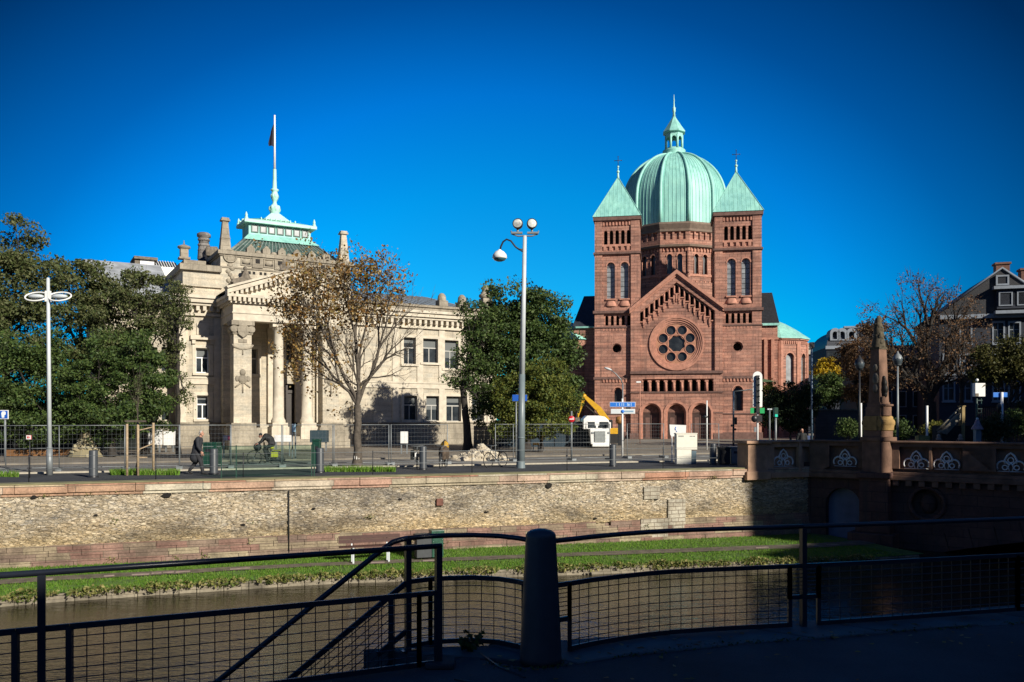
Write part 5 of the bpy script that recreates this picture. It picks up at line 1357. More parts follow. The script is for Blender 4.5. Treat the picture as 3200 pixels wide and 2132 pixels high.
# set slabs along the edge
sl = MB(); rng = random.Random(2)
pts_o = edge_near[3:]; pts_i = near_in[2:]
def walk(p, L):
    for a, b in zip(p, p[1:]):
        d = math.hypot(b[0]-a[0], b[1]-a[1])
        if L <= d: return (a[0]+(b[0]-a[0])*L/d, a[1]+(b[1]-a[1])*L/d)
        L -= d
    return p[-1]
def plen(p): return sum(math.hypot(b[0]-a[0], b[1]-a[1]) for a, b in zip(p, p[1:]))
lo, li = plen(pts_o), plen(pts_i); f = 0.0; k = 0
while f < .995:
    f2 = min(f+rng.uniform(.030,.055), 1.0)
    j = rng.uniform(-.05,.05)
    a, b, c_, d_ = walk(pts_o, lo*f), walk(pts_o, lo*f2-.012), walk(pts_i, li*min(f2,.999)-.012), walk(pts_i, li*f)
    c_ = (c_[0], c_[1]-.12+j); d_ = (d_[0], d_[1]-.12+j*.6)
    z = .012+rng.uniform(-.006,.012)
    sl.prismz([a,b,c_,d_], -.5, z); f = f2; k += 1
tag(sl.build('edge_slabs', plain('blue_grey_slab', (.075,.10,.11), .75, var=.35, scale=2.5, bmp=.4), bevel=.012), kind='structure')
nw_ = MB()
for a, b in zip(edge_near, edge_near[1:]):
    nw_.add([(*a,-.01),(*b,-.01),(*b,-4),(*a,-4)], [(0,1,2,3)])
tag(nw_.build('near_quay_wall', ashlar('near_wall_stone', (.16,.13,.10), (.12,.10,.08), (.05,.04,.03), .8, .4)), 'stone quay wall dropping from the near pavement to the water', 'wall')
ck = MB()                                       # asphalt seam
for pts in ([(X_(1500,8.0),8.0),(X_(1560,7.55),7.55),(X_(1640,7.25),7.25)], [(X_(1420,7.2),7.2),(X_(1560,7.0),7.0),(X_(1700,6.9),6.9)]):
    ck.tube([(p[0],p[1],.002) for p in pts], .012, 5)
tag(ck.build('pavement_seam', M['black_metal']), kind='structure')

def polyl(f, t0, t1, n): return [f(t0+(t1-t0)*i/n) for i in range(n+1)]
def wires(mb, pts, z0, z1, nv, zs, r=.0045):
    "welded wire along a run in plan: verticals at nv steps, horizontals at zs"
    L = plen([(p[0],p[1]) for p in pts]); P2 = [(p[0],p[1]) for p in pts]
    for i in range(1, nv):
        q = walk(P2, L*i/nv); mb.tube([(*q,z0),(*q,z1)], r, 5, cap=False)
    for z in zs: mb.tube([(*p,z) for p in P2], r, 5, cap=False)
def rail_run(name, label, line, posts, panels, cat='railing', group='steel railings along the near quay', ends=None, hand=None):
    o = thing(name, label, cat, (line[0][0], line[0][1], 0), 0, group); off = Vector((line[0][0], line[0][1], 0))
    loc = lambda p: (p[0]-off.x, p[1]-off.y)
    H = MB(); hl = [loc(p) for p in line]
    H.tube([(*p, ZR) for p in hl] if not hand else [(p[0]-off.x,p[1]-off.y,p[2]) for p in hand], .024, 10); H.build('handrail', M['rail'], o)
    for p in posts:
        Pm = MB(); q = loc(p); Pm.M = Matrix.Translation((*q,0)) @ Matrix.Rotation(p[2], 4, 'Z')
        Pm.box(-.027,.027,-.03,.03,0,ZR-.015); Pm.box(-.07,.07,-.06,.06,0,.014); Pm.M = None; Pm.build('post', M['rail'], o)
    for pn in panels:
        P2 = [loc(p) for p in pn['line']]; z0, z1 = pn.get('z', (.045,.655))
        F = MB()
        for z in (z0, z1):
            for a, b in zip(P2, P2[1:]): F.bar((*a,z), (*b,z), .022, .045)
        for q in (P2[0], P2[-1]): F.bar((*q,z0-.02), (*q,z1), .04)
        for (zc, q0, q1) in pn.get('ties', ()): F.bar((*loc(q0),zc), (*loc(q1),zc), .03, .04)
        fo = F.build('panel_frame', M['rail'], o)
        Wm = MB(); wires(Wm, P2, z0, z1, pn['n'], [z0+(z1-z0)*i/8 for i in range(1,8)]); Wm.build('wire_mesh', M['rail'], fo)
    return o
M['rail'] = plain('dark_blue_grey_paint', (.022,.027,.038), .32, var=.15, bmp=.03, spec=.6)
# left run, straight along the canal, ending in a post
a0 = Vector((-.655,7.6)); ua = Vector((cos(radians(25.2)), sin(radians(25.2)))); na = Vector((-ua.y, ua.x))
def RA(t): p = a0-ua*t; return (p.x, p.y)
def at_px(x):  # where the run meets a photo column
    k = (x-1600)/FPX; return (a0.x-k*a0.y)/(ua.x-k*ua.y)
A25 = radians(25.2)
rail_run('railing', 'straight dark railing with wire mesh running to the left edge of the near quay', [RA(-.03), RA(5.2)],
    [(*RA(0),A25), (*RA(at_px(130)),A25), (*RA(at_px(130)*2),A25)],
    [dict(line=[RA(at_px(1310)), RA(at_px(218))], n=24, z=(.035,.655)), dict(line=[RA(at_px(48)), RA(at_px(48)+2.6)], n=22, z=(.035,.655)),
     dict(line=[RA(.02), RA(at_px(1310))], n=1, z=(.035,.655)), dict(line=[RA(at_px(218)+.002), RA(at_px(48)-.002)], n=1, z=(.035,.655))])
for o_ in []: pass
# bridging bars between posts and panels of the left run
# right run in two bows, before and after the bollard
b1 = [(X_(1275,8.1),8.1),(X_(1330,8.22),8.22),(X_(1400,8.29),8.29),(X_(1480,8.32),8.32),(X_(1560,8.25),8.25),(X_(1620,8.1),8.1),(X_(1650,7.98),7.98)]
rail_run('railing', 'short bowed railing between the stair head and the grey bollard', b1, [(b1[0][0],b1[0][1],A25)],
    [dict(line=[(X_(1345,8.24),8.24)]+b1[2:6]+[(X_(1636,8.03),8.03)], n=8), dict(line=[b1[0], (X_(1345,8.24),8.24)], n=1)])
b2 = [(X_(1733,7.92),7.92),(X_(1780,8.02),8.02),(X_(1850,8.2),8.2),(X_(1942,8.39),8.39),(X_(2030,8.55),8.55),(X_(2103,8.65),8.65),(X_(2220,8.76),8.76),(X_(2337,8.85),8.85),(X_(2510,8.99),8.99)]
b3 = [b2[-1],(X_(2760,9.22),9.22),(X_(3000,9.48),9.48),(X_(3200,9.71),9.71),(X_(3420,9.98),9.98)]
rail_run('railing', 'gently curved railing with wire mesh running right from the grey bollard', b2, [(b2[-1][0],b2[-1][1],radians(14))],
    [dict(line=[b2[1]]+b2[2:8]+[(X_(2468,8.955),8.955)], n=21), dict(line=[(X_(2468,8.955),8.955), b2[-1]], n=1, z=(.33,.655)), dict(line=[b2[0],b2[1]], n=1, z=(.33,.655))])
rail_run('railing', 'railing run with blue-lit handrail in front of the dark bridge at the right edge', b3, [(X_(3330,9.86),9.86,radians(20))],
    [dict(line=[(X_(2558,9.03),9.03),(X_(2760,9.22),9.22),(X_(3000,9.48),9.48),(X_(3180,9.69),9.69)], n=20), dict(line=[b3[0],(X_(2558,9.03),9.03)], n=1, z=(.33,.655)),
     dict(line=[(X_(3180,9.69),9.69),(X_(3420,9.98),9.98)], n=8)])
# stair handrail going down to the water, outside the left run
p0 = Vector((X_(1275,8.1), 8.1)); sl_ = .72
def SR(t, z): q = p0-ua*t; return (q.x, q.y, z-sl_*max(t,0))
sh = thing('stair_railing', 'sloping dark handrail and mesh panel leading down the steps to the water', 'railing', (0,0,0), 0, 'steel railings along the near quay')
H = MB(); H.tube([SR(0,ZR), SR(.06,ZR+.035), SR(.15,ZR+.08-.0), SR(.3,ZR+.09), SR(3.6,ZR+.12)], .026, 10); H.build('handrail', M['rail'], sh)
F = MB(); F.bar(SR(.02,.66), SR(3.6,.70), .025, .05); F.bar(SR(.02,.20), SR(.3,.215), .025, .05); F.bar(SR(.165,.02), SR(3.6,.06), .025, .05)
F.bar(SR(.165,.02), SR(.165,.68), .05); F.build('panel_frame', M['rail'], sh)
Wm = MB()
for i in range(1, 26): Wm.tube([SR(.165+i*.125,.05), SR(.165+i*.125,.68)], .0045, 5, cap=False)
for i in range(1, 8): Wm.tube([SR(.165,.05+i*.079), SR(3.5,.05+i*.079)], .0045, 5, cap=False)
Wm.build('wire_mesh', M['rail'], sh)
P_ = MB(); q = SR(2.4,0); P_.box(q[0]-.027,q[0]+.027,q[1]-.03,q[1]+.03,q[2]-.02,q[2]+1.12); P_.build('post', M['rail'], sh)
stp = MB()                                       # the steps themselves
for i in range(14):
    t0 = .15+i*.285; z = -.20*(i+1)+.0
    c_ = [RA(t0-.0), RA(t0+.285)]
    a, b = Vector(c_[0])+na*.06, Vector(c_[1])+na*.06
    c2, d2 = b+na*.62, a+na*.62
    stp.prismz([(a.x,a.y),(b.x,b.y),(c2.x,c2.y),(d2.x,d2.y)], z-2.0, z)
tag(stp.build('stone_steps', plain('damp_step_stone', (.10,.105,.11), .8, var=.3, scale=3, bmp=.4), bevel=.012), 'narrow stone steps going down from the near quay to the water', 'steps')
blk = MB(); q = RA(-.02); blk.cbox((q[0],q[1],0), .26, .26, .05)
tag(blk.build('post_footing', plain('dark_footing', (.03,.035,.04), .8), bevel=.015), kind='structure')
# tapered bollard
bo = MB(); bc = (X_(1690,7.74), 7.74, 0)
bo.lathe([(.0,0),(.192,.0),(.190,.05),(.178,.3),(.160,.7),(.1375,1.13),(.1365,1.150),(.125,1.172),(.095,1.192),(.05,1.204),(.0005,1.208)], (0,0,0), 40)
big = bo.build('bollard', plain('dark_grey_cast_bollard', (.050,.055,.066), .45, var=.12, scale=9, bmp=.12)); big.location = bc
tag(big, 'big tapered grey bollard with a domed top in the foreground railing', 'bollard')
# weed in the pavement joint
wd = []; rng = random.Random(4); wx, wy = X_(1470,8.1), 8.1
wt_ = thing('weed', 'small dark weed growing in the pavement joint below the bowed railing', 'weed', (wx,wy,.01))
st_ = MB(); LP = []
for i in range(26):
    a = rng.uniform(0,2*pi); l = rng.uniform(.08,.21); e = (cos(a)*l*.8, sin(a)*l*.6, l*rng.uniform(.35,1.0))
    st_.tube([(0,0,0),(e[0]*.4,e[1]*.4,e[2]*.7),e], [.004,.003,.001], 4)
    for _ in range(9): f = rng.uniform(.35,1); LP.append((e[0]*f+rng.gauss(0,.012), e[1]*f+rng.gauss(0,.012), e[2]*f+rng.gauss(0,.012)))
st_.build('stem', M['rail'], wt_); leafcards('foliage', LP, LF['dark'], .03, .07, 5, wt_)

fl_ = []; rng = random.Random(12)
while len(fl_) < 170:
    x, y = rng.uniform(-.4, 6.5), rng.uniform(5.6, 9.6)
    e_ = min(math.hypot(x-p[0], y-p[1]) for p in near_in[2:]+[walk(near_in[2:], q*.3) for q in range(24)])
    if y > 7.4+x*.33+.9 or rng.random() > math.exp(-e_*2.2)+.05: continue
    fl_.append((x, y, .016))
g_ = np.random.default_rng(3); V = []
for p in fl_:
    a = g_.uniform(0, 6.28); l, w2 = g_.uniform(.02,.045), g_.uniform(.012,.026); c_, s_ = cos(a), sin(a)
    for u_, v_ in ((-l,0),(0,w2),(l,0),(0,-w2)): V.append((p[0]+c_*u_-s_*v_, p[1]+s_*u_+c_*v_, p[2]+g_.uniform(0,.014)))
tag(facemesh('fallen_leaves', np.array(V), 4, LF['brown']), kind='stuff')
ms_ = []
for _ in range(2600):
    q = walk(near_in[2:], rng.uniform(.2, 7.5)); k_ = .5+noise.noise((q[0]*2.1, q[1]*2.1, 1))
    if rng.random() < k_: ms_.append((q[0]+rng.gauss(0,.035), q[1]-.10+rng.gauss(0,.04), .006+rng.random()*.012))
tag(leafcards('joint_moss', ms_, LF['dark'], .012, .035, 9), kind='stuff')
# ================================================================ red stone bridge at the right
M['bridge'] = ashlar('dark_red_bridge_stone', (.12,.062,.048), (.09,.046,.038), (.04,.024,.02), 1.1, .42, .45, .5, .012, bmp=.6, dirt=(.05,.035,.03))  # bridge stone darkened, its shade put into the colour
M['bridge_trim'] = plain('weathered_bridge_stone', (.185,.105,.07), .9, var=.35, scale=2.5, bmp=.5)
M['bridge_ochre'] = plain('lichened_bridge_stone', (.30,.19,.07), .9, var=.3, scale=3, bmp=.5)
M['pale_relief'] = plain('pale_tracery', (.80,.80,.78), .8, var=.2)  # pale colour stands for brightness seen through pierced tracery
bo_ = Q(Q_END, -.06); BF = Frame(bo_[0], bo_[1], 0.0, -38)
QF = Frame(*Q(0,0), 0.0, 19.4)
br = thing('bridge', 'dark red stone bridge with traceried parapet and a low arch over the canal', 'bridge', BF.loc(), BF.t)
bs = BF.s; ZP0, ZP1 = -.02, 1.27
sEnd = 34.0
nx0, nx1 = bs(2580), bs(2688); nzt, nzb = BF.z(2634,1525), BF.z(2634,1688)
ax0 = bs(2895); axm = ax0+13.0
archp = [(ax0+26*k/30, -3.35+1.8*4*(k/30)*(1-k/30)) for k in range(31)]
archp = [(ax0,-3.6)]+archp+[(ax0+26,-3.6)]
bw = MB()
bw.poly(rect(0, sEnd, -3.9, ZP0-.3), 0, .8, [arch((nx0+nx1)/2, nx1-nx0, nzb, nzt, 10), archp, circ(bs(2897), BF.z(2897,1575), .62, 18)])
bw.poly([(p[0],p[1]) for p in archp], .8, 15, front=False)
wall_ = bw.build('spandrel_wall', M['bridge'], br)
ck_ = MB(); ck_.box(-.45, -.001, -.05, .55, -3.9, ZP0+.3); ck_.build('corner_stone', M['bridge'], br)
dk_ = MB(); dk_.box(0, sEnd, .81, 1.2, -.6, -.33); dk_.box(ax0-1, sEnd, 15, 15.3, -4, -.4); dk_.box(-.5, nx1+.6, .8, 1.1, -4, -.5); dk_.build('inner_wall', M['bridge'], wall_)  # end wall added across the far arch mouth to keep it black
ni = MB(); ni.poly(arch((nx0+nx1)/2, nx1-nx0, nzb, nzt, 10), .42, .5); ni.build('niche_panel', plain('pale_blue_grey_render', (.17,.19,.26), .85, var=.25, scale=1.2), wall_)
md = MB(); c0 = (bs(2897), BF.z(2897,1575)); md.poly(circ(*c0,.62,18), .3, .4); md.tube([(c0[0]+.66*cos(q), -.02, c0[1]+.66*sin(q)) for q in np.linspace(0,2*pi,25)], .09, 6, cap=False); md.sphere((c0[0],.3,c0[1]), .34,.2,.42); md.build('medallion', M['bridge'], wall_)
vo = MB()                                           # voussoirs round the arch
for k in range(1, 29):
    a, b = archp[k], archp[k+1]; n_ = Vector((-(b[1]-a[1]), 0, b[0]-a[0])).normalized()
    vo.add([(a[0]+.01,-.05,a[1]),(b[0]-.01,-.05,b[1]),(b[0]-.01+n_.x*.75,-.05,b[1]+n_.z*.75),(a[0]+.01+n_.x*.75,-.05,a[1]+n_.z*.75),(a[0]+.01,.05,a[1]),(b[0]-.01,.05,b[1]),(b[0]-.01+n_.x*.75,.05,b[1]+n_.z*.75),(a[0]+.01+n_.x*.75,.05,a[1]+n_.z*.75)], [(0,1,2,3),(0,1,5,4),(1,2,6,5),(2,3,7,6),(3,0,4,7)])
vo.build('voussoirs', M['bridge'], wall_)
# parapet: sunk panels with pale bars for light seen through tracery
cx_orn = [2639, 2862, 2957, 3058, 3158, 3262]
def ornament(mb, x, y, z, w=1.0):
    "a trefoil of pale scrolls"
    def ring(cx, cz, r, a0, a1, rr): mb.tube([(x+(cx+r*cos(q))*w, y, z+(cz+r*sin(q))*w) for q in np.linspace(a0,a1,12)], rr, 6, cap=True)
    mb.tube([(x-.19*w,y,z+.28*w),(x-.21*w,y,z+.42*w),(x-.12*w,y,z+.60*w),(x,y,z+.70*w),(x+.12*w,y,z+.60*w),(x+.21*w,y,z+.42*w),(x+.19*w,y,z+.28*w)], .040*w, 6)
    for sg in (-1,1):
        ring(sg*.27, .17, .21, -.6 if sg > 0 else pi+.6, (pi*.95) if sg > 0 else .05*pi, .036*w)
        ring(sg*.20, .13, .09, 0, 2*pi, .024*w)
        mb.tube([(x+sg*.05*w,y,z),(x+sg*.09*w,y,z+.16*w),(x,y,z+.34*w)], .024*w, 5)
    ring(0, .42, .10, 0, 2*pi, .022*w)
    mb.tube([(x-.46*w,y,z-.02),(x+.46*w,y,z-.02)], .014*w, 5)
pp = MB(); sp0 = bs(2590); xs = [bs(c) for c in cx_orn]
holes = [rect(x-.62, x+.62, ZP0+.16, ZP1-.22) for x in xs]+[rect(xs[-1]+1.3*i+.8, xs[-1]+1.3*i+1.9, ZP0+.16, ZP1-.22) for i in range(10)]
pp.poly(rect(0, sEnd, ZP0-.3, ZP1-.06), -.10, .02, holes, back=False); pp.poly(rect(0, sEnd, ZP0-.3, ZP1-.06), .12, .26, back=True)
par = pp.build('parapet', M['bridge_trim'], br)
pc = MB(); pc.box(-.1, sEnd, -.2, .36, ZP1-.06, ZP1+.02); pc.box(0, sEnd, -.24, -.1, ZP0-.32, ZP0-.12); pc.box(0, sEnd, -.16, -.1, ZP0-.12, ZP0+.02)
for i in range(60): x = 2.6+i*.5; pc.box(x-.12, x+.12, -.2, -.001, ZP0-.55, ZP0-.32)
pc.build('parapet_moulding', M['bridge_trim'], par, bevel=.02)
for x in xs:
    om = MB(); ornament(om, x, .07, ZP0+.20, 1.0); om.build('tracery', M['pale_relief'], par)
dkk = MB(); dkk.box(.0, sEnd, .27, 12, -.35, .03); dkk.build('bridge_deck', M['asphalt'], br)
# buttress below the obelisk
bt = MB(); b0, b1_ = bs(2696), bs(2786)
bt.box(b0, b1_, -.55, -.001, -2.2, ZP0-.02); bt.box(b0-.12, b1_+.12, -.72, .0, -2.55, -2.2); bt.box(b0-.35, b1_+.3, -1.0, -.002, -3.9, -2.55); bt.box(b0-.1, b1_+.1, -.7, -.1, ZP0-.25, ZP0-.02)
bt.build('buttress', M['bridge'], br, bevel=.03)
# obelisk on its pedestal
ob = thing('obelisk', 'tapering stone obelisk with scrolled pedestal and carved top standing on the bridge pier', 'obelisk', (0,0,0), radians(-66))
oc = bs(2745); op = BF.o+BF.a*oc+BF.n*(-.15); ob.location = (op.x, op.y, ZP0-.02); ob.scale = (.82, .82, 1)
OZ = lambda y: BF.z(2745, y, -.15)-(ZP0-.02)
a_ = MB(); a_.box(-.58,.58,-.46,.56,.0,OZ(1378)); a_.box(-.66,.66,-.54,.64,OZ(1378),OZ(1366)); a_.box(-.54,.54,-.40,.50,OZ(1366),OZ(1345))
a_.build('pedestal', M['bridge_trim'], ob, bevel=.02)
sc_ = MB()
for sg in (-1,1):
    pts = [(sg*.36,OZ(1345)),(sg*.60,OZ(1345)),(sg*.62,OZ(1325)),(sg*.54,OZ(1303)),(sg*.42,OZ(1298)),(sg*.36,OZ(1300))]
    sc_.poly(pts if sg > 0 else pts[::-1], -.38, .5, back=True); sc_.tube([(sg*.48,-.42,OZ(1322)),(sg*.48,.54,OZ(1322))], .17, 14)
sc_.box(-.36,.36,-.44,.5,OZ(1345),OZ(1300)); sc_.build('scroll', M['bridge_ochre'], ob, bevel=.015)
sh_ = MB()
sh_.box(-.48,.48,-.32,.46,OZ(1300),OZ(1272)); sh_.box(-.43,.43,-.27,.42,OZ(1272),OZ(1258))
w0, w1 = .36, .27
z0, z1 = OZ(1258), OZ(1092)
sh_.add([(-w0,-.25,z0),(w0,-.25,z0),(w0,.42,z0),(-w0,.42,z0),(-w1,-.18,z1),(w1,-.18,z1),(w1,.34,z1),(-w1,.34,z1)], [(0,1,5,4),(1,2,6,5),(2,3,7,6),(3,0,4,7),(4,5,6,7)])
sh_.build('shaft', M['bridge_trim'], ob, bevel=.012)
bk2_ = MB(); bk2_.box(.28,.60,-.24,.34,OZ(1300),OZ(1264)); bk2_.box(.26,.48,-.18,.28,OZ(1264),OZ(1240)); bk2_.box(.3,.68,-.3,.4,OZ(1270),OZ(1264)); bk2_.build('bracket', M['bridge_trim'], ob, bevel=.03)
fg_ = MB()
for z_, r_, x_ in ((1232,.15,.40),(1218,.19,.40),(1200,.17,.37),(1184,.10,.36)): fg_.sphere((x_,.06,OZ(z_)), r_, r_*.8, r_*1.25, 9, 6)
fg_.build('figure', plain('dark_bronze_figure', (.022,.019,.016), .6, .3), ob)
tp_ = MB()
tp_.box(-.30,.30,-.2,.36,z1,z1+.09); rng = random.Random(6)
for q in range(44):
    f = rng.random(); a = rng.uniform(0,2*pi); rr = .26*(1-.6*f)
    tp_.sphere((rr*cos(a), .08+rr*.8*sin(a), z1+.12+f*1.15), rng.uniform(.07,.13), None, rng.uniform(.08,.16), 7, 5)
tp_.lathe([(.34,z1+.09),(.3,z1+.35),(.22,z1+.6),(.26,z1+.8),(.16,z1+1.1),(.14,z1+1.3),(.03,z1+1.42)], (0,.08,0), 10)
tp_.build('carved_top', plain('mossy_carving', (.085,.07,.045), .95, var=.5, scale=6, bmp=.6), ob)
for z_, r_ in ((OZ(1215),.16),(OZ(1185),.2),(OZ(1150),.12)): rl = MB(); rl.sphere((.1,-.24,z_), r_, .1, r_*1.3, 8, 6); rl.build('relief', M['lime_dark'], ob)
M['pillar_stone'] = plain('buff_pillar_stone', (.40,.25,.165), .9, var=.25, scale=2.5, bmp=.5)  # brighter copy of the bridge stone, sunlight put into the colour
# wing parapet along the quay with its end pillar
qp = thing('quay_parapet', 'short red stone parapet linking the quay wall to the bridge, with a lit end pillar', 'parapet', (*Q(0,0),0), QT)
s0, s1, s2 = QF.s(2330), QF.s(2392), Q_END+.12
ep = MB(); ep.box(s0, s1, -.18, .62, -.4, 1.14); o = ep.build('end_pillar', M['pillar_stone'], qp, bevel=.02)
ec_ = MB(); ec_.box(s0-.14, s1+.14, -.3, .74, 1.14, 1.27); ec_.build('pillar_cap', M['pillar_stone'], o, bevel=.02); ec_ = MB(); ec_.box(s0-.1, s1+.1, -.26, .7, -.42, -.05); ec_.build('pillar_base', M['pillar_stone'], o, bevel=.02)
wp = MB(); h1, h2 = QF.s(2452), QF.s(2560)
wp.poly(rect(s1, s2, -.35, 1.18), -.10, .04, [rect(h1-.62,h1+.62,.10,.98), rect(QF.s(2503),QF.s(2535),.1,.98)], back=False); wp.poly(rect(s1, s2, -.35, 1.18), .14, .3, back=True)
wpo = wp.build('parapet', M['pillar_stone'], qp)
wc = MB(); wc.box(s1+.14, s2, -.2, .4, 1.18, 1.27); wc.box(s1+.14, s2, -.2, -.1, -.36, -.12); wc.box(QF.s(2490),QF.s(2500), -.16, -.09, -.1, 1.18); wc.build('parapet_moulding', M['pillar_stone'], wpo, bevel=.02)
om = MB(); ornament(om, h1, .09, .14, 1.05); om.build('tracery', M['pale_relief'], wpo)
# ================================================================ lamps, masts, signs
def at_base(x, y, z=0.0): D = GD(y, z); return (X_(x,D), D, z), D
def mpp(D): return D/FPX
# twin-headed white lamp
loc, D = at_base(155, 1485); k = mpp(D); Z = lambda y: Z_(y, D)
lp = thing('street_lamp', 'white lamp post with a twin ring-shaped head at the left of the quay', 'street lamp', loc)
b = MB(); b.tube([(0,0,0),(0,0,1.05)], [.12,.11], 12); b.tube([(0,0,1.05),(0,0,1.1)], [.125,.09], 12); b.build('base', M['zinc'], lp)
b = MB(); b.tube([(0,0,1.08),(-.06,0,Z(872))], [.085,.062], 12); b.sphere((-.06,0,Z(872)), .062); b.build('pole', M['pale_metal'], lp)
hz_ = Z(927); b = MB()
for sg in (-1,1):
    pts = [(-.06+sg*(.06+.42*(1-cos(q))), .17*sin(q)*1.2, hz_+.03*cos(q*.5)) for q in np.linspace(0,2*pi,28)]
    b.tube([(p[0],p[1]*.9,p[2]+.17*sin(q)) for p, q in zip(pts, np.linspace(0,2*pi,28))], .032, 8, cap=False)
b.box(-.16,.04,-.06,.06,hz_-.2,hz_+.22)
b.build('lamp_frame', M['white'], lp)
for sg in (-1,1):
    b = MB(); b.sphere((-.06+sg*.46,0,hz_), .31,.16,.10, 14, 8); b.build('lamp_head', M['pale_metal'], lp)
# floodlight mast
loc, D = at_base(1627, 1463); k = mpp(D); Z = lambda y: Z_(y, D); zt = Z(737); xo = (1640-1627)*k
ms = thing('floodlight_mast', 'tall pale mast with two round floodlights and a hanging lantern on a curved arm', 'street lamp', loc)
zm = Z(1170)
b = MB(); b.tube([(0,0,0),(xo*.35,0,zm)], [.185,.135], 16); b.lathe([(.21,0),(.20,.12),(.19,.3)], (0,0,0), 16); b.tube([(0.01,0,1.35),(.012,0,1.39)], .188, 16); b.build('base', plain('blue_grey_mast_paint', (.16,.20,.215), .42, var=.08, bmp=.03), ms)
b = MB(); b.tube([(xo*.35,0,zm),(xo,0,zt)], [.125,.085], 14); b.build('pole', M['pale_metal'], ms)
b = MB(); b.tube([(xo-.62,0,zt+.22),(xo-.58,0,zt+.08),(xo-.3,0,zt-.02),(xo,0,zt),(xo+.3,0,zt-.02),(xo+.58,0,zt+.08),(xo+.62,0,zt+.22)], .035, 6)
for sg in (-1,1): b.box(xo+sg*.36-.25, xo+sg*.36+.25, -.09, .09, zt+.08, zt+.16); b.tube([(xo+sg*.32,0,zt+.1),(xo+sg*.32,0,zt+.3)], .05, 6)
b.build('bracket', M['zinc'], ms)
for sg in (-1,1):
    c_ = Vector((xo+sg*.30,0,zt+.50)); b = MB(); b.M = Matrix.Translation(c_) @ Matrix.Rotation(radians(78), 4, 'X') @ Matrix.Rotation(sg*radians(10), 4, 'Y')
    b.lathe([(.0,-.22),(.12,-.2),(.2,-.08),(.235,.08),(.235,.16),(.21,.17)], (0,0,0), 18); b.M = None; f_ = b.build('floodlight', M['black_metal'], ms)
    g_ = MB(); g_.M = Matrix.Translation(c_) @ Matrix.Rotation(radians(78), 4, 'X') @ Matrix.Rotation(sg*radians(10), 4, 'Y'); g_.lathe([(.2,.155),(.1,.2),(.001,.21)], (0,0,0), 16); g_.M = None; g_.build('lens', plain('lamp_lens', (.55,.56,.52), .12, var=.5, scale=5, bmp=0), f_)
ax = xo-.0; za = Z(780); pts = [(ax,0,za),(ax-.25,0,za-.0),(ax-.42,0,za+.12),(ax-.62,0,za+.38),(ax-.82,0,za+.46),(ax-.98,0,za+.34),(ax-1.08,0,za+.12),(ax-1.1,0,za-.02)]
b = MB(); b.tube(pts, .04, 8); b.tube([(ax-.1,0,za-.1),(ax-.42,0,za+.12)], .03, 6); b.build('lamp_arm', M['black_metal'], ms)
b = MB(); lx, lz = ax-1.13, za-.46
b.lathe([(.06,.46),(.08,.42),(.20,.36),(.31,.22),(.33,.08),(.30,.05)], (lx,0,lz), 18); lh = b.build('lamp_head', M['white'], ms)
b = MB(); b.lathe([(.29,.06),(.25,-.02),(.12,-.07),(.001,-.08)], (lx,0,lz), 16); b.build('lens', plain('blue_lamp_bowl', (.05,.16,.20), .1, var=.3, bmp=0), lh)
def sign_post(name, label, cat, x, ybase, ytop, mat, r=.035, D=None, group='poles and posts along the quay'):
    D = D or GD(ybase); o = thing(name, label, cat, (X_(x,D), D, 0), 0, group)
    b = MB(); b.tube([(0,0,-.02),(0,0,Z_(ytop,D))], r, 8); b.build('pole', mat, o); return o, D
def board(o, D, x, xc, yc, w, h, mat, yoff=-.06, name='sign_board', rim=None, parent=None):
    k = D/FPX; X0 = (xc-x)*k; z = Z_(yc, D); w, h = w*k/2, h*k/2
    b = MB(); b.box(X0-w, X0+w, yoff-.02, yoff+.02, z-h, z+h); s = b.build(name, rim or mat, o, bevel=.008)
    if rim:
        b = MB(); q = min(w,h)*.14; b.box(X0-w+q, X0+w-q, yoff-.028, yoff-.021, z-h+q, z+h-q); b.build('sign_face', mat, s)
    return s, X0, z, w, h
def marks(s, X0, z, rects, mat, y=-.092, name='lettering'):
    b = MB()
    for (x0, x1, z0, z1) in rects: b.box(X0+x0, X0+x1, y, y+.01, z+z0, z+z1)
    b.build(name, mat, s)
o, D = sign_post('parking_sign', 'blue and white square sign on a grey post at the far left edge', 'sign', 16, 1450, 1285, M['zinc'], .05)
s, X0, z, w, h = board(o, D, 16, 14, 1296, 30, 28, M['blue'], rim=M['white'])
b = MB(); b.poly([(X0-.07,z-.15),(X0+.04,z-.15),(X0+.05,z-.03),(X0+.11,z+.0),(X0+.12,z+.11),(X0+.06,z+.16),(X0-.05,z+.155),(X0-.10,z+.08),(X0-.09,z-.02)], -.10, -.085); b.build('pictogram', M['white'], s)
o, D = sign_post('notice_post', 'thin post with a small pink notice plate on the quay edge', 'sign', 93, 1494, 1352, M['black_metal'], .018)
s, X0, z, w, h = board(o, D, 93, 93, 1367, 16, 14, M['white'], rim=plain('pink_plate', (.55,.14,.15), .6))
marks(s, X0, z, [(-.05,-.01,-.04,.04),(.0,.02,-.04,.045),(.03,.05,-.03,.03)], M['red_paint'])
o, D = sign_post('street_sign', 'small blue plate sign half hidden behind the floodlight mast', 'sign', 1613, 1440, 1233, M['zinc'], .04)
board(o, D, 1613, 1624, 1244, 46, 20, M['blue'])
o, D = sign_post('no_entry_sign', 'red round no entry sign with a white bar on a grey post', 'sign', 1786, 1428, 1285, M['zinc'], .055)
z = Z_(1310, D); b = MB(); b.M = Matrix.Translation((0,-.07,z)) @ Matrix.Rotation(pi/2, 4, 'X'); b.lathe([(.001,.0),(.185,.0),(.19,.01),(.185,.02),(.001,.02)], (0,0,0), 24); b.M = None; s = b.build('sign_disc', M['red_paint'], o)
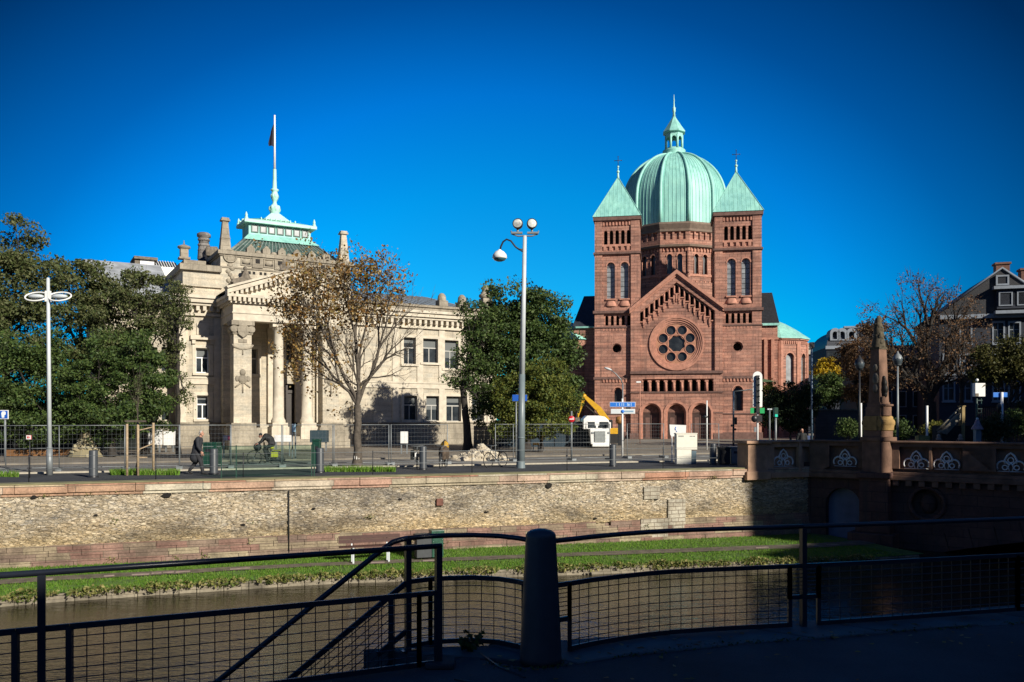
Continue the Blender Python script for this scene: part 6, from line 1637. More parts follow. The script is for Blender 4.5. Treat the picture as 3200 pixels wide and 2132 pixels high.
marks(s, 0, z, [(-.13,.13,-.03,.03)], M['white'], -.105, 'white_bar')
o, D = sign_post('direction_sign', 'white pole with a blue and a white direction board in front of the church', 'sign', 1945, 1428, 1246, M['white'], .055)
s, X0, z, w, h = board(o, D, 1945, 1945, 1264.5, 80, 16, M['blue_pale'], rim=M['white'])
marks(s, X0, z, [(-.37+i*.0,-.35,-.09,.09) for i in (0,)]+[(x,x+.035,-.085,.09) for x in (-.20,-.06,.05,.27,.48)]+[(.33,.40,-.085,.05)], plain('pale_letter_paint', (.42,.60,.78), .5, var=.02, bmp=0))
s, X0, z, w, h = board(o, D, 1945, 1946, 1286, 76, 15, plain('silver_sign_face', (.62,.66,.68), .4, var=.05, bmp=0), rim=M['white'])
marks(s, X0, z, [(.08,.62,-.045,.045)], plain('grey_blue_lettering', (.22,.34,.44), .5, var=.3, scale=20, bmp=0))
b = MB(); b.M = Matrix.Translation((X0-.02,-.09,z)) @ Matrix.Rotation(pi/2, 4, 'X'); b.lathe([(.001,0),(.10,0),(.10,.012),(.001,.012)], (0,0,0), 16); b.M = None; b.build('blue_roundel', M['blue_pale'], s)
# signal with a tall white backing board
D = 42.6; o = thing('tram_signal', 'tall round-topped white signal board with black lamps and green plates on a white pole', 'traffic light', (X_(2367,D), D, 0), 0, 'poles and posts along the quay')
k = D/FPX; Z = lambda y: Z_(y, D)
b = MB(); b.tube([(0,0,0),(0,0,Z(1168))], .055, 10); b.build('pole', M['white'], o)
b = MB(); w = 14.5*k; xb = -2*k
outl = [(xb-w,Z(1272)),(xb+w,Z(1272)),(xb+w*1.05,Z(1225)),(xb+w*.82,Z(1222)),(xb+w*1.05,Z(1218)),(xb+w*1.0,Z(1185))]+[(xb+w*cos(q),Z(1176)+w*sin(q)) for q in np.linspace(0,pi,13)]+[(xb-w,Z(1190)),(xb-w*.8,Z(1193)),(xb-w,Z(1197)),(xb-w,Z(1235)),(xb-w*.8,Z(1238)),(xb-w,Z(1241))]
b.poly(outl, -.14, -.10, back=True); bb = b.build('backing_board', M['white'], o)
b = MB(); b.box(xb-.10,xb+.07,-.26,-.141,Z(1290),Z(1174)); sg_ = b.build('signal_head', M['black_metal'], o, bevel=.01)
LM_ = plain('unlit_lens', (.10,.11,.11), .15, bmp=0)
for y in (1186,1205,1223,1241,1260): b = MB(); b.M = Matrix.Translation((xb-.015,-.262,Z(y))) @ Matrix.Rotation(pi/2, 4, 'X'); b.lathe([(.07,-.0),(.075,.10),(.065,.10),(.06,.0)], (0,0,0), 12, a0=pi*.0, a1=pi); b.lathe([(.06,0),(.001,.01)], (0,0,0), 12); b.M = None; b.build('signal_lens', LM_, sg_)
b = MB(); b.box(xb-.36,xb-.10,-.16,-.12,Z(1292),Z(1275)); b.box(xb+.11,xb+.34,-.16,-.12,Z(1292),Z(1275)); b.build('green_plate', M['green_sign'], o)
b = MB(); b.sphere((xb-.16,-.15,Z(1309)), .16,.12,.18, 10, 7); b.box(xb-.05,xb+.23,-.14,-.06,Z(1318),Z(1298)); b.build('lower_signal', M['black_metal'], o)
b = MB(); b.box(-.17,-.07,-.05,.05,Z(1350),Z(1335)); b.build('control_box', M['zinc'], o)
b = MB(); b.add([(-.0,.4,Z(1184)),(.35,.4,Z(1182)),(1.05,.4,Z(1191)),(.2,.4,Z(1194)),(0,.5,Z(1184)),(.35,.5,Z(1182)),(1.05,.5,Z(1191)),(.2,.5,Z(1194))], [(0,1,2,3),(4,5,6,7),(0,1,5,4),(1,2,6,5),(2,3,7,6)]); b.build('fabric_strip', plain('green_netting', (.06,.10,.05), .9), o)
# other poles by the church and bridge
o, D = sign_post('white_post', 'white post with a dark clamp in front of the right church portal', 'pole', 2209, 1405, 1252, M['white'], .05); b = MB(); b.sphere((-.12,0,Z_(1303,D)), .2,.12,.12, 8, 6); b.build('dark_clamp', M['black_metal'], o)
o, D = sign_post('traffic_light', 'dark blue traffic light pole against the right church tower', 'traffic light', 2292, 1392, 1222, plain('dark_blue_pole', (.03,.05,.085), .4), .085); 
b = MB(); b.box(-.02,.26,-.2,.1,Z_(1327,D),Z_(1304,D)); b.sphere((-.16,-.05,Z_(1330,D)), .1); b.sphere((.14,-.05,Z_(1342,D)), .1); b.build('signal_head', M['black_metal'], o, bevel=.02)
b = MB(); b.tube([(0,0,Z_(1224,D)),(1.55,0,Z_(1217,D))], .05, 6); b.build('cross_arm', M['grey_metal'], o)
o, D = sign_post('street_light', 'slim street light with a long curved arm in front of the left church tower', 'street lamp', 1946, 1384, 1200, M['zinc'], .06, 72)
k = D/FPX; b = MB(); b.tube([(0,0,Z_(1200,D)),(-6*k,0,Z_(1186,D)),(-22*k,0,Z_(1168,D)),(-38*k,0,Z_(1156,D))], .045, 6); b.build('lamp_arm', M['zinc'], o)
b = MB(); b.M = Matrix.Translation((-46*k,0,Z_(1153,D))) @ Matrix.Rotation(radians(18),4,'Y'); b.sphere((0,0,0), .36,.14,.10, 10, 6); b.M = None; b.build('lamp_head', M['pale_metal'], o)
o, D = sign_post('street_light', 'short street light with a flat white head before the church gallery', 'street lamp', 2000, 1384, 1192, M['red_trim'], .04, 78)
b = MB(); b.box(-.36,.06,-.1,.1,Z_(1197,D),Z_(1192,D)); b.build('lamp_head', M['white'], o, bevel=.03)
o, D = sign_post('bus_stop_pole', 'grey pole with a flat top left of the green traffic light', 'pole', 2405, 1374, 1278, M['grey_metal'], .06, 60); b = MB(); b.box(-.16,.16,-.05,.05,Z_(1281,D),Z_(1277,D)); b.build('cap', M['pale_metal'], o)
o, D = sign_post('traffic_light', 'grey traffic light showing a green lens beside the dark shrub', 'traffic light', 2424, 1376, 1300, M['zinc'], .075, 58)
b = MB(); b.box(-.13,.13,-.15,.12,Z_(1304,D),Z_(1274,D)); s = b.build('signal_head', M['green_paint'], o, bevel=.02)
mg, t, bb_ = newmat('lit_green_lens'); bb_.inputs['Emission Color'].default_value = (.0,.55,.38,1); bb_.inputs['Emission Strength'].default_value = .6; bb_.inputs['Base Color'].default_value = (.0,.3,.2,1)
b = MB(); b.box(-.085,.085,-.165,-.151,Z_(1303,D),Z_(1295,D)); b.build('green_lens', mg, s)
o, D = sign_post('mast', 'tall slim blue-grey pole with a black top right of the apse', 'pole', 2537, 1342, 1085, plain('blue_slim_pole', (.10,.15,.22), .45), .07, 64)
b = MB(); b.box(-.14,.14,-.14,.14,Z_(1088,D),Z_(1070,D)); b.build('camera_box', M['black_metal'], o)
for x, lab, m_ in ((2686,'bridge lantern with a glass globe on a black pole left of the obelisk',M['black_metal']), (2805,'bridge lantern with a pale pole right of the obelisk',M['zinc'])):
    D = 43; yb = 1138 if x == 2686 else 1125; o = thing('lantern', lab, 'street lamp', (X_(x,D), D, 0), 0, 'lanterns on the bridge'); Z = lambda y: Z_(y, D)
    b = MB(); b.tube([(0,0,0),(0,0,Z(yb+18))], [.08,.045], 8); b.lathe([(.05,0),(.16,.06),(.18,.1)], (0,0,Z(yb+20)), 10); b.build('pole', m_, o)
    b = MB(); b.lathe([(.14,-.28),(.22,-.12),(.24,.06),(.15,.22),(.04,.3)], (0,0,Z(yb)), 12); b.build('lantern_glass', plain('frosted_lantern_glass', (.05,.065,.075), .25, var=.4, scale=6), o)
    b = MB(); b.lathe([(.25,.05),(.2,.2),(.08,.32),(.03,.44)], (0,0,Z(yb)), 8); b.build('lantern_cap', m_, o)
for x, y0, y1, lab in ((2690,1374,1260,'plain white post just left of the obelisk'), (2897,1374,1268,'plain white post at the foot of the stair banister')):
    sign_post('white_post', lab, 'pole', x, y0, y1, M['white'], .065, 46)
o, D = sign_post('white_post', 'leaning-looking white post with a blue plate and red signal at the far right', 'pole', 3131, 1374, 1226, M['white'], .075, 46)
board(o, D, 3131, 3118, 1234, 24, 15, M['blue_pale'], .08, 'blue_plate'); board(o, D, 3131, 3143, 1234, 15, 15, M['blue_pale'], .08, 'blue_plate'); b = MB(); b.sphere((-.15,0,Z_(1275,D)), .12,.1,.26, 8, 6); b.build('signal_head', M['black_metal'], o)
D = 47; o = thing('camera_mast', 'ladder-like mast carrying a white cabinet below the clipped tree', 'pole', (X_(3055,D), D, 0)); k = D/FPX; Z = lambda y: Z_(y, D)
b = MB(); b.tube([(-.05,0,0),(-.05,0,Z(1190))], .05, 8); b.tube([(.2,0,0),(.2,0,Z(1245))], .03, 6)
for y in range(1250,1330,13): b.box(-.05,.24,-.05,.05,Z(y+3),Z(y))
b.build('ladder_pole', plain('green_black_mast', (.02,.05,.045), .4), o)
b = MB(); b.box(-.24,.32,-.2,.1,Z(1240),Z(1198)); b.build('cabinet', M['white'], o, bevel=.02)
b = MB(); b.poly([(.1,Z(1213)),(.30,Z(1207)),(.30,Z(1202)),(.24,Z(1203))], -.21, -.2); b.box(-.23,-.05,-.21,-.2,Z(1239),Z(1230)); b.build('sticker', M['lime_dark'], o)
b = MB(); b.sphere((-.03,0,Z(1188)), .08); b.build('cap', M['white'], o)
D = 45.5; o = thing('kiosk_lantern', 'small lantern-topped kiosk with a pinkish bell roof behind the bridge parapet', 'kiosk', (X_(3054,D), D, 0)); k = D/FPX; Z = lambda y: Z_(y, D)
b = MB(); b.box(-.14,.14,-.14,.14,0,Z(1340)); b.build('kiosk_body', plain('grey_blue_kiosk', (.16,.21,.25), .5), o)
b = MB(); b.lathe([(.30,Z(1342)),(.28,Z(1337)),(.16,Z(1326)),(.1,Z(1314)),(.02,Z(1309))], (0,0,0), 10); b.build('bell_roof', plain('pinkish_roof', (.30,.22,.26), .6, var=.4), o)
b = MB(); b.sphere((0,0,Z(1309)), .07); b.tube([(0,0,Z(1352)),(0,0,Z(1342))], .09, 8); b.build('finial', M['white'], o)
D = 48; o = thing('stair_banister', 'stone stair banister rising to a buff pillar right of the bridge obelisk', 'banister', (X_(2965,D), D, 0)); k = D/FPX; Z = lambda y: Z_(y, D)
u = lambda x: (x-2965)*k
b = MB(); b.poly([(u(2932),Z(1352)),(u(2990),Z(1296)),(u(3002),Z(1290)),(u(3002),Z(1306)),(u(2955),Z(1358))], -.15, .15, back=True); b.tube([(u(2925),-.1,Z(1346)),(u(3000),-.1,Z(1272))], .05, 6); b.build('rail_slab', plain('grey_banister_stone', (.20,.18,.14), .9, var=.4, scale=5), o)
b = MB(); b.box(u(3001),u(3010),-.2,.2,0,Z(1271)); b.box(u(2999),u(3012),-.22,.22,Z(1271),Z(1268)); b.build('newel_pillar', plain('buff_pillar', (.30,.22,.10), .9), o)
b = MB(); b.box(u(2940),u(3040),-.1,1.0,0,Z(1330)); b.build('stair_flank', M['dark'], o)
o = thing('flower_crate', 'small yellow crate behind the parapet beside the white stair post', 'crate', (X_(2882,44), 44, 0)); b = MB(); b.box(-.28,.28,-.2,.2,.0,Z_(1362,44)); b.build('crate', plain('yellowed_crate', (.26,.22,.07), .8, var=.4, scale=9), o)
for x, lab in ((2933,'pale statue bust on a low plinth left of the stair slab'), (3001,'pale statue bust on a low plinth under the stair pillar')):
    o = thing('bust', lab, 'bust', (X_(x,44.5), 44.5, 0), 0, 'busts by the stairs'); b = MB(); b.box(-.15,.15,-.15,.15,0,1.12); b.build('plinth', M['bridge_trim'], o); b = MB(); b.sphere((0,0,1.30), .09,.1,.13); b.sphere((0,0,1.16), .14,.1,.1); b.build('head', plain('pale_pink_stone', (.36,.27,.22), .8), o)
# ---------------------------------------------------------------- bollards on the far quay
p_ = None
for x, y, lab in ((292,1492,'dark round bollard between the white lamp and the staked sapling'), (668,1483,'dark round bollard right behind the walking man'), (1000,1478,'dark round bollard left of the white-footed autumn tree'),
                  (1322,1468,'dark round bollard beside the parked bicycle with panniers'), (1915,1458,'dark round bollard below the white truck'), (2228,1452,'dark round bollard right of the white cabinets')):
    loc, D = at_base(x, y)
    if p_ is None:
        p_ = thing('bollard', lab, 'bollard', loc, 0, 'bollards along the far quay')
        b = MB(); b.lathe([(.165,0),(.16,.02),(.158,.98),(.145,1.02),(.001,1.03)], (0,0,0), 20); b.build('body', M['grey_metal'] if 0 else plain('grey_bollard_paint', (.055,.062,.07), .4, var=.1, bmp=.03), p_)
        b = MB(); b.lathe([(.19,0),(.19,.05),(.166,.07)], (0,0,0), 20); b.build('collar', M['black_metal'], p_)
    else: dup(p_, loc, 0, lab)
# ---------------------------------------------------------------- mesh site fences
def fence_panel(L, h=1.95):
    o = thing('fence_panel', '', 'fence', (0,0,0), 0, 'steel mesh fence panels round the building site')
    b = MB()
    for x in (0, L): b.tube([(x,0,.1),(x,0,h)], .022, 8)
    for z in (.15, h*.5, h-.02): b.tube([(0,0,z),(L,0,z)], .016 if z != h*.5 else .008, 6)
    f = b.build('frame', M['zinc'], o)
    b = MB(); n = int(L/.16)
    for i in range(1, n): b.tube([(L*i/n,0,.15),(L*i/n,0,h)], .0022, 3, cap=False)
    for i in range(1, 9): b.tube([(0,.003,.15+i*(h-.15)/9),(L,.003,.15+i*(h-.15)/9)], .0022, 3, cap=False)
    b.build('wire_mesh', M['zinc'], f)
    b = MB(); 
    for x in (0, L): b.box(x-.12,x+.12,-.33,.33,0,.13)
    b.build('foot_block', M['zinc'], o); return o
proto = None
for x0, x1, d, lab in ((-150,18,9.0,'mesh fence panel running off the left edge'), (18,185,9.0,'mesh fence panel behind the white lamp post'), (185,390,9.0,'mesh fence panel behind the first bollard'),
                       (398,560,9.0,'mesh fence panel behind the staked sapling'), (562,720,9.2,'mesh fence panel behind the walking man'), (722,880,9.0,'mesh fence panel behind the cyclist'), (884,1040,9.2,'mesh fence panel between cyclist and autumn tree'), (1044,1215,9.0,'mesh fence panel behind the autumn tree'),
                       (1222,1398,9.3,'mesh fence panel behind the upright parked bicycles'), (1548,1604,10.5,'short mesh fence panel left of the floodlight mast'), (1604,1785,10.2,'mesh fence panel right of the floodlight mast'), (1787,1905,10.0,'mesh fence panel in front of the white truck'),
                       (1960,2074,11.5,'mesh fence panel under the direction sign'), (2160,2246,9.5,'mesh fence panel beside the white cabinets')):
    a, b_ = QF.s(x0, d), QF.s(x1, d); L = b_-a
    o = fence_panel(L); o.location = (*Q(a,d),0); o.rotation_euler = (0,0,QT); o['label'] = lab
# thin cable railing on the quay edge
qr = thing('quay_railing', 'thin cable railing with slender posts along the top of the quay wall', 'railing', (*Q(0,.95),0), QT)
for x in (90, 487, 760, 1165, 1475, 1772, 2072): s = QF.s(x,.95); b = MB(); b.tube([(s,0,0),(s,0,1.0)], .016, 6); b.build('post', M['black_metal'], qr)
b = MB(); s0, s1 = QF.s(-60,.95), QF.s(2240,.95)
for z in (.95,.5): b.tube([(s0,0,z),(s1,0,z)], .008, 5)
b.build('cable', M['zinc'], qr)
# green screened enclosure
def tinted(name, c, a):
    m, t, b = newmat(name); b.inputs['Base Color'].default_value = (*c,1); b.inputs['Roughness'].default_value = .3
    tr = N(t,'ShaderNodeBsdfTransparent'); tr.inputs[0].default_value = (.80,.90,.86,1); mx = N(t,'ShaderNodeMixShader'); mx.inputs[0].default_value = a
    t.links.new(tr.outputs[0], mx.inputs[1]); t.links.new(b.outputs[0], mx.inputs[2]); t.links.new(mx.outputs[0], t.nodes['Material Output'].inputs[0]); return m
s0, s1 = QF.s(692,2.2), QF.s(982,2.2)
ge = thing('green_screen_fence', 'low green-tinted mesh fence between two bollards in front of the cyclist', 'fence', (*Q(s0,2.2),0), QT); L = s1-s0
for x in (0, L*.155, L-.1, L): b = MB(); b.box(x-.022,x+.022,-.022,.022,0,1.22); b.build('post', M['green_paint'], ge)
b = MB(); b.box(.04,L-.14,-.004,.004,.08,1.18); b.build('green_screen', tinted('green_mesh_screen', (.02,.06,.045), .03), ge)
b = MB()
for z in (.08,1.19): b.tube([(0,-.02,z),(L,-.02,z)], .010, 5)
b.build('rail', M['green_paint'], ge)
def litter_bin(name, lab, x, y, w, h, mat, group=None, z=0.0):
    loc, D = at_base(x, y, z); o = thing(name, lab, 'bin', loc, 0, group); b = MB()
    b.box(-w/2,w/2,-w/2,w/2,.04,h-.1); b.build('body', mat, o, bevel=.02); b = MB(); b.box(-w/2-.02,w/2+.02,-w/2-.02,w/2+.02,h-.098,h); b.box(-w*.4,w*.4,-w*.4,w*.4,0,.038); b.build('lid', mat, o, bevel=.015)
    b = MB(); b.box(-w*.3,w*.3,-w/2-.012,-w/2-.002,h*.62,h*.75); b.build('slot', M['black_metal'], o); return o
litter_bin('waste_container', 'dark green waste container behind the walking man', 662, 1462, .62, 1.16, M['green_paint'])
litter_bin('litter_bin', 'slim dark green litter bin peeking out behind the middle bollard', 990, 1462, .34, 1.3, M['green_paint'])
litter_bin('litter_bin', 'black litter bin beside the end of the quay parapet', 2262, 1452, .5, .85, M['rubber']); litter_bin('junction_box', 'grey double-door box between black bin and end pillar', 2300, 1451, .62, .86, plain('grey_box_paint', (.16,.17,.18), .5))
# electrical cabinets
D = 41.8; o = thing('cabinet', 'stacked cream-white electrical cabinet standing on the quay before the church', 'cabinet', (X_(2140,D), D, 0)); k = D/FPX; u = lambda x: (x-2140)*k; Z = lambda y: Z_(y, D)
b = MB(); b.box(u(2112),u(2176),-.2,.4,Z(1405),Z(1356)); b.build('upper_case', M['cream'], o, bevel=.01)
b = MB(); b.box(u(2112.5),u(2158),-.195,.4,.0,Z(1428.5)); b.box(u(2112.5),u(2158),-.2,.4,Z(1427.8),Z(1405.5)); b.build('lower_case', M['cream'], o, bevel=.01)
b = MB(); b.box(u(2110.5),u(2177),-.22,.42,Z(1356),Z(1353.5)); b.build('lid', M['cream'], o)
b = MB()
for q in range(6): b.box(u(2118)+q*.045,u(2118)+q*.045+.022,-.206,-.2,Z(1365.5),Z(1361))
for q in range(4): b.box(u(2153)+q*.07,u(2153)+q*.07+.05,-.206,-.2,Z(1364.5),Z(1362))
b.build('vent_mark', M['grey_metal'], o)
b = MB(); b.box(u(2159),u(2174),-.16,.3,.0,Z(1409)); b.build('side_box', plain('blue_grey_box', (.10,.15,.18), .5), o, bevel=.02)
D = 44; o = thing('site_board', 'white notice board on legs behind the cream cabinet', 'sign', (X_(2118,D), D, 0)); u = lambda x: (x-2118)*D/FPX; Z = lambda y: Z_(y, D)
b = MB(); b.poly([(u(2094),Z(1358)),(u(2098),Z(1364)),(u(2143),Z(1364)),(u(2144),Z(1329)),(u(2092),Z(1327))], -.03, .03, back=True); b.build('board', M['white'], o)
for q in (2098,2139): b = MB(); b.box(u(q),u(q+3.3),-.03,.03,0,Z(1364)); b.build('leg', M['white'], o)
b = MB(); b.tube([(u(2111),-.04,Z(1345)),(u(2109.5),-.04,Z(1340)),(u(2112),-.04,Z(1334))], .02, 5); b.sphere((u(2114),-.035,Z(1348)), .03); b.build('handle', M['blue_pale'], o)
def wbox(name, lab, x0, x1, y0, y1, D, mat, side=None, cat='box', dep=.5, group='white boxes and boards on the site'):
    o = thing(name, lab, cat, (X_((x0+x1)/2,D), D, 0), 0, group); w = (x1-x0)*D/FPX/2; z0, z1 = Z_(y1,D), Z_(y0,D)
    b = MB(); b.box(-w,w,0,dep,z0,z1); b.build('panel', mat, o, bevel=.015)
    for s in (-1,1): b = MB(); b.box(s*w*.8-.04,s*w*.8+.04,dep*.4,dep*.6,min(0,z0),max(z0,.03)); b.build('leg', M['zinc'], o)
    if side: b = MB(); b.box(-w-side,-w-.002,.02,dep,z0+.05,z1-.08); b.build('side_panel', M['black_metal'], o)
    return o
wbox('site_cabinet', 'white site cabinet beside the staked sapling', 464, 496, 1343, 1391, 56, M['white'], dep=.6)
wbox('site_cabinet', 'white site cabinet against the dark downpipe of the courthouse', 510, 539, 1348, 1392, 57, M['white'], dep=.6)
wbox('site_cabinet', 'white site cabinet with a dark side panel right of the autumn tree', 1251, 1273, 1349, 1386, 54, M['white'], .25, dep=.4)
wbox('site_banner', 'blank white banner board behind the cyclist', 857, 910, 1360, 1381, 50, M['white'], cat='sign', dep=.05)
pb_ = wbox('poster_board', 'small pink and grey poster board on the fence before the portico', 697, 721, 1361, 1377, 46, plain('grey_poster', (.35,.33,.36), .6, var=.5, scale=14), cat='sign', dep=.03)
b = MB(); b.box(.05,.19,-.012,-.002,Z_(1375,46),Z_(1363,46)); b.build('pink_print', plain('pink_print', (.55,.10,.16), .6, var=.4, scale=16), pb_)
wbox('blue_vest', 'pale blue cloth hung on the fence in front of the door', 912, 924, 1325, 1350, 45, plain('pale_blue_cloth', (.28,.45,.58), .8), cat='cloth', dep=.06, group=None)
wbox('portable_toilet', 'dark site booth with a blue door at the right portico pier', 968, 1020, 1345, 1383, 58, plain('dark_blue_booth', (.03,.055,.07), .5), cat='booth', dep=.8, group=None)
# ---------------------------------------------------------------- young tree in its stakes
loc, D = at_base(428, 1487); k = D/FPX; u = lambda x: (x-428)*k; Z = lambda y: Z_(y, D)
o = thing('tree_stakes', 'three wooden stakes joined by boards round a young sapling', 'tree stakes', loc)
for x, y, yt in ((397,.0,1325),(427,.12,1316),(454,.75,1322)): b = MB(); b.tube([(u(x),y,0),(u(x),y,Z(yt))], .048, 9); b.build('stake', M['wood'], o)
b = MB(); b.box(u(392),u(458),-.06,-.03,Z(1319.5),Z(1313.5)); b.build('top_board', M['bark'], o)
b = MB(); b.box(u(427),u(456),.1,.13,Z(1432),Z(1428)); b.bar((u(430),.1,Z(1405)),(u(454),.7,Z(1388)),.05,.03); b.bar((u(430),.1,Z(1345)),(u(454),.7,Z(1335)),.05,.03); b.build('brace_board', M['wood'], o)
tree('sapling', 'thin bare sapling rising from the wooden stakes', D+.3, 430, [(430,1240,10,60),(433,1190,7,25)], LF['olive'], M['bark'], 22, 260, (.05,.09), .025, 2.3, 91, .10, twigs=20, rmin=.006)
gp = []
rng = random.Random(33)
for x0, x1, y, n, amp in ((345,560,1484,2400,.24),(1015,1235,1474,2600,.12),(0,60,1490,250,.10)):
    for _ in range(n):
        x = rng.uniform(x0,x1); D_ = GD(y)+rng.uniform(-.25,.75)
        c_ = .5+.5*noise.noise((x*.03,y,2))
        if rng.random() < c_+.25: gp.append((X_(x,D_), D_, 0.0))
tag(blades('grass_tufts', gp, M['blade'], .08, .28, .02, .6, 3), kind='stuff')
# ---------------------------------------------------------------- heaps of stone
def heap(name, lab, x, D, w, h, n, mat, seed, dep=.7):
    rng = random.Random(seed); b = MB()
    for i in range(n):
        f = rng.random()**.7; a = rng.uniform(0,2*pi); rr = (1-f)
        c_ = Vector((rr*cos(a)*w*rng.uniform(.6,1), rr*sin(a)*w*dep, max(.05, h*f*rng.uniform(.7,1.05)))); s = rng.uniform(.10,.26)
        bmv = bmesh.new(); bmesh.ops.create_icosphere(bmv, subdivisions=1, radius=s)
        R = Matrix.Rotation(rng.uniform(0,6), 3, 'Z') @ Matrix.Rotation(rng.uniform(0,6), 3, 'X')
        vs = [c_+R @ Vector((v.co.x*rng.uniform(.8,1.5), v.co.y*rng.uniform(.7,1.2), v.co.z*rng.uniform(.5,.9))) for v in bmv.verts]
        b.add(vs, [tuple(v.index for v in f_.verts) for f_ in bmv.faces]); bmv.free()
    b.lathe([(w*1.05,0),(w*.7,h*.35),(w*.3,h*.75),(.01,h*.9)], (0,0,0), 12, False, sy=dep)
    o = b.build(name, mat, recalc=False); o.location = (X_(x,D), D, 0); return tag(o, lab, 'rubble', kind='stuff')
M['heap'] = leafmat('pale_broken_stone', [(.50,.45,.35),(.60,.55,.45),(.42,.36,.27),(.55,.48,.36)], .95, 0)
heap('rubble', 'heap of pale broken stones behind the leaning bicycle', 1505, 45.5, 1.5, .72, 200, M['heap'], 1)
heap('rubble', 'low scatter of pale broken stones', 1462, 46.5, 1.0, .3, 70, M['heap'], 2)
heap('rubble', 'rockery of mossy stones under the yews', 268, 50, .95, 1.5, 120, leafmat('mossy_broken_stone', [(.34,.30,.20),(.42,.37,.25),(.22,.20,.12),(.30,.24,.15)], .95, 0), 3)
rw2 = MB(); rng = random.Random(8)
for j in range(5):
    x = X_(1480,64)
    while x < X_(1556,64)-.1*j: L = rng.uniform(.3,.75); rw2.box(x, x+L-.02, 64+rng.uniform(-.05,.05), 64.5, j*.34, j*.34+.33); x += L
tag(rw2.build('ruined_wall', M['lime_old'], bevel=.03), 'low pale broken wall at the right end of the courthouse', 'wall')
k1 = MB(); k1.box(-30, X_(300,50.5), 50.5, 50.8, 0, .38); tag(k1.build('planter_edge', plain('rust_orange_edge', (.20,.095,.035), .9, var=.4, scale=2), bevel=.02), 'rust-coloured low planter edge below the yews', 'planter edge')
k2 = MB(); k2.box(X_(-300,49.8)-4, X_(470,60), 61.0, 61.2, 0, 3.2); tag(k2.build('garden_hoarding', plain('dark_green_hoarding', (.012,.016,.014), .9, var=.4)), 'dark hoarding behind the trunks of the left garden trees', 'hoarding')
k2 = MB(); k2.box(X_(1552,68), X_(1845,68), 68, 68.15, 0, Z_(1318,68))
for i in range(9): x = X_(1552,68)+i*(X_(1845,68)-X_(1552,68))/8; k2.box(x-.04,x+.04,67.93,68,0,Z_(1318,68)+.03)
k2.box(X_(1552,68), X_(1845,68), 67.95, 68, Z_(1352,68), Z_(1350,68)); k2.box(X_(1552,68), X_(1845,68), 67.95, 68, Z_(1320,68), Z_(1318,68))
tag(k2.build('site_hoarding', plain('dark_blue_hoarding', (.020,.040,.06), .5, var=.35, scale=.8)), 'dark blue site hoarding below the rounded green tree', 'hoarding')
# ================================================================ machines, bicycles, people, bench
# white lorry, seen from the front
D = 66; tk = thing('truck', 'white truck with tall grey grille standing in the building site', 'truck', (X_(1870,D), D, 0)); k = D/FPX; u = lambda x: (x-1870)*k; Z = lambda y: Z_(y, D)
b = MB()
b.poly([(u(1846),Z(1390)),(u(1904),Z(1390)),(u(1907),Z(1340)),(u(1843),Z(1340))], 0, 1.4, back=True)
cab = b.build('bonnet', M['white'], tk, bevel=.06)
b = MB(); b.box(u(1858),u(1892),-.08,-.001,Z(1382),Z(1348)); g_ = b.build('grille', plain('silver_grille', (.42,.45,.44), .35, .3, var=.1), cab, bevel=.02)
b = MB()
for i in range(9): z = Z(1381)+i*(Z(1349)-Z(1381))/8; b.box(u(1859),u(1891),-.10,-.081,z-.01,z+.012)
b.build('grille_bar', M['zinc'], g_)
prof = [(u(1826),Z(1342)),(u(1912),Z(1342)),(u(1911),Z(1325)),(u(1905),Z(1312)),(u(1893),Z(1302)),(u(1875),Z(1299)),(u(1838),Z(1299)),(u(1826),Z(1310))]
b = MB(); b.poly(prof, .9, 3.6, back=True); c2 = b.build('cab', M['white'], tk, bevel=.08)
b = MB(); b.poly([(u(1833),Z(1338)),(u(1908),Z(1338)),(u(1905),Z(1319)),(u(1836),Z(1319))], .86, .899); ws = b.build('windscreen', M['glass_dark'] if 0 else M['glass'], c2)
b = MB(); b.box(u(1866),u(1872),.84,.9,Z(1338),Z(1319)); b.box(u(1862),u(1876),.82,.9,Z(1330),Z(1318)); b.build('screen_post', M['white'], ws)
for x0, x1 in ((1832,1838),(1904,1911)): b = MB(); b.box(u(x0),u(x1),.4,.6,Z(1341),Z(1320)); b.build('wing_mirror', M['white'], c2, bevel=.04)
b = MB(); b.box(u(1850),u(1908),-.25,.3,Z(1396),Z(1387)); b.box(u(1846),u(1906),-.1,.9,Z(1388),Z(1383)); b.build('bumper', M['white'], tk, bevel=.04)
for x in (1848,1899): b = MB(); b.box(u(x),u(x+8),-.05,.0,Z(1356),Z(1350)); b.build('headlight', M['glass_grey'], cab, bevel=.02)
for x in (1845,1899):
    b = MB(); b.M = Matrix.Translation((u(x+4),.7,.5)) @ Matrix.Rotation(pi/2,4,'Y'); b.lathe([(.2,-.15),(.48,-.15),(.5,-.1),(.5,.1),(.48,.15),(.2,.15)], (0,0,0), 20); b.M = None; w_ = b.build('wheel', M['rubber'], tk)
    b = MB(); b.M = Matrix.Translation((u(x+4),.7,.5)) @ Matrix.Rotation(pi/2,4,'Y'); b.lathe([(.001,-.12),(.2,-.12),(.22,-.155),(.26,-.155)], (0,0,0), 14); b.M = None; b.build('rim', M['zinc'], w_)
b = MB(); b.box(u(1828),u(1910),3.7,9,.9,Z(1330)); b.build('load_bed', M['grey_metal'], tk, bevel=.03)
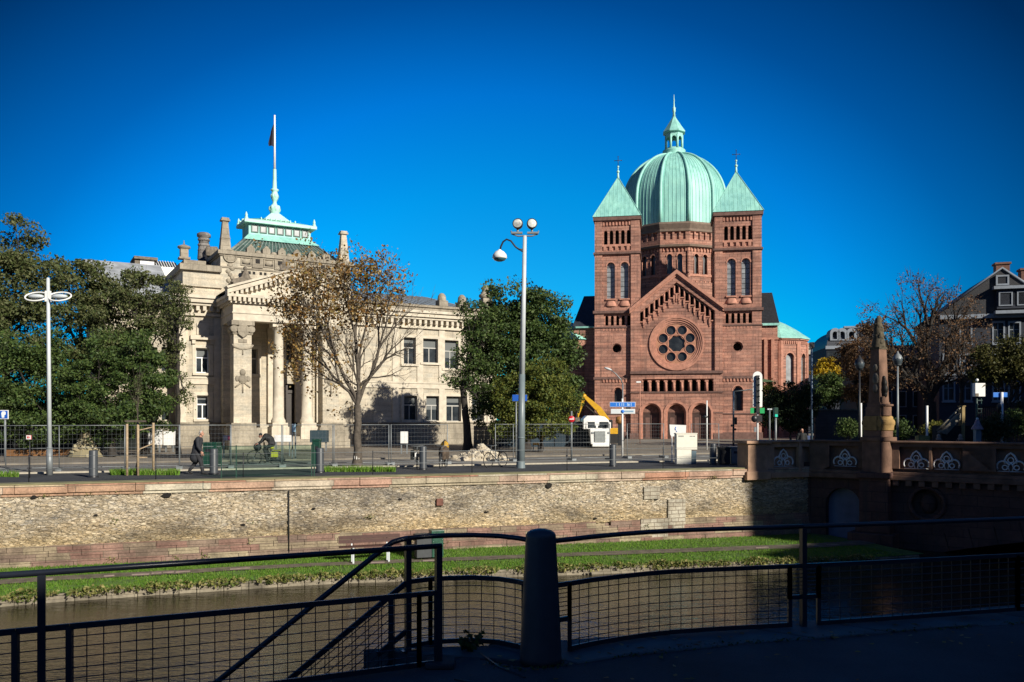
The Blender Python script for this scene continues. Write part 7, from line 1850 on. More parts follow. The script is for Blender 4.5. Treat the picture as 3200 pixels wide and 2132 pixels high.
# digger
D = 76; ex = thing('excavator', 'yellow excavator with folded boom behind the white truck', 'excavator', (X_(1880,D), D, 0)); k = D/FPX; u = lambda x: (x-1880)*k; Z = lambda y: Z_(y, D)
def boxbeam(mb, p, q, w0, w1, t=.5):
    p, q = Vector(p), Vector(q); d = (q-p).normalized(); n_ = Vector((-d.z,0,d.x)); 
    mb.poly([((p-n_*w0).x,(p-n_*w0).z),((q-n_*w1).x,(q-n_*w1).z),((q+n_*w1).x,(q+n_*w1).z),((p+n_*w0).x,(p+n_*w0).z)], -t/2, t/2, back=True)
b = MB(); boxbeam(b, (u(1906),0,Z(1330)), (u(1868),0,Z(1276)), .30, .27); boxbeam(b, (u(1870),0,Z(1279)), (u(1827),0,Z(1240)), .27, .15); b.build('boom', M['yellow'], ex, bevel=.05)
b = MB(); boxbeam(b, (u(1826),0,Z(1236)), (u(1803),0,Z(1306)), .16, .11, .34); b.sphere((u(1825),0,Z(1239)), .24,.24,.24); b.build('dipper_arm', M['yellow'], ex, bevel=.04)
b = MB(); b.tube([(u(1830),0,Z(1268)),(u(1868),0,Z(1300))], .09, 8); b.tube([(u(1815),-.2,Z(1250)),(u(1808),-.2,Z(1290))], .07, 8); b.build('hydraulic_ram', M['bark_dark'], ex)
b = MB(); b.poly([(u(1796),Z(1306)),(u(1814),Z(1304)),(u(1816),Z(1318)),(u(1806),Z(1324)),(u(1796),Z(1318))], -.5, .5, back=True); b.build('bucket', M['lime_dark'], ex, bevel=.04)
b = MB(); b.box(u(1896),u(1934),-.9,1.6,Z(1363),Z(1338)); b.build('body', M['yellow'], ex, bevel=.06)
b = MB(); b.box(u(1894),u(1912),-.7,.6,Z(1338),Z(1312)); b.build('cab', M['glass_dark'], ex, bevel=.05)
for s in (-1.1,1.1): b = MB(); b.poly([(u(1885),.1),(u(1940),.1),(u(1948),.5),(u(1938),.9),(u(1888),.9),(u(1878),.5)], s-.3, s+.3, back=True); b.build('track', M['rubber'], ex, bevel=.05)
D = 72; o = thing('yellow_drill', 'small orange machine head behind the direction sign pole', 'machine', (X_(1936,D), D, 0)); k = D/FPX; Z = lambda y: Z_(y, D)
b = MB(); b.lathe([(.1,-.3),(.3,-.25),(.34,.0),(.28,.3),(.1,.34)], (0,0,Z(1314)), 12); b.build('drum', plain('rusty_orange_paint', (.26,.12,.03), .6, var=.6, scale=6), o); b = MB(); b.box(-.12,.28,-.15,.15,0,Z(1324)); b.build('stand', M['black_metal'], o)
o = wbox('tool_case', 'small yellow case on the kerb under the dark hoarding', 1665, 1684, 1384, 1391, 58, M['yellow'], cat='case', dep=.4, group=None)
D = 58; o = thing('compactor', 'yellow-headed hand pump with bent white pipes beside the yellow case', 'machine', (X_(1693,D), D, 0)); k = D/FPX; Z = lambda y: Z_(y, D)
b = MB(); b.tube([(-.16,0,.0),(-.17,0,.5),(-.05,0,.75),(.06,0,.6),(.14,0,.0)], .04, 6); b.build('pipe', M['white'], o); b = MB(); b.sphere((.0,0,Z(1363)), .13); b.tube([(0,0,.7),(0,0,Z(1366))], .05, 6); b.build('pump_head', M['yellow'], o)
# ---------------------------------------------------------------- bicycles (facing -x)
def bicycle(label, loc, rz, group='bicycles on the far quay'):
    o = thing('bicycle', label, 'bicycle', loc, rz, group); R = .34; xf, xr = -.52, .52
    for x in (xf, xr):
        b = MB(); b.tube([(x+R*cos(q),0,R+R*sin(q)) for q in np.linspace(0,2*pi,33)], .021, 7, cap=False); w = b.build('wheel', M['rubber'], o)
        b = MB()
        for q in np.linspace(0,2*pi,19)[:-1]: b.tube([(x,0,R),(x+(R-.02)*cos(q),0,R+(R-.02)*sin(q))], .0025, 3, cap=False)
        b.tube([(x,-.05,R),(x,.05,R)], .03, 8); b.build('spokes', M['zinc'], w)
    b = MB(); bb_, st, hd, ht = (.12,0,.29), (.26,0,.72), (-.34,0,.80), (-.38,0,.66)
    for p, q in ((bb_,st),(st,hd),(bb_,ht),(hd,ht)): b.tube([p,q], .017, 7)
    for y in (-.05,.05): b.tube([(xr,y,R),(bb_[0],y*.5,bb_[2])], .011, 6); b.tube([(xr,y,R),(st[0],y*.3,st[2])], .010, 6); b.tube([(ht[0],y*.6,ht[2]),(xf,y,R)], .014, 6)
    b.tube([st,(.29,0,.90)], .014, 6); b.build('frame', M['black_metal'], o)
    b = MB(); b.sphere((.31,0,.93), .13,.075,.035, 10, 6); b.build('saddle', M['rubber'], o)
    b = MB(); b.tube([hd,(-.32,0,.98)], .013, 6); b.tube([(-.26,-.29,1.02),(-.36,-.2,1.0),(-.36,0,.99),(-.36,.2,1.0),(-.26,.29,1.02)], .013, 6); b.build('handlebar', M['zinc'], o)
    b = MB(); b.tube([(.12+.085*cos(q),-.06,.29+.085*sin(q)) for q in np.linspace(0,2*pi,17)], .008, 5, cap=False); b.tube([(.12,-.08,.29),(.12,-.10,.12)], .012, 5); b.tube([(.12,.08,.29),(.12,.10,.46)], .012, 5); b.box(.07,.17,-.17,-.09,.105,.125); b.box(.07,.17,.09,.17,.455,.475); b.build('crank', M['zinc'], o)
    return o
loc, D = at_base(829, 1453); bk1 = bicycle('bicycle with a yellow rear carrier ridden past the green fence', loc, radians(8))
b = MB(); b.box(.36,.74,-.09,.09,.69,.71); b.sphere((.30,0,.83), .12,.12,.09, 8, 6); b.box(.30,.62,-.18,-.13,.38,.62); b.build('carrier', plain('yellow_green_bag', (.42,.42,.03), .6), bk1)
b = MB(); b.sphere((-.36,0,.86), .19,.18,.20, 10, 8); b.build('front_basket', M['coat'], bk1)
loc, D = at_base(1303, 1463); bk2 = bicycle('parked bicycle with dark panniers seen end-on left of a bollard', loc, radians(97))
b = MB()
for s in (-1,1): b.box(.3,.7,s*.20-.09,s*.20+.09,.36,.78)
b.box(.25,.75,-.17,.17,.80,.98); b.build('pannier', M['cloth_black'], bk2, bevel=.03)
b = MB(); b.box(.18,.22,-.02,.09,.5,.7); b.box(.70,.72,-.12,-.02,.45,.62); b.build('reflector', M['white'], bk2)
loc, D = at_base(1386, 1462); bk3 = bicycle('parked bicycle under a brown cover with a yellow bag on top', loc, radians(82))
b = MB(); b.lathe([(.20,.38),(.24,.6),(.22,.85),(.10,1.0)], (.1,0,0), 10, sx=1.6); b.build('cover', plain('brown_cover', (.07,.05,.035), .9, var=.6, scale=8, bmp=.5), bk3)
b = MB(); b.sphere((.25,0,.98), .26,.19,.24, 10, 8); b.build('bag', plain('ochre_yellow_bag', (.42,.24,.02), .7, var=.6, scale=7), bk3)
b = MB(); b.tube([(.25+.25*cos(q),.0+.20*sin(q)*0-.0,.98+.27*sin(q)) for q in np.linspace(0,2*pi,20)], .03, 6, cap=False); b.build('bag_strap', M['bark_dark'], bk3)
loc, D = at_base(1549, 1460); bicycle('black bicycle leaning askew in front of the stone heap', loc, radians(52))
# ---------------------------------------------------------------- people
def body_mod(o, vox, it=6):
    r = o.modifiers.new('skin', 'REMESH'); r.mode = 'VOXEL'; r.voxel_size = vox; r.use_smooth_shade = True
    s = o.modifiers.new('soft', 'SMOOTH'); s.factor = .5; s.iterations = it
def limb(b, pts, rad): 
    b.tube(pts, rad, 12)
    for p, r in zip(pts, rad): b.sphere(p, r, n=12, m=8)
def hand(b, wr, d, n_, s=1.0):
    "palm, four bent fingers of unequal length and a thumb leaving the side of the palm"
    wr, d, n_ = Vector(wr), Vector(d).normalized(), Vector(n_).normalized(); n_ = (n_-d*n_.dot(d)).normalized(); u = d.cross(n_)
    for f in (0,.35,.7,1): 
        for q in (-.026,0,.026): b.sphere(tuple(wr+d*(.015+.075*f)+u*q*s), .018*s, n=8, m=6)
    for q, L in ((-.032,.060),(-.011,.076),(.011,.080),(.032,.070)):
        p0 = wr+d*.088+u*q*s; p1 = p0+d*L*.5+n_*.008; p2 = p1+d*L*.32+n_*.020; p3 = p2+d*L*.18+n_*.024; limb(b, [p0,p1,p2,p3], [.0095*s,.009*s,.0085*s,.007*s])
    t0 = wr+d*.025+u*.030*s; limb(b, [t0, t0+d*.025+u*.024+n_*.012, t0+d*.055+u*.030+n_*.024], [.012,.011,.009])
def head(b, c, fwd, tilt=0.0, s=1.0):
    c, f = Vector(c), Vector(fwd).normalized(); up = Vector((0,0,1)); up = (up-f*up.dot(f)).normalized(); r = f.cross(up)
    P = lambda a, q, z: tuple(c+f*a*s+r*q*s+up*z*s)
    b.sphere(P(-.015,0,.025), .078*s, .078*s, .095*s, 14, 10); b.sphere(P(.025,0,-.045), .055*s, .055*s, .062*s, 12, 8); b.sphere(P(.045,0,-.088), .026*s, n=8, m=6)
    b.tube([P(.072,0,.02),P(.098,0,-.025),P(.078,0,-.035)], [.010*s,.015*s,.010*s], 6)
    b.tube([P(.070,-.022,-.062),P(.078,0,-.060),P(.070,.022,-.062)], .007*s, 5)
    for q in (-1,1): b.sphere(P(.066,q*.030,.012), .013*s, n=7, m=5); b.sphere(P(-.01,q*.080,-.005), .014*s, .010*s, .03*s, 7, 5); b.sphere(P(.05,q*.030,.030), .016*s, .012*s, .008*s, 6, 4)
    return P
# the walking man, heading right (local +x)
loc, D = at_base(618, 1483); mn = thing('person', 'walking man with grey hair in a long dark coat and dark trousers', 'person', loc)
b = MB()
limb(b, [(-.02,-.09,.92),(.16,-.10,.50),(.245,-.10,.10)], [.095,.062,.045]); limb(b, [(-.02,.09,.92),(-.10,.10,.50),(-.36,.10,.17)], [.095,.062,.045])
limb(b, [(.245,-.10,.08),(.36,-.10,.045)], [.042,.030]); limb(b, [(-.36,.10,.14),(-.30,.10,.045)], [.042,.034])
limb(b, [(-.02,0,.94),(.02,0,1.15),(.06,0,1.38)], [.135,.14,.13]); limb(b, [(.06,-.17,1.40),(.06,.17,1.40)], [.075,.075]); limb(b, [(.07,0,1.42),(.12,0,1.52)], [.062,.055])
limb(b, [(.06,-.20,1.38),(.10,-.25,1.12),(.22,-.22,.90)], [.06,.046,.034]); limb(b, [(.06,.20,1.38),(-.05,.25,1.12),(.0,.23,.88)], [.06,.046,.034])
hand(b, (.22,-.22,.90), (.45,.0,-.9), (0,1,0)); hand(b, (.0,.23,.88), (.25,0,-1), (0,-1,0)); P = head(b, (.155,0,1.625), (1,0,-.12))
o = b.build('body', M['skin'], mn); body_mod(o, .0085, 3)
b = MB()
limb(b, [(-.05,0,.86),(-.02,0,1.1),(.05,0,1.36)], [.19,.185,.16]); limb(b, [(-.10,0,.66),(-.05,0,.88)], [.21,.19]); limb(b, [(.05,-.16,1.39),(.05,.16,1.39)], [.10,.10]); limb(b, [(-.02,0,1.28),(.08,0,1.44)], [.15,.085])
limb(b, [(.06,-.20,1.36),(.10,-.26,1.12),(.20,-.23,.95)], [.082,.066,.055]); limb(b, [(.06,.20,1.36),(-.05,.26,1.12),(-.01,.24,.94)], [.082,.066,.055])
o = b.build('coat', M['coat'], mn); body_mod(o, .016, 5)
b = MB(); limb(b, [(-.03,-.09,.88),(.16,-.10,.50),(.24,-.10,.09)], [.115,.085,.066]); limb(b, [(-.03,.09,.88),(-.10,.10,.50),(-.35,.10,.18)], [.115,.085,.066]); o = b.build('trousers', M['cloth_dark'], mn); body_mod(o, .014, 4)
b = MB(); limb(b, [(.22,-.10,.07),(.40,-.10,.045)], [.055,.042]); limb(b, [(-.38,.10,.13),(-.27,.10,.045)], [.052,.042]); o = b.build('shoes', M['rubber'], mn); body_mod(o, .012, 3)
b = MB(); b.sphere(P(-.035,0,.045), .082,.084,.085, 12, 8); b.sphere(P(-.06,0,-.01), .06,.07,.075, 10, 8); o = b.build('hair', M['hair'], mn); body_mod(o, .010, 3)
# the cyclist, bent over the handlebar, riding left (bicycle space, front is -x)
cy = thing('person', 'cyclist in a black jacket bent low over the handlebar', 'person', bk1.location, radians(8))
b = MB()
limb(b, [(.30,-.09,.98),(-.02,-.10,.74),(.12,-.11,.22)], [.095,.066,.045]); limb(b, [(.30,.09,.98),(.02,.10,.80),(.16,.11,.50)], [.095,.066,.045]); limb(b, [(.12,-.13,.15),(.02,-.13,.15)], [.04,.03]); limb(b, [(.16,.13,.50),(.05,.13,.50)], [.04,.03])
limb(b, [(.30,0,1.00),(.22,0,1.22),(.02,0,1.36)], [.135,.14,.13]); limb(b, [(-.0,-.17,1.36),(-.0,.17,1.36)], [.07,.07]); limb(b, [(-.04,0,1.37),(-.15,0,1.39)], [.058,.052])
for s in (-1,1): limb(b, [(-.02,s*.20,1.35),(-.16,s*.24,1.14),(-.31,s*.20,1.03)], [.056,.044,.034]); hand(b, (-.30,s*.205,1.035), (-.8,s*.2,-.3), (.3,0,-1))
P = head(b, (-.23,0,1.40), (-1,0,-.35)); o = b.build('body', M['skin'], cy); body_mod(o, .0085, 3)
b = MB(); limb(b, [(.31,0,1.02),(.24,0,1.22),(.04,0,1.36)], [.17,.18,.165]); limb(b, [(-.0,-.17,1.36),(-.0,.17,1.36)], [.095,.095])
for s in (-1,1): limb(b, [(-.02,s*.20,1.35),(-.16,s*.245,1.14),(-.28,s*.205,1.05)], [.078,.062,.05])
o = b.build('jacket', M['cloth_black'], cy); body_mod(o, .016, 5)
b = MB(); limb(b, [(.30,-.09,.98),(-.02,-.10,.74),(.12,-.11,.20)], [.125,.09,.062]); limb(b, [(.30,.09,.98),(.02,.10,.80),(.16,.11,.48)], [.125,.09,.062]); limb(b, [(.31,-.06,1.0),(.31,.06,1.0)], [.15,.15]); o = b.build('trousers', M['cloth_dark'], cy); body_mod(o, .014, 4)
b = MB(); limb(b, [(.14,-.13,.155),(-.02,-.13,.15)], [.05,.038]); limb(b, [(.18,.13,.505),(.02,.13,.50)], [.05,.038]); o = b.build('shoes', M['rubber'], cy); body_mod(o, .012, 3)
b = MB(); b.sphere(P(-.03,0,.04), .088,.088,.09, 12, 8); o = b.build('cap', M['cloth_black'], cy); body_mod(o, .010, 3)
# somebody standing behind the parapet
D = 44; sp_ = thing('person', 'distant person in dark clothes standing behind the bridge parapet', 'person', (X_(2506,D), D, 0))
b = MB()
for s in (-1,1): limb(b, [(s*.09,0,.9),(s*.10,0,.48),(s*.10,0,.08)], [.095,.06,.045]); limb(b, [(s*.10,0,.07),(s*.11,-.12,.04)], [.042,.03]); limb(b, [(s*.20,0,1.36),(s*.25,.02,1.1),(s*.23,-.04,.87)], [.06,.045,.034]); hand(b, (s*.23,-.04,.87), (0,-.2,-1), (-s,0,0))
limb(b, [(0,0,.95),(0,0,1.2),(0,0,1.38)], [.135,.14,.13]); limb(b, [(-.17,0,1.4),(.17,0,1.4)], [.07,.07]); limb(b, [(0,0,1.42),(0,-.01,1.5)], [.06,.055]); P = head(b, (0,-.02,1.60), (.3,-1,0))
o = b.build('body', M['skin'], sp_); body_mod(o, .0085, 3)
b = MB(); limb(b, [(0,0,.84),(0,0,1.15),(0,0,1.36)], [.18,.18,.165]); limb(b, [(-.17,0,1.39),(.17,0,1.39)], [.095,.095])
for s in (-1,1): limb(b, [(s*.20,0,1.36),(s*.255,.02,1.1),(s*.235,-.03,.92)], [.08,.064,.052])
o = b.build('jacket', M['cloth_black'], sp_); body_mod(o, .016, 5)
b = MB()
for s in (-1,1): limb(b, [(s*.09,0,.88),(s*.10,0,.48),(s*.10,0,.06)], [.115,.08,.066])
o = b.build('trousers', M['cloth_dark'], sp_); body_mod(o, .014, 4)
b = MB(); b.sphere(P(-.035,0,.045), .084,.086,.088, 12, 8); o = b.build('hair', M['rubber'], sp_); body_mod(o, .010, 3)
o = wbox('suitcase', 'small blue suitcase beside the person at the parapet', 2516, 2532, 1362, 1380, 44, plain('blue_case', (.03,.06,.16), .5), cat='suitcase', dep=.25, group=None)
# ---------------------------------------------------------------- bench and bins on the bank
bd0 = W(1155, 1735, 29.4); s = QF.s(1158, -1.6); bp = Q(s, -1.55)
bz_ = bank_z(s,.5)
bn = thing('bench', 'long dark red wooden bench on the grass at the foot of the quay wall', 'bench', (bp[0], bp[1], bz_+.14), QT)
L = 1.08
for z, y in ((.43,-.18),(.43,-.06),(.43,.06)): b = MB(); b.box(-L,L,y-.05,y+.05,z,z+.035); b.build('seat_slat', plain('dark_red_timber', (.055,.019,.014), .7, var=.2, scale=9), bn)
for z in (.60,.74): b = MB(); b.M = Matrix.Translation((0,.16,z)) @ Matrix.Rotation(radians(-12),4,'X'); b.box(-L,L,-.018,.018,-.06,.06); b.M = None; b.build('backrest', bpy.data.materials['dark_red_timber'], bn)
for x in (-.62,.62):
    b = MB(); b.box(x-.03,x+.03,-.2,-.15,-.17,.43); b.box(x-.03,x+.03,.08,.13,-.17,.43); b.bar((x,.16,.4),(x,.235,.76),.045,.03); b.box(x-.03,x+.03,-.22,.14,.395,.43); b.build('leg', M['pale_metal'] if x > 0 or 1 else M['black_metal'], bn)
for x, m_, w_, h_, lab in ((1322, plain('dark_grey_bin', (.045,.05,.055), .6), .55, .95, 'dark grey bin beside the bench on the bank'), (1364, plain('glassy_green_bin', (.022,.075,.05), .35, var=.4, scale=8), .42, 1.08, 'green waste bin at the right of the bench on the bank')):
    s = QF.s(x, -1.6); q = Q(s, -1.6); o = thing('waste_bin', lab, 'bin', (q[0],q[1],bank_z(s,.5)-.02), QT, 'bins by the bench'); b = MB(); b.box(-w_/2,w_/2,-.2,.2,.12,h_-.12); b.build('body', m_, o, bevel=.02); b = MB(); b.box(-w_/2-.03,w_/2+.03,-.23,.23,h_-.118,h_); b.build('lid', m_, o, bevel=.02); b = MB(); b.box(-.04,.04,.1,.18,0,.9); b.build('post', M['black_metal'], o)
# ================================================================ houses on the right and distant roofs
M['dusk_wall'] = ashlar('blue_grey_render', (.026,.032,.048), (.022,.028,.042), (.025,.03,.04), 1.6, .5, .3, .4, .004, bmp=.15)  # very dark blue-grey tone for the right-hand houses
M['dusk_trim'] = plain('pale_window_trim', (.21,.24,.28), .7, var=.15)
HF = Frame(X_(2880,84), 84, 0.0, -16)
ho = thing('gabled_house', 'tall dark house with slate gable, chimneys and a white-corniced dormer at the right edge', 'house', HF.loc(), HF.t)
hs_ = HF.s; hz = HF.z
e0, e1 = hs_(2935), hs_(3330); ze = hz(3060,985); zr_ = hz(3130,840); sm_ = hs_(3128)
wins = []
for c_ in (2965, 3018, 3120, 3170, 3225, 3280):
    for y0, y1 in ((1010,1070),(1110,1165),(1195,1250)):
        if c_ < 3000 and y0 == 1010: continue
        wins.append(rect(hs_(c_-15), hs_(c_+15), hz(c_,y1), hz(c_,y0)))
hw = MB(); hw.poly(rect(e0, e1, -.5, ze), 0, .4, wins); hw.box(e0, e0+.3, .41, 12, -.5, ze); hw.box(e1-.3, e1, .41, 12, -.5, ze); hw.box(e0, e1, 11.7, 12, -.5, ze)
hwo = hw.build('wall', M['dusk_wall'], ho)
for h in wins:
    fr_ = MB(); x0, x1, z0, z1 = h[0][0], h[1][0], h[0][1], h[2][1]
    fr_.poly(rect(x0-.14,x1+.14,z0-.14,z1+.2), -.07, .01, [h], back=False); fr_.box(x0-.2,x1+.2,-.16,.0,z0-.26,z0-.14); fr_.box((x0+x1)/2-.05,(x0+x1)/2+.05,.2,.28,z0,z1); fr_.box(x0,x1,.2,.28,z0+(z1-z0)*.65,z0+(z1-z0)*.65+.08)
    f_ = fr_.build('window', M['dusk_trim'], ho); p_ = MB(); p_.box(x0,x1,.24,.26,z0,z1); p_.build('pane', M['glass'], f_)
rf = MB(); y0, y1 = -.4, 12.4
rf.add([(e0-.5,y0,ze),(sm_,y0,zr_),(sm_+(sm_-e0)*1.05,y0,ze),(e0-.5,y1,ze),(sm_,y1,zr_),(sm_+(sm_-e0)*1.05,y1,ze)], [(0,1,4,3),(1,2,5,4),(0,1,2),(3,4,5),(0,2,5,3)])
rfo = rf.build('roof', M['slate_dark'], ho)
rv = MB(); rv.tube([(e0-.5,y0-.05,ze),(sm_,y0-.05,zr_),(sm_+(sm_-e0)*1.05,y0-.05,ze)], .13, 5); rv.build('verge', M['dusk_trim'], rfo)
for c_, y in ((3122,832),(3200,850)):
    cm = MB(); x = hs_(c_+8,3); cm.box(x-.6, x+.6, 2.5, 3.6, zr_-2.5, hz(c_,y-3,3)); cm.box(x-.72, x+.72, 2.38, 3.72, hz(c_,y-3,3), hz(c_,y-9,3)); cm.build('chimney', ashlar('red_brick_chimney', (.24,.11,.07), (.18,.08,.055), (.1,.08,.07), .25, .08, mort=.01), rfo)
dm = MB(); d0, d1 = hs_(3108), hs_(3215); zd0, zd1 = hz(3140,968), hz(3140,908)
dw_ = [rect(hs_(3117)+i*1.55, hs_(3117)+i*1.55+.95, zd0+.35, zd1-.35) for i in range(3)]
dm.poly(rect(d0,d1,zd0,zd1), -.9, -.5, dw_); dm.box(d0, d1, -.5, 2, zd0, zd1); dmo = dm.build('dormer', M['dusk_wall'], ho)
dc = MB(); dc.box(d0-.35, d1+.3, -1.3, 2, zd1, zd1+.28); dc.box(d0-.2, d1+.2, -1.25, 0, zd0-.5, zd0-.2); dc.box(e0, e1+2, -.5, 0, ze-.35, ze+.05)
for w_ in dw_: dc.poly(rect(w_[0][0]-.12,w_[1][0]+.12,w_[0][1]-.1,w_[2][1]+.12), -.98, -.89, [w_], back=False); dc.box((w_[0][0]+w_[1][0])/2-.05,(w_[0][0]+w_[1][0])/2+.05,-.72,-.65,w_[0][1],w_[2][1])
dc.build('dormer_cornice', M['dusk_trim'], dmo)
for w_ in dw_: dp = MB(); dp.box(w_[0][0], w_[1][0], -.62, -.6, w_[0][1], w_[2][1]); dp.build('pane', M['glass'], dmo)
gw = MB(); x0, x1 = hs_(3112), hs_(3142); gz0, gz1 = hz(3127,890), hz(3127,868); gw.box(x0,x1,-.62,-.42,gz0,gz1); gwo = gw.build('gable_window', M['black_metal'], ho)
gt = MB(); gt.poly(rect(x0-.15,x1+.15,gz0-.15,gz1+.15), -.7, -.41, [rect(x0,x1,gz0,gz1)], back=False); gt.build('frame', M['dusk_trim'], gwo)
# domed town house far behind the bronze tree
TF = Frame(X_(2640,130), 130, 0.0, -8)
th_ = thing('mansard_house', 'distant dark house with rounded mansard roof and white lucarnes above the trees', 'house', TF.loc(), TF.t)
a, b = TF.s(2583), TF.s(2760); zm0, zm1 = TF.z(2640,1085), TF.z(2640,1020)
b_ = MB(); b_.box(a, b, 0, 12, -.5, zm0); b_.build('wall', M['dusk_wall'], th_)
r_ = MB(); n = 8; vs = []
for k in range(n+1):
    f = k/n; off = 3.4*(1-cos(f*pi/2)); z = zm0+(zm1-zm0)*sin(f*pi/2)
    vs += [(a+off,off*.8,z),(b,off*.8,z),(b,12-off*.8,z),(a+off,12-off*.8,z)]
r_.add(vs, [(4*k+i,4*k+(i+1)%4,4*k+4+(i+1)%4,4*k+4+i) for k in range(n) for i in range(4)]+[(4*n,4*n+1,4*n+2,4*n+3)])
ro_ = r_.build('mansard_roof', M['slate'], th_)
l_ = MB()
for x in (2610, 2632, 2661):
    c_ = TF.s(x); z = TF.z(x,1046); l_.poly(arch(c_,1.5,z-.9,z+1.0,8), -.05, 2.5, [arch(c_,.8,z-.7,z+.5,6)])
l_.build('lucarne', M['dusk_trim'], ro_)
l_ = MB(); l_.box(a-.2, b, -.3, 0, zm0-.3, zm0+.2); l_.box(a+3.1, b, 2.3, 2.8, zm1, zm1+.25); l_.build('cornice', M['dusk_trim'], ro_)
l_ = MB()
for x in (2598, 2622): c_ = TF.s(x); l_.box(c_-.6, c_+.6, -.04, .02, TF.z(x,1125), TF.z(x,1098))
l_.build('window', M['glass'], th_)
LF_ = Frame(X_(2545,150), 150, 0.0, 0)
lo_ = thing('long_house', 'low distant pale house with chimney between the church apse and the domed roof', 'house', LF_.loc(), LF_.t)
a, b = LF_.s(2512), LF_.s(2606); b_ = MB(); b_.box(a, b, 0, 8, -.5, LF_.z(2545,1108)); b_.build('wall', M['dusk_wall'], lo_)
b_ = MB(); b_.box(a, b+.5, -.4, 8.2, LF_.z(2545,1108), LF_.z(2545,1090)); b_.box(a-.3, b+.8, -.7, 8.4, LF_.z(2545,1090), LF_.z(2545,1086)); b_.build('roof', plain('pale_distant_roof', (.40,.37,.32), .8), lo_)
b_ = MB(); c_ = LF_.s(2536); b_.box(c_-.5, c_+.5, 2, 3, LF_.z(2545,1090), LF_.z(2545,1073)); b_.box(c_-.6, c_+.6, 1.9, 3.1, LF_.z(2545,1073), LF_.z(2545,1069)); b_.build('chimney', M['lime_dark'], lo_)
b_ = MB()
for x in (2522,2550,2575): c_ = LF_.s(x); b_.box(c_-.6, c_+.6, -.05, .05, LF_.z(x,1150), LF_.z(x,1125))
b_.build('window', M['glass'], lo_)
RF_ = Frame(X_(2830,96), 96, 0.0, -6)
rw_h = thing('row_house', 'dark town house standing behind the forked bare tree', 'house', RF_.loc(), RF_.t)
a, b = RF_.s(2700), RF_.s(2945); zt = RF_.z(2830,1120); b_ = MB(); hh_ = [rect(RF_.s(x), RF_.s(x+20), RF_.z(2830,y1), RF_.z(2830,y0)) for x in (2720,2765,2810,2855,2900) for y0, y1 in ((1150,1195),(1225,1270),(1300,1340))]
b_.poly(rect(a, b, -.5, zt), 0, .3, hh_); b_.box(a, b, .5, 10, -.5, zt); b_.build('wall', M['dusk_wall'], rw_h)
for h in hh_: q = MB(); q.poly([(h[0][0]-.1,h[0][1]-.1),(h[1][0]+.1,h[1][1]-.1),(h[2][0]+.1,h[2][1]+.1),(h[3][0]-.1,h[3][1]+.1)], -.06, .01, [h], back=False); f_ = q.build('window', M['dusk_trim'], rw_h); q = MB(); q.box(h[0][0],h[1][0],.2,.22,h[0][1],h[2][1]); q.build('pane', M['glass'], f_)
q = MB(); q.add([(a-.3,-.4,zt),(b+.3,-.4,zt),(b+.3,10.4,zt),(a-.3,10.4,zt),(a+1.5,5,RF_.z(2830,1068)),(b-1.5,5,RF_.z(2830,1068))], [(0,1,5,4),(1,2,5),(2,3,4,5),(3,0,4)]); q.build('roof', M['slate_dark'], rw_h)
# garden wall and hoarding behind the bridge
gwv = MB(); k0 = W(2548,1340,75); gwv.box(X_(2548,75), X_(2700,75), 75, 75.4, -.3, Z_(1283,75)); g1 = gwv.build('garden_wall', ashlar('dark_garden_wall', (.09,.085,.085), (.07,.068,.07), (.04,.04,.04), .9, .3)); tag(g1, 'low dark garden wall behind the lawn below the golden tree', 'wall')
gc_ = MB(); gc_.box(X_(2548,75)-.1, X_(2700,75)+.1, 74.9, 75.5, Z_(1283,75), Z_(1279,75)); gc_.build('wall_coping', M['lime_dark'], g1)
lw_ = MB(); lw_.add([(X_(2530,58),58,.0),(X_(2720,58),58,.0),(X_(2720,74),74,.35),(X_(2530,74),74,.35)], [(0,1,2,3)]); tag(lw_.build('lawn', M['turf']), kind='structure')
hz0 = MB(); hz0.box(X_(3060,60), X_(3300,60), 60, 60.08, .9, 1.0); 
for i in range(40): x = X_(3060,60)+i*.135; hz0.box(x-.02, x+.02, 60, 60.06, 0, 3.1)
hz0.box(X_(3060,60), X_(3300,60), 60, 60.08, 3.0, 3.1)
tag(hz0.build('iron_fence', M['black_metal']), 'tall dark iron fence in front of the gabled house', 'fence')
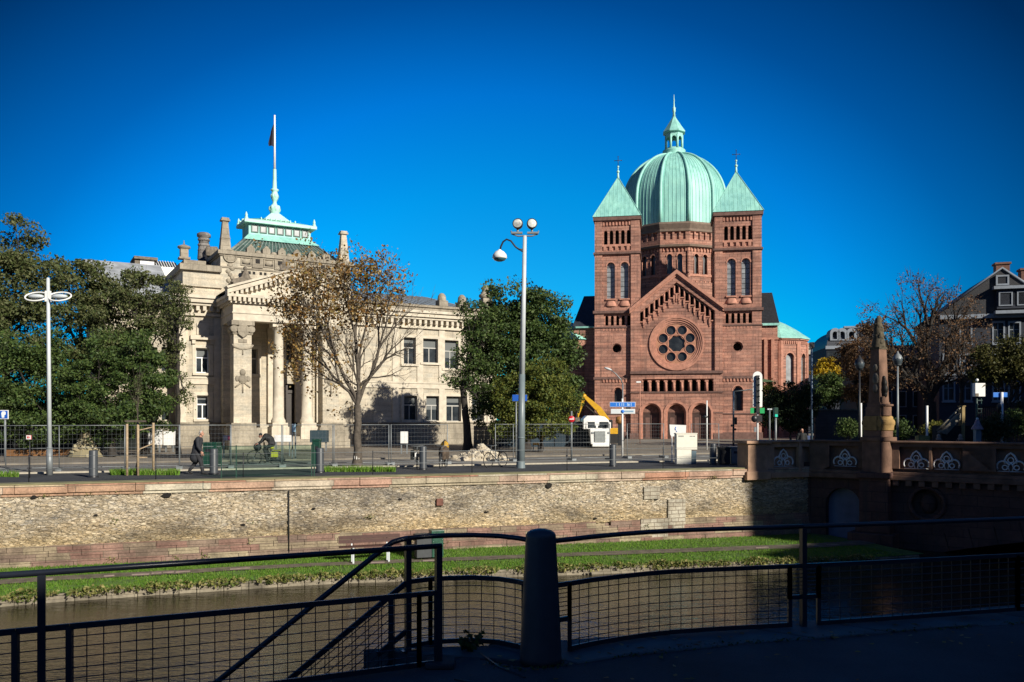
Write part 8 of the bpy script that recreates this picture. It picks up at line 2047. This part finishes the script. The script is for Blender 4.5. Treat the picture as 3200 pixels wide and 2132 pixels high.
# ---------------------------------------------------------------- unseen near-bank houses, placed and shaped to shade the foreground
def block(name, label, x0, x1, y0, y1, h, wallm, roof=3.0, rz=0):
    o = thing(name, label, 'house', ((x0+x1)/2, (y0+y1)/2, 0), rz); W_, D_ = (x1-x0)/2, (y1-y0)/2
    b = MB(); b.box(-W_, W_, -D_, D_, 0, h-.01); b.build('wall', wallm, o)
    r = MB(); r.add([(-W_-.15,-D_-.15,h),(W_+.15,-D_-.15,h),(W_+.15,D_+.15,h),(-W_-.15,D_+.15,h),(-W_*.9,0,h+roof),(W_*.9,0,h+roof)], [(0,1,5,4),(1,2,5),(2,3,4,5),(3,0,4),(0,3,2,1)]); r.build('roof', M['slate_dark'], o)
    n = max(1, int(W_*2/3.0)); f = int(h/3.3)
    for i in range(n):
        for j in range(f):
            x = -W_+(i+.5)*W_*2/n; z = 1.0+j*3.3
            w_ = MB(); w_.poly(rect(x-.6,x+.6,z-.1,z+2.0), D_+.0, D_+.08, [rect(x-.5,x+.5,z,z+1.9)], front=False, back=True); fo = w_.build('window', M['dusk_trim'], o)
            p_ = MB(); p_.box(x-.5,x+.5,D_+.01,D_+.03,z,z+1.9); p_.build('pane', M['glass'], fo)
    return o
ren = ashlar('sandy_render', (.32,.27,.21), (.30,.25,.19), (.26,.22,.17), 2, .6, .2, .5, .003, bmp=.1)
def sun_block(name, label, v0, v1, h, roof, u0=30, u1=42):
    "a row that faces the water obliquely, its side walls running along the sun's bearing"
    vh, uh = Vector((cos(SUN_AZ), sin(SUN_AZ))), Vector((sin(SUN_AZ), -cos(SUN_AZ)))
    c = vh*(v0+v1)/2+uh*(u0+u1)/2; w_, d_ = (v1-v0)/2, (u1-u0)/2
    block(name, label, c.x-w_, c.x+w_, c.y-d_, c.y+d_, h, ren, roof, SUN_AZ)
sun_block('apartment_house', 'long sandy apartment house on the near bank behind the viewer', -70, 28.6, 19.0, .3)
sun_block('gabled_row_house', 'slightly taller narrow sandy row house at the end of the apartment house', 28.65, 32.65, 20.1, .3)
sun_block('tower_house', 'tall slender sandy house at the end of the row on the near bank', 32.7, 35.45, 26.8, .3)
sun_block('narrow_house', 'narrowest and lower sandy house between two taller ones on the near bank', 35.5, 36.9, 21.6, .2)
sun_block('tall_house', 'tallest broad sandy house on the near bank by the bridge head', 36.95, 52, 25.4, .3)
block('corner_house', 'big corner house past the bridge, out to the side', 60, 95, 12, 56, 24, ren, 5)  # added out of view to shade the right-hand trees and houses
